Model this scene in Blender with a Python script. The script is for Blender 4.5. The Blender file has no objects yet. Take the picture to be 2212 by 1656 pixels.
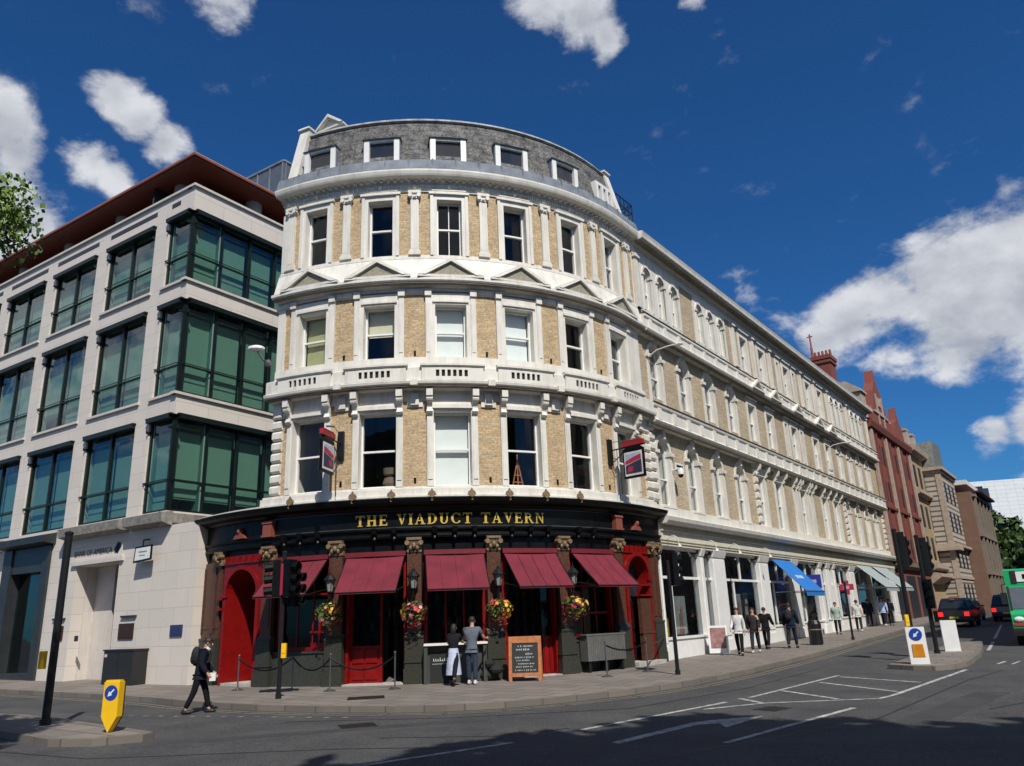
import bpy, math, random
from mathutils import Vector, Matrix
rad=math.radians
sc=bpy.context.scene
COL=sc.collection
# ---------------------------------------------------------------- camera
EYE=1.65
cam_d=bpy.data.cameras.new('camera'); cam=bpy.data.objects.new('camera',cam_d); COL.objects.link(cam)
cam_d.sensor_width=36; cam_d.lens=1683.0/2212*36; cam_d.clip_start=0.1; cam_d.clip_end=3000
_p,_r=rad(16.92),rad(2.2376)
_U=Vector((0,-math.sin(_p),math.cos(_p))); _X=Vector((1,0,0)); _F=Vector((0,math.cos(_p),math.sin(_p)))
_c,_s=math.cos(_r),math.sin(_r)
_right=_c*_X-_s*_U; _up=_s*_X+_c*_U
M=Matrix((_right,_up,-_F)).transposed().to_4x4(); M.translation=Vector((0,0,EYE)); cam.matrix_world=M
sc.camera=cam
sc.render.resolution_x=1024; sc.render.resolution_y=766
# ---------------------------------------------------------------- light
sc.view_settings.view_transform='Standard'; sc.view_settings.look='None'
sc.view_settings.exposure=0.0; sc.view_settings.gamma=1.0; sc.view_settings.use_curve_mapping=False
SUN_AZ, SUN_EL = 163.0, 49.0       # compass style azimuth, clockwise from +Y
sd=bpy.data.lights.new('sun','SUN'); sd.energy=4.9; sd.angle=rad(0.53); sd.color=(1.0,0.955,0.88)
sun=bpy.data.objects.new('sun',sd); COL.objects.link(sun)
_sv=Vector((math.sin(rad(SUN_AZ))*math.cos(rad(SUN_EL)),math.cos(rad(SUN_AZ))*math.cos(rad(SUN_EL)),math.sin(rad(SUN_EL))))
sun.rotation_euler=_sv.to_track_quat('Z','Y').to_euler(); sun.location=_sv*200
w=bpy.data.worlds.new('World'); sc.world=w; w.use_nodes=True
nt=w.node_tree; nt.nodes.clear(); N=nt.nodes.new; L=nt.links.new
def vmath(op,*a):
    n=N('ShaderNodeVectorMath'); n.operation=op
    for i,x in enumerate(a):
        if hasattr(x,'links'): L(x,n.inputs[i])
        else: n.inputs[i].default_value=x
    return n
def fmath(op,*a,clamp=False):
    n=N('ShaderNodeMath'); n.operation=op; n.use_clamp=clamp
    for i,x in enumerate(a):
        if hasattr(x,'links'): L(x,n.inputs[i])
        else: n.inputs[i].default_value=x
    return n.outputs[0]
sky=N('ShaderNodeTexSky'); sky.sky_type='NISHITA'; sky.sun_disc=False; sky.sun_elevation=rad(SUN_EL); sky.sun_rotation=rad(SUN_AZ)
sky.air_density=1.0; sky.dust_density=0.4; sky.ozone_density=2.5
tint=N('ShaderNodeMix'); tint.data_type='RGBA'; tint.blend_type='MULTIPLY'; tint.inputs[0].default_value=1
L(sky.outputs[0],tint.inputs[6]); tint.inputs[7].default_value=(0.205,0.60,1.03,1)
tc=N('ShaderNodeTexCoord'); D=tc.outputs['Generated']
n1=N('ShaderNodeTexNoise'); n1.inputs['Scale'].default_value=13.0; n1.inputs['Detail'].default_value=11; n1.inputs['Roughness'].default_value=0.60; n1.inputs['Distortion'].default_value=0.15
mp=N('ShaderNodeMapping'); mp.inputs['Scale'].default_value=(1,1,1.5); L(D,mp.inputs[0]); L(mp.outputs[0],n1.inputs['Vector'])
BL=[((.550,.745,.360),.075,1.0),((.515,.775,.352),.072,1.0),((.475,.80,.348),.068,1.0),((.435,.832,.335),.062,1.0),((.398,.857,.325),.05,1.0),((.372,.875,.305),.035,.85),((.50,.81,.30),.08,1.0),((.555,.775,.30),.088,1.0),((.445,.865,.275),.04,.8),
    ((-.53,.68,.505),.050,.95),((-.512,.705,.487),.032,.8),((-.418,.716,.560),.037,.95),((-.400,.735,.546),.036,.95),((-.382,.757,.53),.032,.9),((-.448,.740,.502),.036,.9),((-.432,.757,.491),.03,.85),((-.515,.745,.424),.05,1.0),((-.54,.735,.41),.045,.9),((-.49,.765,.415),.03,.7),
    ((.060,.728,.683),.050,.9),((.095,.742,.664),.045,.9),((.125,.753,.646),.030,.85),((-.3008,.685,.6634),.04,.8),((.2226,.71,.6674),.025,.75),
    ((.555,.812,.178),.040,.9),((.525,.832,.176),.030,.8),((.575,.802,.155),.04,.85),((.29,.878,.38),.04,.30),((.33,.885,.33),.035,.32),((.43,.895,.11),.035,.55),((.56,.82,.12),.03,.6),
    ((.2,-.8,.5),.45,.9),((-.6,-.5,.45),.35,.9),((.8,-.3,.4),.4,.9),((-.9,.2,.4),.3,.8)]
acc=None
for c,r_,a_ in BL:
    dd=vmath('DISTANCE',D,c)
    v=fmath('MULTIPLY',fmath('SUBTRACT',1.0,fmath('DIVIDE',dd.outputs['Value'],r_*1.35),clamp=True),a_)
    acc=v if acc is None else fmath('SMOOTH_MAX',acc,v,0.12)
# density = blob + noise
den=fmath('ADD',fmath('MULTIPLY',acc,0.95),fmath('MULTIPLY',fmath('SUBTRACT',n1.outputs[0],0.5),1.45))
mr=N('ShaderNodeMapRange'); mr.interpolation_type='SMOOTHSTEP'; mr.inputs['From Min'].default_value=0.22; mr.inputs['From Max'].default_value=0.60; L(den,mr.inputs['Value'])
gate=N('ShaderNodeMapRange'); gate.inputs['From Min'].default_value=0.02; gate.inputs['From Max'].default_value=0.22; L(acc,gate.inputs['Value'])
mask=fmath('MULTIPLY',mr.outputs[0],gate.outputs[0],clamp=True)
mask=fmath('MULTIPLY',mask,0.93)
# cloud tone: noise sampled a little higher tells the lit top from the grey belly
off=vmath('ADD',mp.outputs[0],(0.0,-0.02,0.05)); n2=N('ShaderNodeTexNoise'); n2.inputs['Scale'].default_value=13.0; n2.inputs['Detail'].default_value=7; n2.inputs['Roughness'].default_value=0.55; n2.inputs['Distortion'].default_value=0.15
L(off.outputs[0],n2.inputs['Vector'])
tone=fmath('ADD',fmath('MULTIPLY',fmath('SUBTRACT',n1.outputs[0],n2.outputs[0]),1.5),fmath('SUBTRACT',0.95,fmath('MULTIPLY',den,0.42)),clamp=True)
cr=N('ShaderNodeMix'); cr.data_type='RGBA'; L(tone,cr.inputs[0]); cr.inputs[6].default_value=(2.9,3.3,4.2,1); cr.inputs[7].default_value=(9.2,9.4,9.8,1)
mx=N('ShaderNodeMix'); mx.data_type='RGBA'; L(mask,mx.inputs[0]); L(tint.outputs[2],mx.inputs[6]); L(cr.outputs[2],mx.inputs[7])
bg=N('ShaderNodeBackground'); bg.inputs['Strength'].default_value=0.082; L(mx.outputs[2],bg.inputs[0])
wo=N('ShaderNodeOutputWorld'); L(bg.outputs[0],wo.inputs[0])

# ---------------------------------------------------------------- materials
MATS={}
def mat(name,col,rough=0.6,metal=0.0,var=0.12,scale=3.0,bump=0.0,bscale=20.0,spec=0.5,col2=None,emit=None,coord='Object',grime=0.0,alpha=None,speck=0.0):
    if name in MATS: return MATS[name]
    m=bpy.data.materials.new(name); m.use_nodes=True; t=m.node_tree; b=t.nodes['Principled BSDF']
    b.inputs['Roughness'].default_value=rough; b.inputs['Metallic'].default_value=metal; b.inputs['Specular IOR Level'].default_value=spec
    tc=t.nodes.new('ShaderNodeTexCoord'); ns=t.nodes.new('ShaderNodeTexNoise'); ns.inputs['Scale'].default_value=scale; ns.inputs['Detail'].default_value=6; ns.inputs['Roughness'].default_value=.65
    t.links.new(tc.outputs[coord],ns.inputs['Vector'])
    ra=t.nodes.new('ShaderNodeMapRange'); ra.inputs['From Min'].default_value=.3; ra.inputs['From Max'].default_value=.7
    t.links.new(ns.outputs[0],ra.inputs[0])
    mi=t.nodes.new('ShaderNodeMix'); mi.data_type='RGBA'
    c2=col2 if col2 else tuple(max(0,c*(1-2*var)) for c in col)
    c1=col if col2 else tuple(min(1,c*(1+var*.6)) for c in col)
    mi.inputs[6].default_value=(*c2,1); mi.inputs[7].default_value=(*c1,1); t.links.new(ra.outputs[0],mi.inputs[0])
    last=mi.outputs[2]
    if speck>0:
        n4=t.nodes.new('ShaderNodeTexNoise'); n4.inputs['Scale'].default_value=26; n4.inputs['Detail'].default_value=2; t.links.new(tc.outputs[coord],n4.inputs['Vector'])
        r4=t.nodes.new('ShaderNodeMapRange'); r4.inputs['From Min'].default_value=.3; r4.inputs['From Max'].default_value=.7; r4.inputs['To Min'].default_value=1-speck; r4.inputs['To Max'].default_value=1+speck; t.links.new(n4.outputs[0],r4.inputs[0])
        m4=t.nodes.new('ShaderNodeMix'); m4.data_type='RGBA'; m4.blend_type='MULTIPLY'; m4.inputs[0].default_value=1; t.links.new(last,m4.inputs[6]); t.links.new(r4.outputs[0],m4.inputs[7]); last=m4.outputs[2]
    if grime>0:  # long soft vertical rain stains
        mpn=t.nodes.new('ShaderNodeMapping'); mpn.inputs['Scale'].default_value=(2.2,2.2,.35); t.links.new(tc.outputs[coord],mpn.inputs[0])
        g=t.nodes.new('ShaderNodeTexNoise'); g.inputs['Scale'].default_value=1.6; g.inputs['Detail'].default_value=8; g.inputs['Roughness'].default_value=.75; t.links.new(mpn.outputs[0],g.inputs['Vector'])
        gr=t.nodes.new('ShaderNodeMapRange'); gr.inputs['From Min'].default_value=.47; gr.inputs['From Max'].default_value=.74; gr.inputs['To Max'].default_value=grime; t.links.new(g.outputs[0],gr.inputs[0])
        m2=t.nodes.new('ShaderNodeMix'); m2.data_type='RGBA'; t.links.new(gr.outputs[0],m2.inputs[0]); t.links.new(last,m2.inputs[6]); m2.inputs[7].default_value=(col[0]*.45,col[1]*.42,col[2]*.36,1); last=m2.outputs[2]
    t.links.new(last,b.inputs['Base Color'])
    if bump>0:
        bn=t.nodes.new('ShaderNodeTexNoise'); bn.inputs['Scale'].default_value=bscale; bn.inputs['Detail'].default_value=4; t.links.new(tc.outputs[coord],bn.inputs['Vector'])
        bu=t.nodes.new('ShaderNodeBump'); bu.inputs['Strength'].default_value=bump; bu.inputs['Distance'].default_value=.02; t.links.new(bn.outputs[0],bu.inputs['Height']); t.links.new(bu.outputs[0],b.inputs['Normal'])
    if emit: b.inputs['Emission Color'].default_value=(*emit[0],1); b.inputs['Emission Strength'].default_value=emit[1]
    MATS[name]=m; return m
def bricks(name,c1,c2,mortar,bw=.225,bh=.075,ms=.012,rough=.85,bias=0.0,nvar=.5,offset=.5,dirt=None,dsc=.9,fine=0.0):
    m=bpy.data.materials.new(name); m.use_nodes=True; t=m.node_tree; b=t.nodes['Principled BSDF']; b.inputs['Roughness'].default_value=rough
    uv=t.nodes.new('ShaderNodeTexCoord'); br=t.nodes.new('ShaderNodeTexBrick'); t.links.new(uv.outputs['UV'],br.inputs['Vector'])
    br.offset=offset; br.inputs['Color1'].default_value=(*c1,1); br.inputs['Color2'].default_value=(*c2,1); br.inputs['Mortar'].default_value=(*mortar,1)
    br.inputs['Scale'].default_value=1; br.inputs['Brick Width'].default_value=bw; br.inputs['Row Height'].default_value=bh; br.inputs['Mortar Size'].default_value=ms; br.inputs['Bias'].default_value=bias
    ns=t.nodes.new('ShaderNodeTexNoise'); ns.inputs['Scale'].default_value=dsc; ns.inputs['Detail'].default_value=9; ns.inputs['Roughness'].default_value=.7; t.links.new(uv.outputs['UV'],ns.inputs['Vector'])
    r=t.nodes.new('ShaderNodeMapRange'); r.inputs['From Min'].default_value=.35; r.inputs['From Max'].default_value=.75; r.inputs['To Max'].default_value=nvar; t.links.new(ns.outputs[0],r.inputs[0])
    mi=t.nodes.new('ShaderNodeMix'); mi.data_type='RGBA'; t.links.new(r.outputs[0],mi.inputs[0]); t.links.new(br.outputs[0],mi.inputs[6])
    d=dirt or tuple(c*.45 for c in c1); mi.inputs[7].default_value=(*d,1); last=mi.outputs[2]
    if fine>0:   # single dark or pale units scattered over the face
        n3=t.nodes.new('ShaderNodeTexNoise'); n3.inputs['Scale'].default_value=14; n3.inputs['Detail'].default_value=3; t.links.new(uv.outputs['UV'],n3.inputs['Vector'])
        r3=t.nodes.new('ShaderNodeMapRange'); r3.inputs['From Min'].default_value=.36; r3.inputs['From Max'].default_value=.64; r3.inputs['To Min'].default_value=1-fine; r3.inputs['To Max'].default_value=1+fine*.6; t.links.new(n3.outputs[0],r3.inputs[0])
        m3=t.nodes.new('ShaderNodeMix'); m3.data_type='RGBA'; m3.blend_type='MULTIPLY'; m3.inputs[0].default_value=1; t.links.new(last,m3.inputs[6]); t.links.new(r3.outputs[0],m3.inputs[7]); last=m3.outputs[2]
    t.links.new(last,b.inputs['Base Color'])
    bu=t.nodes.new('ShaderNodeBump'); bu.inputs['Strength'].default_value=.5; bu.inputs['Distance'].default_value=.01; bu.invert=True; t.links.new(br.outputs['Fac'],bu.inputs['Height']); t.links.new(bu.outputs[0],b.inputs['Normal'])
    MATS[name]=m; return m
def glass(name,tintc,refl=.06,rough=.02):
    m=bpy.data.materials.new(name); m.use_nodes=True; t=m.node_tree; t.nodes.clear()
    o=t.nodes.new('ShaderNodeOutputMaterial'); tr=t.nodes.new('ShaderNodeBsdfTransparent'); tr.inputs[0].default_value=(*tintc,1)
    gl=t.nodes.new('ShaderNodeBsdfGlossy'); gl.inputs['Roughness'].default_value=rough; gl.inputs[0].default_value=(.95,.97,1,1)
    fr=t.nodes.new('ShaderNodeLayerWeight'); fr.inputs[0].default_value=.5; pw=t.nodes.new('ShaderNodeMath'); pw.operation='POWER'; pw.inputs[1].default_value=4.5; t.links.new(fr.outputs['Facing'],pw.inputs[0])
    ad=t.nodes.new('ShaderNodeMath'); ad.operation='ADD'; ad.use_clamp=True; ad.inputs[1].default_value=refl; t.links.new(pw.outputs[0],ad.inputs[0])
    tc=t.nodes.new('ShaderNodeTexCoord'); ns=t.nodes.new('ShaderNodeTexNoise'); ns.inputs['Scale'].default_value=.9; t.links.new(tc.outputs['Object'],ns.inputs['Vector'])
    bu=t.nodes.new('ShaderNodeBump'); bu.inputs['Strength'].default_value=.12; bu.inputs['Distance'].default_value=.05; t.links.new(ns.outputs[0],bu.inputs['Height']); t.links.new(bu.outputs[0],gl.inputs['Normal'])
    mx=t.nodes.new('ShaderNodeMixShader'); t.links.new(ad.outputs[0],mx.inputs[0]); t.links.new(tr.outputs[0],mx.inputs[1]); t.links.new(gl.outputs[0],mx.inputs[2]); t.links.new(mx.outputs[0],o.inputs[0])
    MATS[name]=m; return m
WHITE=mat('painted_stucco',(.72,.692,.625),.55,var=.05,scale=1.2,grime=.55,bump=.15,bscale=6)
WHITE2=mat('painted_moulding',(.73,.70,.635),.5,var=.05,scale=1.5,grime=.4,bump=.1,bscale=9)
SASH=mat('sash_paint',(.78,.77,.74),.35,var=.04)
BEIGE=mat('tympanum_stone',(.36,.33,.25),.8,var=.2,scale=12,bump=.5)
BRICK=bricks('london_stock_brick',(.66,.485,.28),(.47,.33,.18),(.50,.40,.26),dirt=(.20,.14,.085),nvar=.55,dsc=2.2,fine=.26)
BRICK2=bricks('london_stock_brick_pale',(.64,.52,.35),(.46,.355,.225),(.46,.39,.29),dirt=(.24,.18,.12),nvar=.6,fine=.3,dsc=.5)
LEAD=mat('lead_sheet',(.20,.225,.26),.75,metal=.0,var=.2,scale=2,spec=.3)
SLATE=bricks('roof_slates',(.082,.080,.082),(.024,.024,.027),(.004,.004,.004),bw=.40,bh=.24,ms=.035,rough=.8,dirt=(.27,.26,.24),nvar=.9,dsc=2.6,fine=.55)
BLACKP=mat('black_gloss_paint',(.005,.006,.007),.38,var=.3,scale=4,spec=.22)
REDP=mat('red_gloss_paint',(.21,.006,.006),.36,var=.14,scale=5,spec=.3)
GRAN=mat('polished_dark_granite',(.018,.020,.017),.4,col2=(.055,.054,.040),scale=28,spec=.35)
PGRAN=mat('brown_granite',(.125,.050,.028),.45,col2=(.045,.020,.014),scale=14,spec=.35)
GREYG=mat('grey_granite',(.05,.053,.045),.5,col2=(.024,.027,.023),scale=16,spec=.35)
GILT=mat('gilt_stone_carving',(.27,.19,.10),.6,col2=(.10,.06,.035),scale=26,bump=.6,bscale=30)
GOLD=mat('gold_leaf_letters',(.72,.50,.10),.42,metal=.35,var=.1)
MAROON=mat('maroon_awning_canvas',(.165,.013,.028),.88,var=.16,scale=1.6,bump=.6,bscale=3.5)
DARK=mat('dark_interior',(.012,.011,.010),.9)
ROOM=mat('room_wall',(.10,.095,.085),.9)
BLINDW=mat('white_blind',(.82,.84,.83),.8,var=.03)
BLINDC=mat('cream_blind',(.66,.60,.44),.8,var=.05)
BLINDG=mat('olive_blind',(.40,.40,.20),.8,var=.08)
GLASS=glass('clear_window_glass',(.95,.965,.96),.02)
GLASSG=glass('green_tinted_glass',(.69,.80,.765),.05)
GLASSD=glass('smoked_glass',(.72,.75,.76),.02)
STONE=bricks('portland_limestone',(.66,.60,.54),(.615,.56,.50),(.44,.40,.36),bw=1.4,bh=.62,ms=.008,rough=.75,nvar=.25,dirt=(.45,.41,.36),dsc=.7)
STONEP=mat('smooth_limestone',(.60,.55,.50),.7,var=.06,scale=1.6,grime=.3)
STONEW=mat('weathered_stone_ledge',(.30,.28,.25),.85,var=.25,scale=6,grime=.6)
FRAMEG=mat('dark_green_metal',(.012,.022,.020),.4,metal=.4)
DKMETAL=mat('charcoal_metal_portal',(.055,.06,.065),.4,metal=.5,var=.15,scale=2)
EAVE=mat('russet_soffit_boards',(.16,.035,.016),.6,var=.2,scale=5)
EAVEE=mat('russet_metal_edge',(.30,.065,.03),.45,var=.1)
BBLIND=mat('pale_green_blind',(.42,.52,.46),.8,var=.04)
TBLIND=mat('teal_room_back',(.16,.26,.24),.8,var=.1,scale=1)
STEEL=mat('grey_steel',(.22,.23,.24),.35,metal=.8)
POLEB=mat('black_pole_paint',(.010,.011,.012),.4,spec=.4)
YEL=mat('yellow_plastic',(.85,.50,.012),.4,var=.05)
WPL=mat('white_plastic',(.74,.74,.72),.4,var=.05)
BLUE=mat('blue_sign_face',(.010,.05,.32),.4,var=.03)
AMB=mat('amber_panel',(.62,.24,.012),.4)
REDB=bricks('red_brick',(.27,.05,.032),(.18,.034,.022),(.16,.08,.06),dirt=(.12,.03,.025),nvar=.4)
SOFF=mat('shade_toned_soffit',(.20,.175,.14),.9,var=.2,scale=3)  # dark tone that puts the shade under ledges into the colour
TERRA=mat('terracotta_stone',(.42,.34,.27),.8,var=.15,scale=3)
BEIGEB=bricks('buff_stone',(.40,.29,.17),(.34,.25,.15),(.25,.18,.11),bw=.6,bh=.3,nvar=.35)
RUST=bricks('rusticated_stone',(.46,.41,.35),(.42,.375,.32),(.10,.085,.07),bw=40,bh=.50,ms=.09,nvar=.4,offset=.5)
BROWNB=mat('brown_brick_plain',(.19,.11,.075),.85,var=.1,scale=2)
ASPH=mat('asphalt',(.073,.071,.069),.85,col2=(.036,.036,.038),scale=.7,bump=.8,bscale=45,speck=.45)
PAVE=bricks('paving_slabs',(.235,.20,.17),(.175,.15,.13),(.07,.062,.055),bw=.9,bh=.6,ms=.02,rough=.85,nvar=.5,dirt=(.10,.088,.078),dsc=.35)
KERB=bricks('granite_kerb',(.185,.162,.135),(.14,.122,.105),(.09,.08,.07),bw=.9,bh=3,ms=.02,nvar=.35)
PAINTW=mat('worn_road_paint',(.58,.58,.55),.7,col2=(.10,.10,.098),scale=6)
LEAF=mat('leaf_green',(.075,.13,.022),.5,col2=(.025,.055,.010),scale=.8)
LEAFD=mat('dark_leaf_green',(.045,.085,.018),.5,col2=(.016,.036,.008),scale=.5)
BARK=mat('bark',(.10,.08,.06),.9,var=.3,scale=8)
WOODO=mat('orange_wood',(.45,.16,.05),.5,var=.2,scale=9)
CHALK=mat('chalkboard',(.012,.014,.014),.6)
CHALKW=mat('chalk_marks',(.55,.57,.56),.9)
BUSG=mat('bus_green_paint',(.02,.36,.13),.28,var=.05)
RUBBER=mat('black_rubber',(.012,.012,.012),.8)
SKIN=mat('skin',(.50,.27,.18),.55,var=.05)
HAIRD=mat('dark_hair',(.012,.009,.007),.6)
# ---------------------------------------------------------------- helpers
def gz(y): return 0.014*(min(y,75.0)-24.0)
ROAD=-0.12
ORG=Vector((0,0,0))
def tag(o,label=None,cat=None,group=None,kind=None):
    if label: o['label']=label
    if cat: o['category']=cat
    if group: o['group']=group
    if kind: o['kind']=kind
    return o
def thing(name,label,cat,loc=(0,0,0),rz=0.0,group=None,setorg=False):
    global ORG
    o=bpy.data.objects.new(name,None); COL.objects.link(o); o.location=loc; o.rotation_euler=(0,0,rz); o.empty_display_size=.2
    tag(o,label,cat,group)
    ORG=Vector(loc) if setorg else Vector((0,0,0))
    return o
class Line:
    curved=False
    def __init__(s,x,y,az): s.p=Vector((x,y,0)); s.d=Vector((math.sin(rad(az)),math.cos(rad(az)),0)); s.n=Vector((s.d.y,-s.d.x,0)); s.az=az
    def at(s,u,d,z): q=s.p+s.d*u+s.n*d; return Vector((q.x,q.y,z))
    def az_at(s,u): return s.az
class Tav:
    curved=True
    c=Vector((-3.596,33.786,0)); R=9.673; th=rad(53.9); st=9.673*rad(53.9)
    def at(s,u,d,z):
        if u<=s.st:
            a=u/s.R; return Vector((s.c.x+(s.R+d)*math.sin(a),s.c.y-(s.R+d)*math.cos(a),z))
        q=s.c+Vector((math.sin(s.th),-math.cos(s.th),0))*(s.R+d)+Vector((math.cos(s.th),math.sin(s.th),0))*(u-s.st)
        return Vector((q.x,q.y,z))
    def az_at(s,u): return 90-math.degrees(min(u/s.R,s.th))
class Loc:   # plain local axes: u=x, d=-y (front faces -y)
    curved=False
    def at(s,u,d,z): return Vector((u,-d,z))
TV=Tav(); LC=Loc()
def S(deg): return TV.R*rad(deg)
AUTO_SPLIT={'quoins','lens','side_windows','dark_glazing','floor_bands','feet','shopfront_joinery','white_trim','second_floor_surrounds','first_floor_surrounds','third_floor_surrounds','blind','cornices','bar_shelves','route_display','eye','ear','window','concrete_bands','brick_bands','balcony_bands','cornice_bands','red_sill_rails','window_display','headlight','mirrors','dormer','entrance_recess','floors','rooms','seams','roof_canopy','bus_display','metal_portal','straps','shoes','terrace_glazing','string_ledges','fascia_beads','pots','vent_pipes','bumper','windows','backing_board'}
class MB:
    def __init__(s): s.v=[];s.f=[];s.uv=[];s.m=[]; s.sm=[]; s.br=[]; s.whole=False
    def nxt(s):
        """what follows is another piece: it becomes an object of its own"""
        if s.f and (not s.br or s.br[-1]!=len(s.f)): s.br.append(len(s.f))
        return s
    def face(s,pts,uvs=None,m=0,smooth=False):
        i=len(s.v); s.v+= [tuple(p) for p in pts]; s.f.append(tuple(range(i,i+len(pts)))); s.m.append(m); s.sm.append(smooth)
        s.uv+= list(uvs) if uvs else [(p[0],p[1]) for p in pts]
    def hexa(s,P,UV,m=0):
        # P: 0..3 back (s0z0,s1z0,s1z1,s0z1)  4..7 front
        for q in ((4,5,6,7),(1,0,3,2),(0,4,7,3),(5,1,2,6),(7,6,2,3),(0,1,5,4)):
            s.face([P[k] for k in q],[UV(k,q) for k in q],m)
    def bx(s,path,u0,u1,d0,d1,z0,z1,m=0,step=.5,z0b=None,z1b=None):
        """box along a path; z0b/z1b: other heights at the u1 end"""
        if u1<u0:u0,u1=u1,u0
        n=max(1,int(math.ceil((u1-u0)/step))) if path.curved else 1
        z0b=z0 if z0b is None else z0b; z1b=z1 if z1b is None else z1b
        for k in range(n):
            a=u0+(u1-u0)*k/n; b=u0+(u1-u0)*(k+1)/n
            fa,fb=k/n,(k+1)/n
            za0=z0+(z0b-z0)*fa; zb0=z0+(z0b-z0)*fb; za1=z1+(z1b-z1)*fa; zb1=z1+(z1b-z1)*fb
            T=[(a,d0,za0),(b,d0,zb0),(b,d0,zb1),(a,d0,za1),(a,d1,za0),(b,d1,zb0),(b,d1,zb1),(a,d1,za1)]
            P=[path.at(*t) for t in T]
            def fc(q,kind):
                if kind=='f': uv=[(T[i][0],T[i][2]) for i in q]
                elif kind=='e': uv=[(T[i][1],T[i][2]) for i in q]
                else: uv=[(T[i][0],T[i][1]) for i in q]
                s.face([P[i] for i in q],uv,m)
            fc((4,5,6,7),'f'); fc((1,0,3,2),'f'); fc((7,6,2,3),'t'); fc((0,1,5,4),'t')
            if k==0: fc((0,4,7,3),'e')
            if k==n-1: fc((5,1,2,6),'e')
        return s
    def prof(s,path,u0,u1,pr,m=0,step=.45,caps=True,mit0=0,mit1=0):
        """sweep a closed (d,z) outline (counter-clockwise seen from the u1 end) along the path; mit: extra u per unit d at the ends"""
        n=max(1,int(math.ceil((u1-u0)/step))) if path.curved else 1
        rings=[]; us=[]
        for k in range(n+1):
            u=u0+(u1-u0)*k/n
            rings.append([path.at(u+(mit0*d if k==0 else 0)+(mit1*d if k==n else 0),d,z) for d,z in pr]); us.append(u)
        ln=[0]
        for i in range(len(pr)): a,b=pr[i],pr[(i+1)%len(pr)]; ln.append(ln[-1]+math.hypot(a[0]-b[0],a[1]-b[1]))
        for k in range(n):
            for i in range(len(pr)):
                j=(i+1)%len(pr)
                s.face([rings[k][i],rings[k+1][i],rings[k+1][j],rings[k][j]],[(us[k],ln[i]),(us[k+1],ln[i]),(us[k+1],ln[i+1]),(us[k],ln[i+1])],m)
        if caps:
            s.face(list(reversed(rings[0])),[(p[0],p[1]) for p in reversed(pr)],m); s.face(rings[-1],list(pr),m)
        return s
    def arch(s,path,u0,u1,zs,zt,d0,d1,m=0,n=10):
        """fills between a semicircular arch springing at zs and a flat top zt"""
        r=(u1-u0)/2; c=(u0+u1)/2
        for k in range(n):
            a=c-r*math.cos(math.pi*k/n); b=c-r*math.cos(math.pi*(k+1)/n)
            za=zs+r*math.sin(math.pi*k/n); zb=zs+r*math.sin(math.pi*(k+1)/n)
            s.bx(path,a,b,d0,d1,za,zt,m,step=9,z0b=zb,z1b=zt)
        return s
    def archband(s,path,uc,r,w,zs,d0,d1,m=0,n=12,a0=0,a1=math.pi):
        for k in range(n):
            p,q=a0+(a1-a0)*k/n,a0+(a1-a0)*(k+1)/n
            pts=[(uc-r*math.cos(p),zs+r*math.sin(p)),(uc-r*math.cos(q),zs+r*math.sin(q)),(uc-(r+w)*math.cos(q),zs+(r+w)*math.sin(q)),(uc-(r+w)*math.cos(p),zs+(r+w)*math.sin(p))]
            s.poly(path,pts,d0,d1,m)
        return s
    def disc(s,path,uc,zc,r,d,m=0,n=16,squash=1):
        s.poly(path,[(uc+r*math.cos(2*math.pi*k/n),zc+squash*r*math.sin(2*math.pi*k/n)) for k in range(n)],d-.01,d,m); return s
    def poly(s,path,pts,d0,d1,m=0):
        """extrude a polygon in (u,z) from d0 to d1 (front)"""
        ar=sum(pts[i][0]*pts[(i+1)%len(pts)][1]-pts[(i+1)%len(pts)][0]*pts[i][1] for i in range(len(pts)))
        if ar<0: pts=list(reversed(pts))
        F=[path.at(u,d1,z) for u,z in pts]; B=[path.at(u,d0,z) for u,z in pts]
        s.face(F,pts,m); s.face(list(reversed(B)),list(reversed(pts)),m)
        for i in range(len(pts)):
            j=(i+1)%len(pts); s.face([F[i],B[i],B[j],F[j]],[(0,pts[i][1]),(abs(d1-d0),pts[i][1]),(abs(d1-d0),pts[j][1]),(0,pts[j][1])],m)
        return s
    def wall(s,path,u0,u1,z0,z1,d0,d1,holes=(),m=0,step=.5):
        """holes: (ua,ub,za,zb) or (ua,ub,za,zspring,'arch')"""
        us=sorted(set([u0,u1]+[x for h in holes for x in h[:2] if u0<x<u1]))
        for a,b in zip(us,us[1:]):
            mid=(a+b)/2; hs=sorted([h for h in holes if h[0]<mid<h[1]],key=lambda h:h[2]); z=z0
            for h in hs:
                if h[2]>z+1e-4: s.bx(path,a,b,d0,d1,z,h[2],m,step)
                z=h[3]+((h[1]-h[0])/2 if len(h)>4 else 0)
            if z1>z+1e-4: s.bx(path,a,b,d0,d1,z,z1,m,step)
        for h in holes:
            if len(h)>4: s.arch(path,h[0],h[1],h[3],h[3]+(h[1]-h[0])/2,d0,d1,m)
        return s
    def cyl(s,p0,p1,r0,r1=None,n=10,m=0,caps=True,smooth=True):
        r1=r0 if r1 is None else r1; p0=Vector(p0);p1=Vector(p1); ax=(p1-p0)
        if ax.length<1e-6: return s
        ax=ax.normalized(); a=ax.orthogonal().normalized(); b=ax.cross(a)
        A=[p0+(a*math.cos(2*math.pi*k/n)+b*math.sin(2*math.pi*k/n))*r0 for k in range(n)]
        B=[p1+(a*math.cos(2*math.pi*k/n)+b*math.sin(2*math.pi*k/n))*r1 for k in range(n)]
        for k in range(n): j=(k+1)%n; s.face([A[k],A[j],B[j],B[k]],None,m,smooth)
        if caps:
            s.face(list(reversed(A)),None,m); s.face(B,None,m)
        return s
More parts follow.
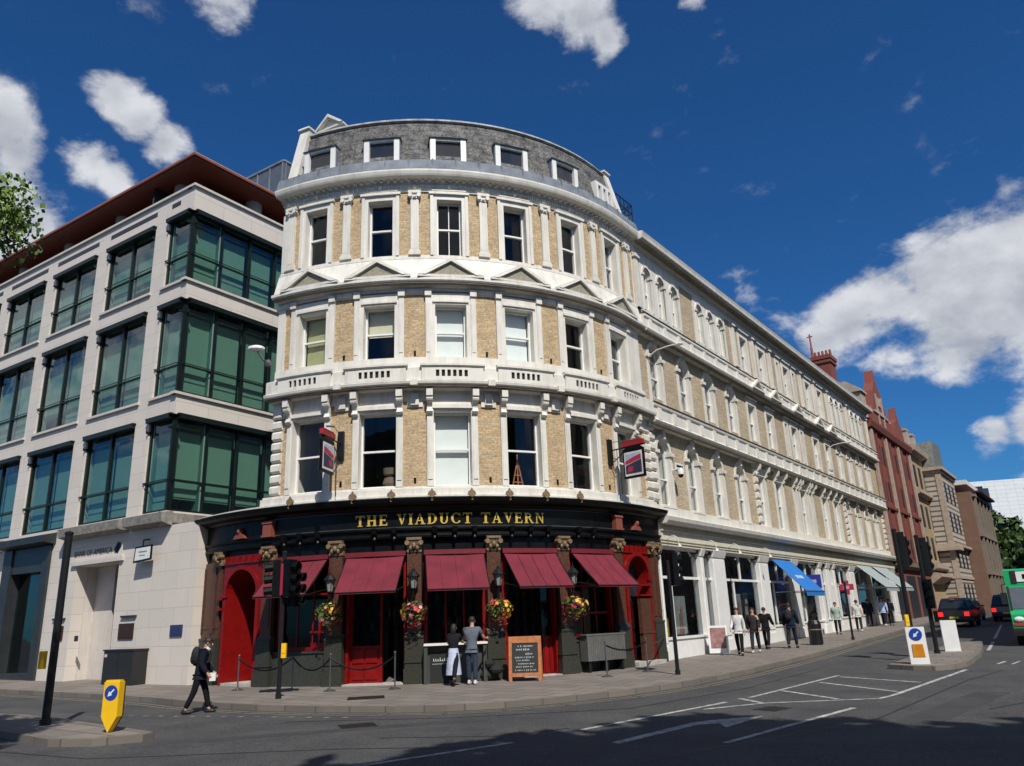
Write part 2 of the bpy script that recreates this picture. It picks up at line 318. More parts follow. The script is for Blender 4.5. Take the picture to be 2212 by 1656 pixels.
    def tube(s,pts,r,n=8,m=0):
        for a,b in zip(pts,pts[1:]): s.cyl(a,b,r,r,n,m)
        return s
    def lathe(s,c,pr,n=14,m=0):
        c=Vector(c)
        for (r0,z0),(r1,z1) in zip(pr,pr[1:]):
            for k in range(n):
                a,b=2*math.pi*k/n,2*math.pi*(k+1)/n
                q=[c+Vector((r0*math.cos(a),r0*math.sin(a),z0)),c+Vector((r0*math.cos(b),r0*math.sin(b),z0)),c+Vector((r1*math.cos(b),r1*math.sin(b),z1)),c+Vector((r1*math.cos(a),r1*math.sin(a),z1))]
                s.face(q,None,m,True)
        return s
    def ell(s,c,rx,ry,rz,m=0,n=10,k=7):
        c=Vector(c)
        for i in range(k):
            for j in range(n):
                P=[]
                for (ii,jj) in ((i,j),(i,j+1),(i+1,j+1),(i+1,j)):
                    t=math.pi*ii/k; f=2*math.pi*jj/n; P.append(c+Vector((rx*math.sin(t)*math.cos(f),ry*math.sin(t)*math.sin(f),-rz*math.cos(t))))
                s.face(P,None,m,True)
        return s
    def clusters(s,t=.03):
        """faces grouped into pieces that touch"""
        par=list(range(len(s.f))); key={}
        def fd(p,x):
            while p[x]!=x: p[x]=p[p[x]]; x=p[x]
            return x
        for i,f in enumerate(s.f):
            for vi in f:
                k=tuple(round(c,3) for c in s.v[vi])
                if k in key: par[fd(par,i)]=fd(par,key[k])
                else: key[k]=i
        gr={}
        for i in range(len(s.f)): gr.setdefault(fd(par,i),[]).append(i)
        L_=list(gr.values()); B=[]
        for g in L_:
            P=[s.v[vi] for fi in g for vi in s.f[fi]]; B.append([min(p[k] for p in P) for k in range(3)]+[max(p[k] for p in P) for k in range(3)])
        q=list(range(len(L_)))
        for i in range(len(L_)):
            for j in range(i):
                a,b=B[i],B[j]
                if all(a[k]-t<=b[k+3] and b[k]-t<=a[k+3] for k in range(3)): q[fd(q,i)]=fd(q,j)
        out={}
        for i,g in enumerate(L_): out.setdefault(fd(q,i),[]).extend(g)
        return list(out.values())
    def build(s,name,mats,parent=None,label=None,kind=None,merge=False):
        br=[0]+[b for b in s.br if b<len(s.f)]+[len(s.f)]
        if len(br)>2:
            r=None
            for a,b in zip(br,br[1:]):
                q=MB(); va=s.f[a][0]; vb=s.f[b][0] if b<len(s.f) else len(s.v)
                q.v=s.v[va:vb]; q.uv=s.uv[va:vb]; q.f=[tuple(i-va for i in f) for f in s.f[a:b]]; q.m=s.m[a:b]; q.sm=s.sm[a:b]; r=q.build(name,mats,parent,label,kind) 
            return r
        if name in AUTO_SPLIT and not s.whole:
            r=None; gs=s.clusters()
            if len(gs)>1:
                for g in gs:
                    q=MB(); q.whole=True
                    for fi in g: q.face([s.v[i] for i in s.f[fi]],[s.uv[i] for i in s.f[fi]],s.m[fi],s.sm[fi])
                    r=q.build(name,mats,parent,label,kind)
                return r
        me=bpy.data.meshes.new(name); o0=ORG
        me.from_pydata([(x-o0.x,y-o0.y,z-o0.z) for x,y,z in s.v],[],s.f)
        uvl=me.uv_layers.new(name='UVMap'); flat=[c for uv in s.uv for c in (uv[0],uv[1])]; uvl.data.foreach_set('uv',flat)
        mats=mats if isinstance(mats,(list,tuple)) else [mats]
        for mm in mats: me.materials.append(mm)
        me.polygons.foreach_set('material_index',s.m); me.polygons.foreach_set('use_smooth',s.sm)
        if merge:
            import bmesh
            b=bmesh.new(); b.from_mesh(me); bmesh.ops.remove_doubles(b,verts=b.verts,dist=1e-4); b.to_mesh(me); b.free()
        me.update()
        o=bpy.data.objects.new(name,me); COL.objects.link(o)
        if parent is not None: o.parent=parent
        else: o.location=o0
        if label: o['label']=label
        if kind: o['kind']=kind
        return o
def copy_tree(o,parent=None):
    c=o.copy(); COL.objects.link(c)
    if parent is not None: c.parent=parent
    for ch in [x for x in o.children]: copy_tree(ch,c)
    return c
def window(path,parent,uc,w,z0,z1,d,mats=(None,),blind=None,bl_h=1.0,bars='sash',arch=False,gm=None,sm=None,name='window'):
    """timber sash in a hole: part window > pane, blind.  d = depth of the glass plane"""
    f=MB(); u0,u1=uc-w/2,uc+w/2; t=.055; sm=sm or SASH
    zt=z1
    f.bx(path,u0,u0+t,d-.05,d+.05,z0,zt); f.bx(path,u1-t,u1,d-.05,d+.05,z0,zt)
    f.bx(path,u0+t,u1-t,d-.05,d+.05,z0,z0+.09)
    zm=z0+(z1-z0)*.5
    if arch: f.archband(path,uc,w/2-.05,.05,zt,d-.05,d+.05,n=8)
    else: f.bx(path,u0+t,u1-t,d-.05,d+.05,zt-.06,zt)
    if 'sash' in bars: f.bx(path,u0+t,u1-t,d-.05,d+.06,zm-.03,zm+.03)
    if 'v' in bars: f.bx(path,uc-.015,uc+.015,d-.03,d+.035,z0+.09,zt-.06)
    fo=f.build(name,sm,parent)
    g=MB()
    ztop=zt-.04 if not arch else zt
    g.bx(path,u0+.04,u1-.04,d-.008,d-.004,z0+.05,ztop)
    if arch:
        r=w/2-.04; g.poly(path,[(uc-r*math.cos(math.pi*k/10),zt+r*math.sin(math.pi*k/10)) for k in range(11)],d-.008,d-.004)
    g.build('pane',gm or GLASS,fo)
    if blind:
        b=MB(); b.bx(path,u0+.06,u1-.06,d-.13,d-.12,zt-(zt-z0)*bl_h+ (0.0),zt-.03); b.build('blind',blind,fo)
    return fo
FONT=None
def text_mesh(txt,size,align='CENTER'):
    cu=bpy.data.curves.new('t','FONT'); cu.body=txt; cu.size=size; cu.align_x=align; cu.align_y='CENTER'; cu.fill_mode='FRONT'; cu.extrude=0; cu.resolution_u=3
    ob=bpy.data.objects.new('t',cu); COL.objects.link(ob); dg=bpy.context.evaluated_depsgraph_get(); me=bpy.data.meshes.new_from_object(ob.evaluated_get(dg))
    vs=[v.co.copy() for v in me.vertices]; fs=[tuple(p.vertices) for p in me.polygons]
    bpy.data.objects.remove(ob); bpy.data.curves.remove(cu); bpy.data.meshes.remove(me)
    return vs,fs
def text_on(mb,path,txt,uc,zc,size,d,m=0,sx=1.0,slope=0):
    vs,fs=text_mesh(txt,size)
    for f in fs:
        pts=[path.at(uc+vs[i].x*sx,d,zc+vs[i].y+vs[i].x*slope) for i in f]; mb.face(pts,None,m)
    return mb
# ---------------------------------------------------------------- ground
def G(x,y,o=0.0): return Vector((x,y,gz(y)+o))
mb=MB()
for (ya,yb) in ((-250,24),(24,75),(75,1500)):
    mb.face([G(-900,ya,ROAD),G(900,ya,ROAD),G(900,yb,ROAD),G(-900,yb,ROAD)])
mb.build('road',ASPH,kind='structure')
KP=[(-60,55.5),(-17.7,28.04),(-12.86,24.78),(-10.18,22.84),(-8.8,21.6),(-7.47,20.64),(-6.3,19.88),(-4.56,19.05),(-2.88,18.50),(-1.7,18.33),(-.54,18.48),(.71,18.98),(2.4,20.0),(4.42,21.75),(6.6,24.4),(10.24,29.49),(14.59,36.01),(22.48,47.89),(40.5,74.9)]
def pts_uv(ps): return [(p[0]*.819-p[1]*.574,p[0]*.574+p[1]*.819) for p in ps]
mb=MB()
for i in range(len(KP)-1):
    a,b=KP[i],KP[i+1]; bk=lambda p:(p[0]*1.0-1.0, 74.99) if p[0]>-50 else (-60,74.99)
    q=[a,b,bk(b),bk(a)]; mb.face([G(*p) for p in q],pts_uv(q))
q=[(-60,75),(40.5,75),(120,185),(-60,185)]; mb.face([Vector((x,y,gz(75))) for x,y in q],pts_uv(q))
mb.build('pavement',PAVE,kind='structure')
def kerb(name,P,closed,w=.16,top=.004,bot=ROAD-.02):
    mb=MB(); n=len(P); off=[]
    for i in range(n):
        if closed: a,b=P[i-1],P[(i+1)%n]
        else: a,b=P[max(0,i-1)],P[min(n-1,i+1)]
        t=Vector((b[0]-a[0],b[1]-a[1],0)).normalized(); off.append(Vector((P[i][0],P[i][1],0))+Vector((-t.y,t.x,0))*w)
    u=0
    for i in range(n if closed else n-1):
        j=(i+1)%n; l=math.hypot(P[j][0]-P[i][0],P[j][1]-P[i][1])
        o0,o1=off[i],off[j]
        mb.face([G(*P[i],top),G(*P[j],top),G(o1.x,o1.y,top),G(o0.x,o0.y,top)],[(u,0),(u+l,0),(u+l,w),(u,w)])
        mb.face([G(*P[i],bot),G(*P[j],bot),G(*P[j],top),G(*P[i],top)],[(u,.5),(u+l,.5),(u+l,.7),(u,.7)])
        u+=l
    mb.build(name,KERB,kind='structure')
kerb('kerb',KP,False,w=.16)
IL=[(-14.5,21.3),(-12.3,18.75),(-10.57,16.92),(-8.71,15.40),(-7.81,15.22),(-7.05,15.55),(-6.98,15.85),(-7.16,16.04),(-10.2,18.6),(-11.72,19.73)]
IR=[(10.62,24.25),(11.0,23.5),(11.43,23.11),(12.0,23.3),(12.9,24.1),(14.95,27.09),(16.72,30.06),(18.6,33.4),(17.6,33.6),(12.23,26.4)]
for nm,P in (('traffic_island',IL),('traffic_island',IR)):
    mb=MB(); mb.face([G(*p,.0) for p in P],pts_uv(P)); mb.build(nm,PAVE,kind='structure')
    kerb('island_kerb',P,True,w=.2)
def strip(mb,a,b,w,m=0,o=.006,w2=None):
    a=Vector((a[0],a[1],0)); b=Vector((b[0],b[1],0)); t=(b-a).normalized(); n=Vector((-t.y,t.x,0)); w2=w if w2 is None else w2
    q=[a-n*w/2,b-n*w2/2,b+n*w2/2,a+n*w/2]; mb.face([G(p.x,p.y,ROAD+o) for p in q],None,m)
MK=[[((.98,14.92),(4.32,18.0),.12)],[((3.6,17.0),(5.0,17.6),.10),((5.0,17.6),(7.43,17.62),.10),((7.43,17.62),(7.93,18.07),.10),((7.93,18.07),(12.27,23.1),.12)],
    [((3.06,13.06),(6.39,16.38),.12)],[((5.0,18.65),(8.64,22.87),.10)],[((8.52,22.48),(9.66,20.36),.12)],[((7.52,21.27),(8.3,18.7),.12)],[((6.08,19.75),(6.64,17.8),.12)],[((4.75,18.56),(5.0,17.6),.12)],
    [((-2.9,12.0),(-.2,13.87),.12)],[((16.8,29.9),(19.6,34.4),.12)],[((21.0,36.7),(29.5,50.5),.12)],[((13.9,24.4),(14.6,25.2),.10),((14.2,24.2),(15.0,25.1),.08)]]
for k,segs in enumerate(MK):
    mb=MB()
    for a,b,w_ in segs: strip(mb,a,b,w_)
    mb.build('road_marking',PAINTW,kind='structure')
mb=MB(); P=[(1.45,13.35),(3.05,14.98),(3.45,15.05),(3.45,14.55),(4.45,15.75),(3.9,15.62),(3.35,15.45),(3.0,15.25),(1.35,13.5)]
mb.face([G(*p,ROAD+.006) for p in P]); mb.build('road_marking_arrow',PAINTW,kind='structure')
TAR=mat('tar_seam',(.022,.022,.023),.6)
for pts in ([(-16,19.5),(-11,15.9),(-7.2,13.9),(-3,13.9),(1.0,13.3)],[(-5,17.6),(-1.5,17.2),(2.2,17.6),(5.5,20.6),(9,25.2)],[(1.5,11.8),(6.2,14.9),(10.8,20.4),(13,22.6)],[(-2.6,14.9),(-.5,14.6),(.8,15.2)],[(8.5,15.5),(9.6,16.2),(11.4,18.9)]):
    mb=MB()
    for a,b in zip(pts,pts[1:]): strip(mb,a,b,.045,o=.0045)
    mb.build('road_seam',TAR,kind='structure')
YL=mat('faded_yellow_road_paint',(.25,.21,.12),.8,col2=(.13,.12,.10),scale=7)
mb=MB()
for i in range(len(KP)-2):
    a,b=Vector((*KP[i],0)),Vector((*KP[i+1],0)); t=(b-a).normalized(); n=Vector((t.y,-t.x,0))
    for o in (.28,.5): strip(mb,(a+n*o)[:2],(b+n*o)[:2],.07,o=.005)
mb.build('road_marking_double_line',YL,kind='structure')
mb=MB(); rnd=random.Random(4)
for k in range(16):
    x=-10.2+k*.42; y=21.2-.55*k*.42*.62; strip(mb,(x,y-1.1),(x+.12,y-1.16),.12); 
mb.build('road_marking_studs',mat('worn_stud_paint',(.30,.30,.29),.8,col2=(.08,.08,.08),scale=5),kind='structure')
PATCH=mat('asphalt_repair',(.045,.045,.046),.9,var=.2,scale=2); PATCH2=mat('asphalt_repair_pale',(.075,.073,.07),.9,var=.15,scale=2)
mb=MB()
for P,m in (([(8,12.5),(14,19.5),(15.2,18.6),(9.4,11.6)],1),([(-6,15.6),(-1,17.0),(-.9,16.6),(-5.9,15.2)],0),([(6.0,14.2),(9.8,18.2),(10.3,17.8),(6.5,13.7)],0),([(-14,22.8),(-8.9,19.0),(-9.1,18.5),(-14,22.0)],1)):
    mb.face([G(*p,ROAD+.003) for p in P],None,m)
mb.build('road_patches',[PATCH,PATCH2],kind='structure')
IRON=mat('cast_iron_cover',(.035,.03,.028),.6,metal=.5,var=.3,scale=20)
def cover(x,y,w_,h_,az,o,label):
    mb=MB(); t=Vector((math.sin(rad(az)),math.cos(rad(az)),0)); n=Vector((t.y,-t.x,0)); c=Vector((x,y,0))
    q=[c-t*w_-n*h_,c+t*w_-n*h_,c+t*w_+n*h_,c-t*w_+n*h_]; top=[G(p.x,p.y,o+.008) for p in reversed(q)]
    mb.face(top); bot=[G(p.x,p.y,o-.03) for p in reversed(q)]; mb.face(list(reversed(bot)))
    for i in range(4): j=(i+1)%4; mb.face([top[i],bot[i],bot[j],top[j]])
    for i in range(3):
        cc=c+t*w_*(-.6+.6*i); strip(mb,(cc-n*h_*.8)[:2],(cc+n*h_*.8)[:2],.04,o=o-ROAD+.012)
    tag(mb.build('manhole_cover',IRON),label,'manhole cover')
cover(-3.3,16.6,.35,.3,70,ROAD,'rusty iron access cover in the road below the bar counter')
cover(4.9,16.7,.3,.25,50,ROAD,'iron access cover in the road beside the tip of the hatched markings')
cover(-3.9,20.6,.45,.35,80,0,'large square access cover in the pavement before the left pub door')
# ---------------------------------------------------------------- trees behind the camera and at the left edge
def leaves(mb,rnd,c,rx,ry,rz,ncl,per,size,clr=.9,m=1,drop=0.12):
    cl=[]
    for k in range(ncl):
        while True:
            p=Vector((rnd.uniform(-1,1),rnd.uniform(-1,1),rnd.uniform(-1,1)))
            if .35<p.length<1: break
        q=p.normalized()*(p.length**.6)*rnd.uniform(.8,1.12)
        cl.append(Vector((c[0]+q.x*rx,c[1]+q.y*ry,c[2]+q.z*rz)))
    for q in cl:
        r=clr*rnd.uniform(.6,1.25); mm=m if rnd.random()<.6 else m+1
        for k in range(int(per*rnd.uniform(.6,1.3))):
            g_=lambda sd:max(-1.5,min(1.5,rnd.gauss(0,sd))); p=Vector((g_(1),g_(1),g_(.75)))*r*.5+q
            a=Vector((rnd.gauss(0,1),rnd.gauss(0,1),rnd.gauss(0,.6))).normalized(); b=a.orthogonal().normalized(); b=(Matrix.Rotation(rnd.uniform(0,6.28),3,a)@b)
            c2=a.cross(b); s=size*rnd.uniform(.6,1.4)
            mb.face([p-b*s*.5,p+c2*s*.38,p+b*s*.55,p-c2*s*.38],None,mm-1)
    return cl
def tree(loc,H,crown_c,rx,ry,rz,ncl,per,size,clr,label,group,seed,mats=None,lean=(0,0)):
    t=thing('plane_tree' if 'plane' in label else 'broadleaf_tree',label,'tree',loc,0,group,setorg=True)
    rnd=random.Random(seed); x,y,z=loc; mb=MB(); cc=Vector(crown_c)
    top=Vector((cc.x,cc.y,cc.z-rz*.2)); base=Vector(loc)
    mid=base.lerp(top,.5)+Vector((lean[0],lean[1],0)); r=H*.022
    mb.cyl(base,mid,r*1.3,r,12); mb.cyl(mid,top,r,r*.5,10)
    for k in range(9):
        a=rnd.uniform(0,6.28); s=mid.lerp(top,rnd.uniform(.1,.9)); e=cc+Vector((math.cos(a)*rx*.75,math.sin(a)*ry*.75,rnd.uniform(-.4,.7)*rz)); m_=s.lerp(e,.5)+Vector((0,0,.4))
        mb.cyl(s,m_,r*.42,r*.25,7); mb.cyl(m_,e,r*.25,r*.07,6)
    mb.build('trunk',BARK,t)
    mb=MB(); leaves(mb,rnd,crown_c,rx,ry,rz,ncl,per,size,clr); mb.build('crown',mats or [LEAF,LEAFD],t)
    return t
LEAFM=[mat('sunlit_plane_leaf',(.19,.29,.05),.5,col2=(.08,.14,.024),scale=1.2),LEAF]
tree((-13.2,9.6,gz(9.6)),10.5,(-10.75,9.8,8.12),2.85,2.6,.95,300,480,.095,.50,'leafy plane tree at the left edge of the street, bright green leaves',None,3,LEAFM)
grp='plane trees behind the viewer shading the road'
for i,(x,y,hz,r,sd_) in enumerate([(1.6,-3.3,12.6,4.6,5),(7.4,-2.6,14.0,5.0,6),(14.8,-3.6,13.6,5.4,7),(23,-5,13.5,5.8,8),(10.5,-10,14.0,5.8,9),(3.0,-9.0,13.5,5.2,11)]):
    tree((x,y,gz(y)),15,(x,y,hz),r,r*.8,r*.75,140,120,.85,1.35,['plane tree behind the viewer, nearest to the left kerb','tall plane tree behind the viewer','wide plane tree to the right behind the viewer','plane tree far to the right behind the viewer','plane tree standing in the second row behind the viewer','plane tree directly behind the viewer'][i],grp,sd_,[LEAF,LEAFD])

# ---------------------------------------------------------------- buildings opposite, behind and beside the viewer (they shade the road and stand in the window reflections)
OPM=mat('opposite_stone',(.30,.27,.23),.85,var=.15,scale=1)
def block(name,label,path,a,b,H,dep,floors,st,en):
    q=path.at((a+b)/2,0,0); t=thing(name,label,'building',(q.x,q.y,0),0,None,setorg=True); k=MB(); k.bx(path,a,b,-dep,0,-1.5,H)
    k.bx(path,a-.2,b+.2,-.5,.5,H-.9,H-.2); k.bx(path,a,b,0,.2,4.6,5.0); k.build('wall',OPM,t)
    u=a+2
    while u<b-2:
        for j in range(floors):
            z=.9+j*4.3; f=MB(); f.bx(path,u-.75,u+.75,0,.06,z,z+2.6); fo=f.build('window',STONEP,t); g=MB(); g.bx(path,u-.6,u+.6,.061,.08,z+.15,z+2.45); g.build('pane',MATS['opposite_dark_pane'],fo)
        u+=st
mat('opposite_dark_pane',(.03,.035,.04),.2,spec=.6)
block('stone_building','long plain stone building on the far side of the road behind the viewer',Line(32,-23,270),0,66,19.5,12,4,4.4,0)
block('stone_building','tall plain stone building opposite the terrace on the right side of the street',Line(*[(lambda al,off:(math.sin(rad(36.1))*al-math.cos(rad(36.1))*off, math.cos(rad(36.1))*al+math.sin(rad(36.1))*off))(al_,-7.0) for al_ in (130,)][0],36.1+180),0,97,22,14,5,4.6,0)
# ---------------------------------------------------------------- the tavern
PUB=thing('tavern_building','white stucco corner tavern with curved brick panelled front above a black and red pub','building',(0,24.1,0),setorg=True)
BC=[9.75+14.1*k for k in range(-2,4)]          # bay centres (degrees)
PC=[9.75-7.05+14.1*k for k in range(-2,5)]     # pilaster centres between bays
UL,UR=S(-26.9),TV.st+1.5
# walls of the upper floors: brick, with holes
holes=[]
for b in BC:
    holes+= [(S(b)-.63,S(b)+.63,5.72,8.17),(S(b)-.55,S(b)+.55,9.97,11.87),(S(b)-.46,S(b)+.46,13.68,15.82)]
mb=MB(); mb.wall(TV,UL,UR,5.45,16.5,-.42,0,holes); mb.build('wall',BRICK,PUB)
mb=MB(); mb.bx(TV,UL-.02,UL+.25,-9,-.43,5.45,17.0); mb.build('side_wall',WHITE,PUB)
# interior shell
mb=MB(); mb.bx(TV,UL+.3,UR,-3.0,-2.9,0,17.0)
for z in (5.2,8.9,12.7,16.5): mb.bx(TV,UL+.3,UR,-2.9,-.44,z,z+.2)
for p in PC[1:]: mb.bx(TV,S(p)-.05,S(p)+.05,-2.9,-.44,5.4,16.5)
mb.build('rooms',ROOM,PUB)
# floor 1 trim
f1=MB(); f1.bx(TV,S(-28.6),UR,0.0,.16,5.45,5.66); f1.bx(TV,S(-28.6),UR,.0,.06,5.66,5.74)
f1.bx(TV,UL,UR,0.0,.05,8.50,8.86)
for b in BC:
    c=S(b); f1.nxt()
    for sg in (-1,1):
        f1.bx(TV,c+sg*.60,c+sg*.81,-.40,.075,5.74,8.2); f1.bx(TV,c+sg*.64,c+sg*.78,.075,.10,5.95,7.9)
    f1.bx(TV,c-.81,c+.81,-.40,.05,8.15,8.55); f1.bx(TV,c-.66,c+.66,.05,.13,8.24,8.36); f1.bx(TV,c-.6,c+.6,-.4,.05,5.66,5.735)
for p in PC: f1.nxt(); f1.bx(TV,S(p)-.25,S(p)+.25,0,.05,8.3,8.55); f1.bx(TV,S(p)-.13,S(p)+.13,.05,.12,8.36,8.75)
f1.build('first_floor_surrounds',WHITE,PUB)
for b in BC:
    for sg in (-1,1):
        k=MB(); c=S(b)+sg*.72
        k.bx(TV,c-.10,c+.10,.06,.36,8.60,8.84); k.prof(TV,c-.085,c+.085,[(.06,8.05),(.12,8.05),(.20,8.12),(.14,8.25),(.18,8.38),(.30,8.48),(.32,8.60),(.06,8.60)])
        k.cyl(TV.at(c-.1,.25,8.52),TV.at(c+.1,.25,8.52),.075,n=8); k.cyl(TV.at(c-.1,.13,8.13),TV.at(c+.1,.13,8.13),.06,n=8)
        k.build('scroll_bracket',WHITE2,PUB)
# quoins at both ends
q=MB()
for k in range(8):
    z=5.78+k*.36; q.nxt()
    q.prof(TV,UL+.02,UL+.40,[(0,z),(.05,z),(.10,z+.06),(.10,z+.24),(.05,z+.30),(0,z+.30)]); q.prof(TV,TV.st+1.05,TV.st+1.5,[(0,z),(.05,z),(.10,z+.06),(.10,z+.24),(.05,z+.30),(0,z+.30)])
q.build('quoins',WHITE,PUB)
# balcony band
bb=MB(); bb.prof(TV,UL-.06,UR,[(0,8.84),(.16,8.84),(.22,8.90),(.44,8.93),(.48,8.97),(.50,9.05),(.46,9.08),(.40,9.09),(.40,9.52),(.36,9.55),(0,9.58)])
for b in BC:
    c=S(b)
    bb.wall(TV,c-.95,c+.95,9.09,9.52,.401,.46,[(c-.52+.175*j,c-.52+.175*j+.105,9.20,9.42) for j in range(6)])
    bb.prof(TV,c-1.0,c+1.0,[(.34,9.52),(.48,9.52),(.52,9.56),(.52,9.63),(.34,9.65)])
for p in PC[1:6]:
    bb.bx(TV,S(p)-.11,S(p)+.11,.40,.55,8.90,9.09)
bb.build('balcony_band',WHITE,PUB)
k=MB(); k.bx(TV,UL-.04,UR-.05,.20,.42,8.885,8.905); k.build('balcony_soffit_shade',SOFF,PUB)  # dark strip painting the shade beneath the balcony band
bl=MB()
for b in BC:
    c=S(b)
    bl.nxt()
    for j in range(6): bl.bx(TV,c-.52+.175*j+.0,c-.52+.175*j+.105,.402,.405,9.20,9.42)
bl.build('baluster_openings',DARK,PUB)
# floor 2 trim
f2=MB(); f2.bx(TV,UL,UR,0,.05,12.32,12.45); f2.bx(TV,UL,UR,0.0,.10,9.55,9.97)
for b in BC:
    c=S(b); f2.nxt()
    for sg in (-1,1): f2.bx(TV,c+sg*.52,c+sg*.66,-.40,.055,9.97,12.1); f2.bx(TV,c+sg*.66,c+sg*.84,0,.09,9.97,12.25); f2.bx(TV,c+sg*.69,c+sg*.81,.09,.11,10.15,11.9); f2.bx(TV,c+sg*.64,c+sg*.86,.0,.15,12.14,12.36)
    f2.bx(TV,c-.66,c+.66,-.4,.06,11.85,12.25); f2.bx(TV,c-.60,c+.60,.06,.11,11.92,12.0); f2.bx(TV,c-.52,c+.52,-.4,.04,9.90,9.985)
for p in PC: f2.nxt(); f2.bx(TV,S(p)-.34,S(p)+.34,0,.06,12.2,12.34); f2.bx(TV,S(p)-.26,S(p)+.26,.0,.10,12.24,12.40)
f2.bx(TV,UL,UL+.3,0,.06,9.97,12.3); f2.bx(TV,UL+.0,UL+.25,0,.06,13.66,15.9)
for sg in (1,): f2.bx(TV,S(59.1)-.3,S(59.1)+.5,0,.04,9.97,12.3)
f2.build('second_floor_surrounds',WHITE,PUB)
# pediment band
pb=MB(); pb.prof(TV,UL-.06,UR+.02,[(0,12.44),(.10,12.44),(.16,12.52),(.36,12.55),(.40,12.60),(.40,12.70),(.28,12.76),(.08,13.50),(0,13.52)])
pb.bx(TV,UL-.02,UR,0,.09,13.5,13.57); pb.bx(TV,UL-.02,UR,0,.05,13.57,13.66)
pb.build('cornice_band',WHITE,PUB)
for b in BC:
    c=S(b); k=MB(); W_=1.08
    k.poly(TV,[(c-W_,12.71),(c+W_,12.71),(c+W_-.02,12.79),(c-W_+.02,12.79)],.26,.45)
    k.poly(TV,[(c-W_,12.78),(c-W_+.26,12.78),(c,13.27),(c,13.38)],.02,.45); k.poly(TV,[(c+W_,12.78),(c+W_-.26,12.78),(c,13.27),(c,13.38)],.02,.45)
    ko=k.build('pediment',WHITE,PUB)
    t=MB(); t.poly(TV,[(c-W_+.26,12.78),(c+W_-.26,12.78),(c,13.27)],.2,.36); t.build('tympanum',BEIGE,ko)
# floor 3 trim
f3=MB(); f3.bx(TV,UL,UR,0,.05,16.10,16.44)
for b in BC:
    c=S(b); f3.nxt()
    for sg in (-1,1): f3.bx(TV,c+sg*.43,c+sg*.55,-.40,.05,13.66,15.90); f3.bx(TV,c+sg*.55,c+sg*.66,0,.085,13.66,16.10)
    f3.bx(TV,c-.55,c+.55,-.40,.05,15.80,16.10); f3.bx(TV,c-.70,c+.70,.0,.13,15.99,16.08); f3.bx(TV,c-.6,c+.6,.05,.09,16.14,16.20)
for p in PC:
    c=S(p)
    if p<-20: c+=.16
    f3.nxt(); f3.bx(TV,c-.14,c+.14,0,.09,13.85,15.80); f3.bx(TV,c-.20,c+.20,0,.13,13.66,13.78); f3.bx(TV,c-.17,c+.17,0,.11,13.78,13.85)
    for sg in (-1,0,1): f3.bx(TV,c+sg*.09-.02,c+sg*.09+.02,.09,.10,13.9,15.78)
    f3.bx(TV,c-.22,c+.22,0,.17,16.0,16.10)
f3.build('third_floor_surrounds',WHITE,PUB)
for i,p in enumerate(PC):
    c=S(p)+(.16 if p<-20 else 0); k=MB(); k.bx(TV,c-.15,c+.15,.0,.12,15.80,16.0)
    for sg in (-1,1): k.cyl(TV.at(c+sg*.15,.05,15.92),TV.at(c+sg*.15,.18,15.92),.075,n=9)
    k.cyl(TV.at(c-.05,.12,15.86),TV.at(c+.05,.15,15.86),.04,n=6); k.build('capital',WHITE2,PUB)
# frieze ornament and main cornice
fr=MB(); rnd=random.Random(2); fr.bx(TV,UL,UR,.05,.062,16.19,16.225)
u=UL
while u<UR:
    fr.bx(TV,u,u+.045,.05,.05+rnd.uniform(.02,.07),16.20+rnd.uniform(0,.04),16.30+rnd.uniform(0,.08)); u+=.085
for b in BC+PC:
    fr.ell(TV.at(S(b),.08,16.28),.09,.09,.08,n=7,k=4)
fr.build('frieze_garlands',WHITE2,PUB)
co=MB(); co.prof(TV,UL-.10,UR+.12,[(0,16.40),(.07,16.40),(.10,16.44),(.12,16.50),(.36,16.52),(.41,16.54),(.44,16.60),(.47,16.70),(.47,16.76),(.42,16.78),(0,16.80)])
u=UL+.06
while u<UR-.1: co.bx(TV,u,u+.10,.10,.22,16.44,16.515); u+=.235
co.build('main_cornice',WHITE,PUB)
k=MB(); k.bx(TV,UL-.03,UR-.05,.17,.34,12.505,12.53); k.build('cornice_soffit_shade',SOFF,PUB)  # dark strip painting the shade beneath the pediment band
rf=MB(); rf.prof(TV,UL-.10,UR+.1,[(0.1,16.79),(.40,16.79),(.40,16.84),(.31,17.22),(.26,17.26),(-.2,17.26),(-.2,16.79)]); 
u=UL
while u<UR: rf.bx(TV,u,u+.05,.31,.38,16.84,17.22); u+=.8
rf.build('lead_parapet',LEAD,PUB)
ms=MB(); ms.prof(TV,UL+.62,TV.st+.55,[(-.02,17.0),(-.02,17.25),(-.48,19.30),(-.66,19.42),(-4.5,19.44),(-4.5,17.0)]); roof=ms.build('mansard_roof',SLATE,PUB)
rd=MB(); rd.prof(TV,UL+.62,TV.st+.5,[(-.47,19.28),(-.39,19.32),(-.45,19.43),(-.66,19.50),(-.70,19.40)]); rd.build('ridge_lead',mat('weathered_lead_ridge',(.36,.36,.35),.7,var=.3,scale=3),roof)
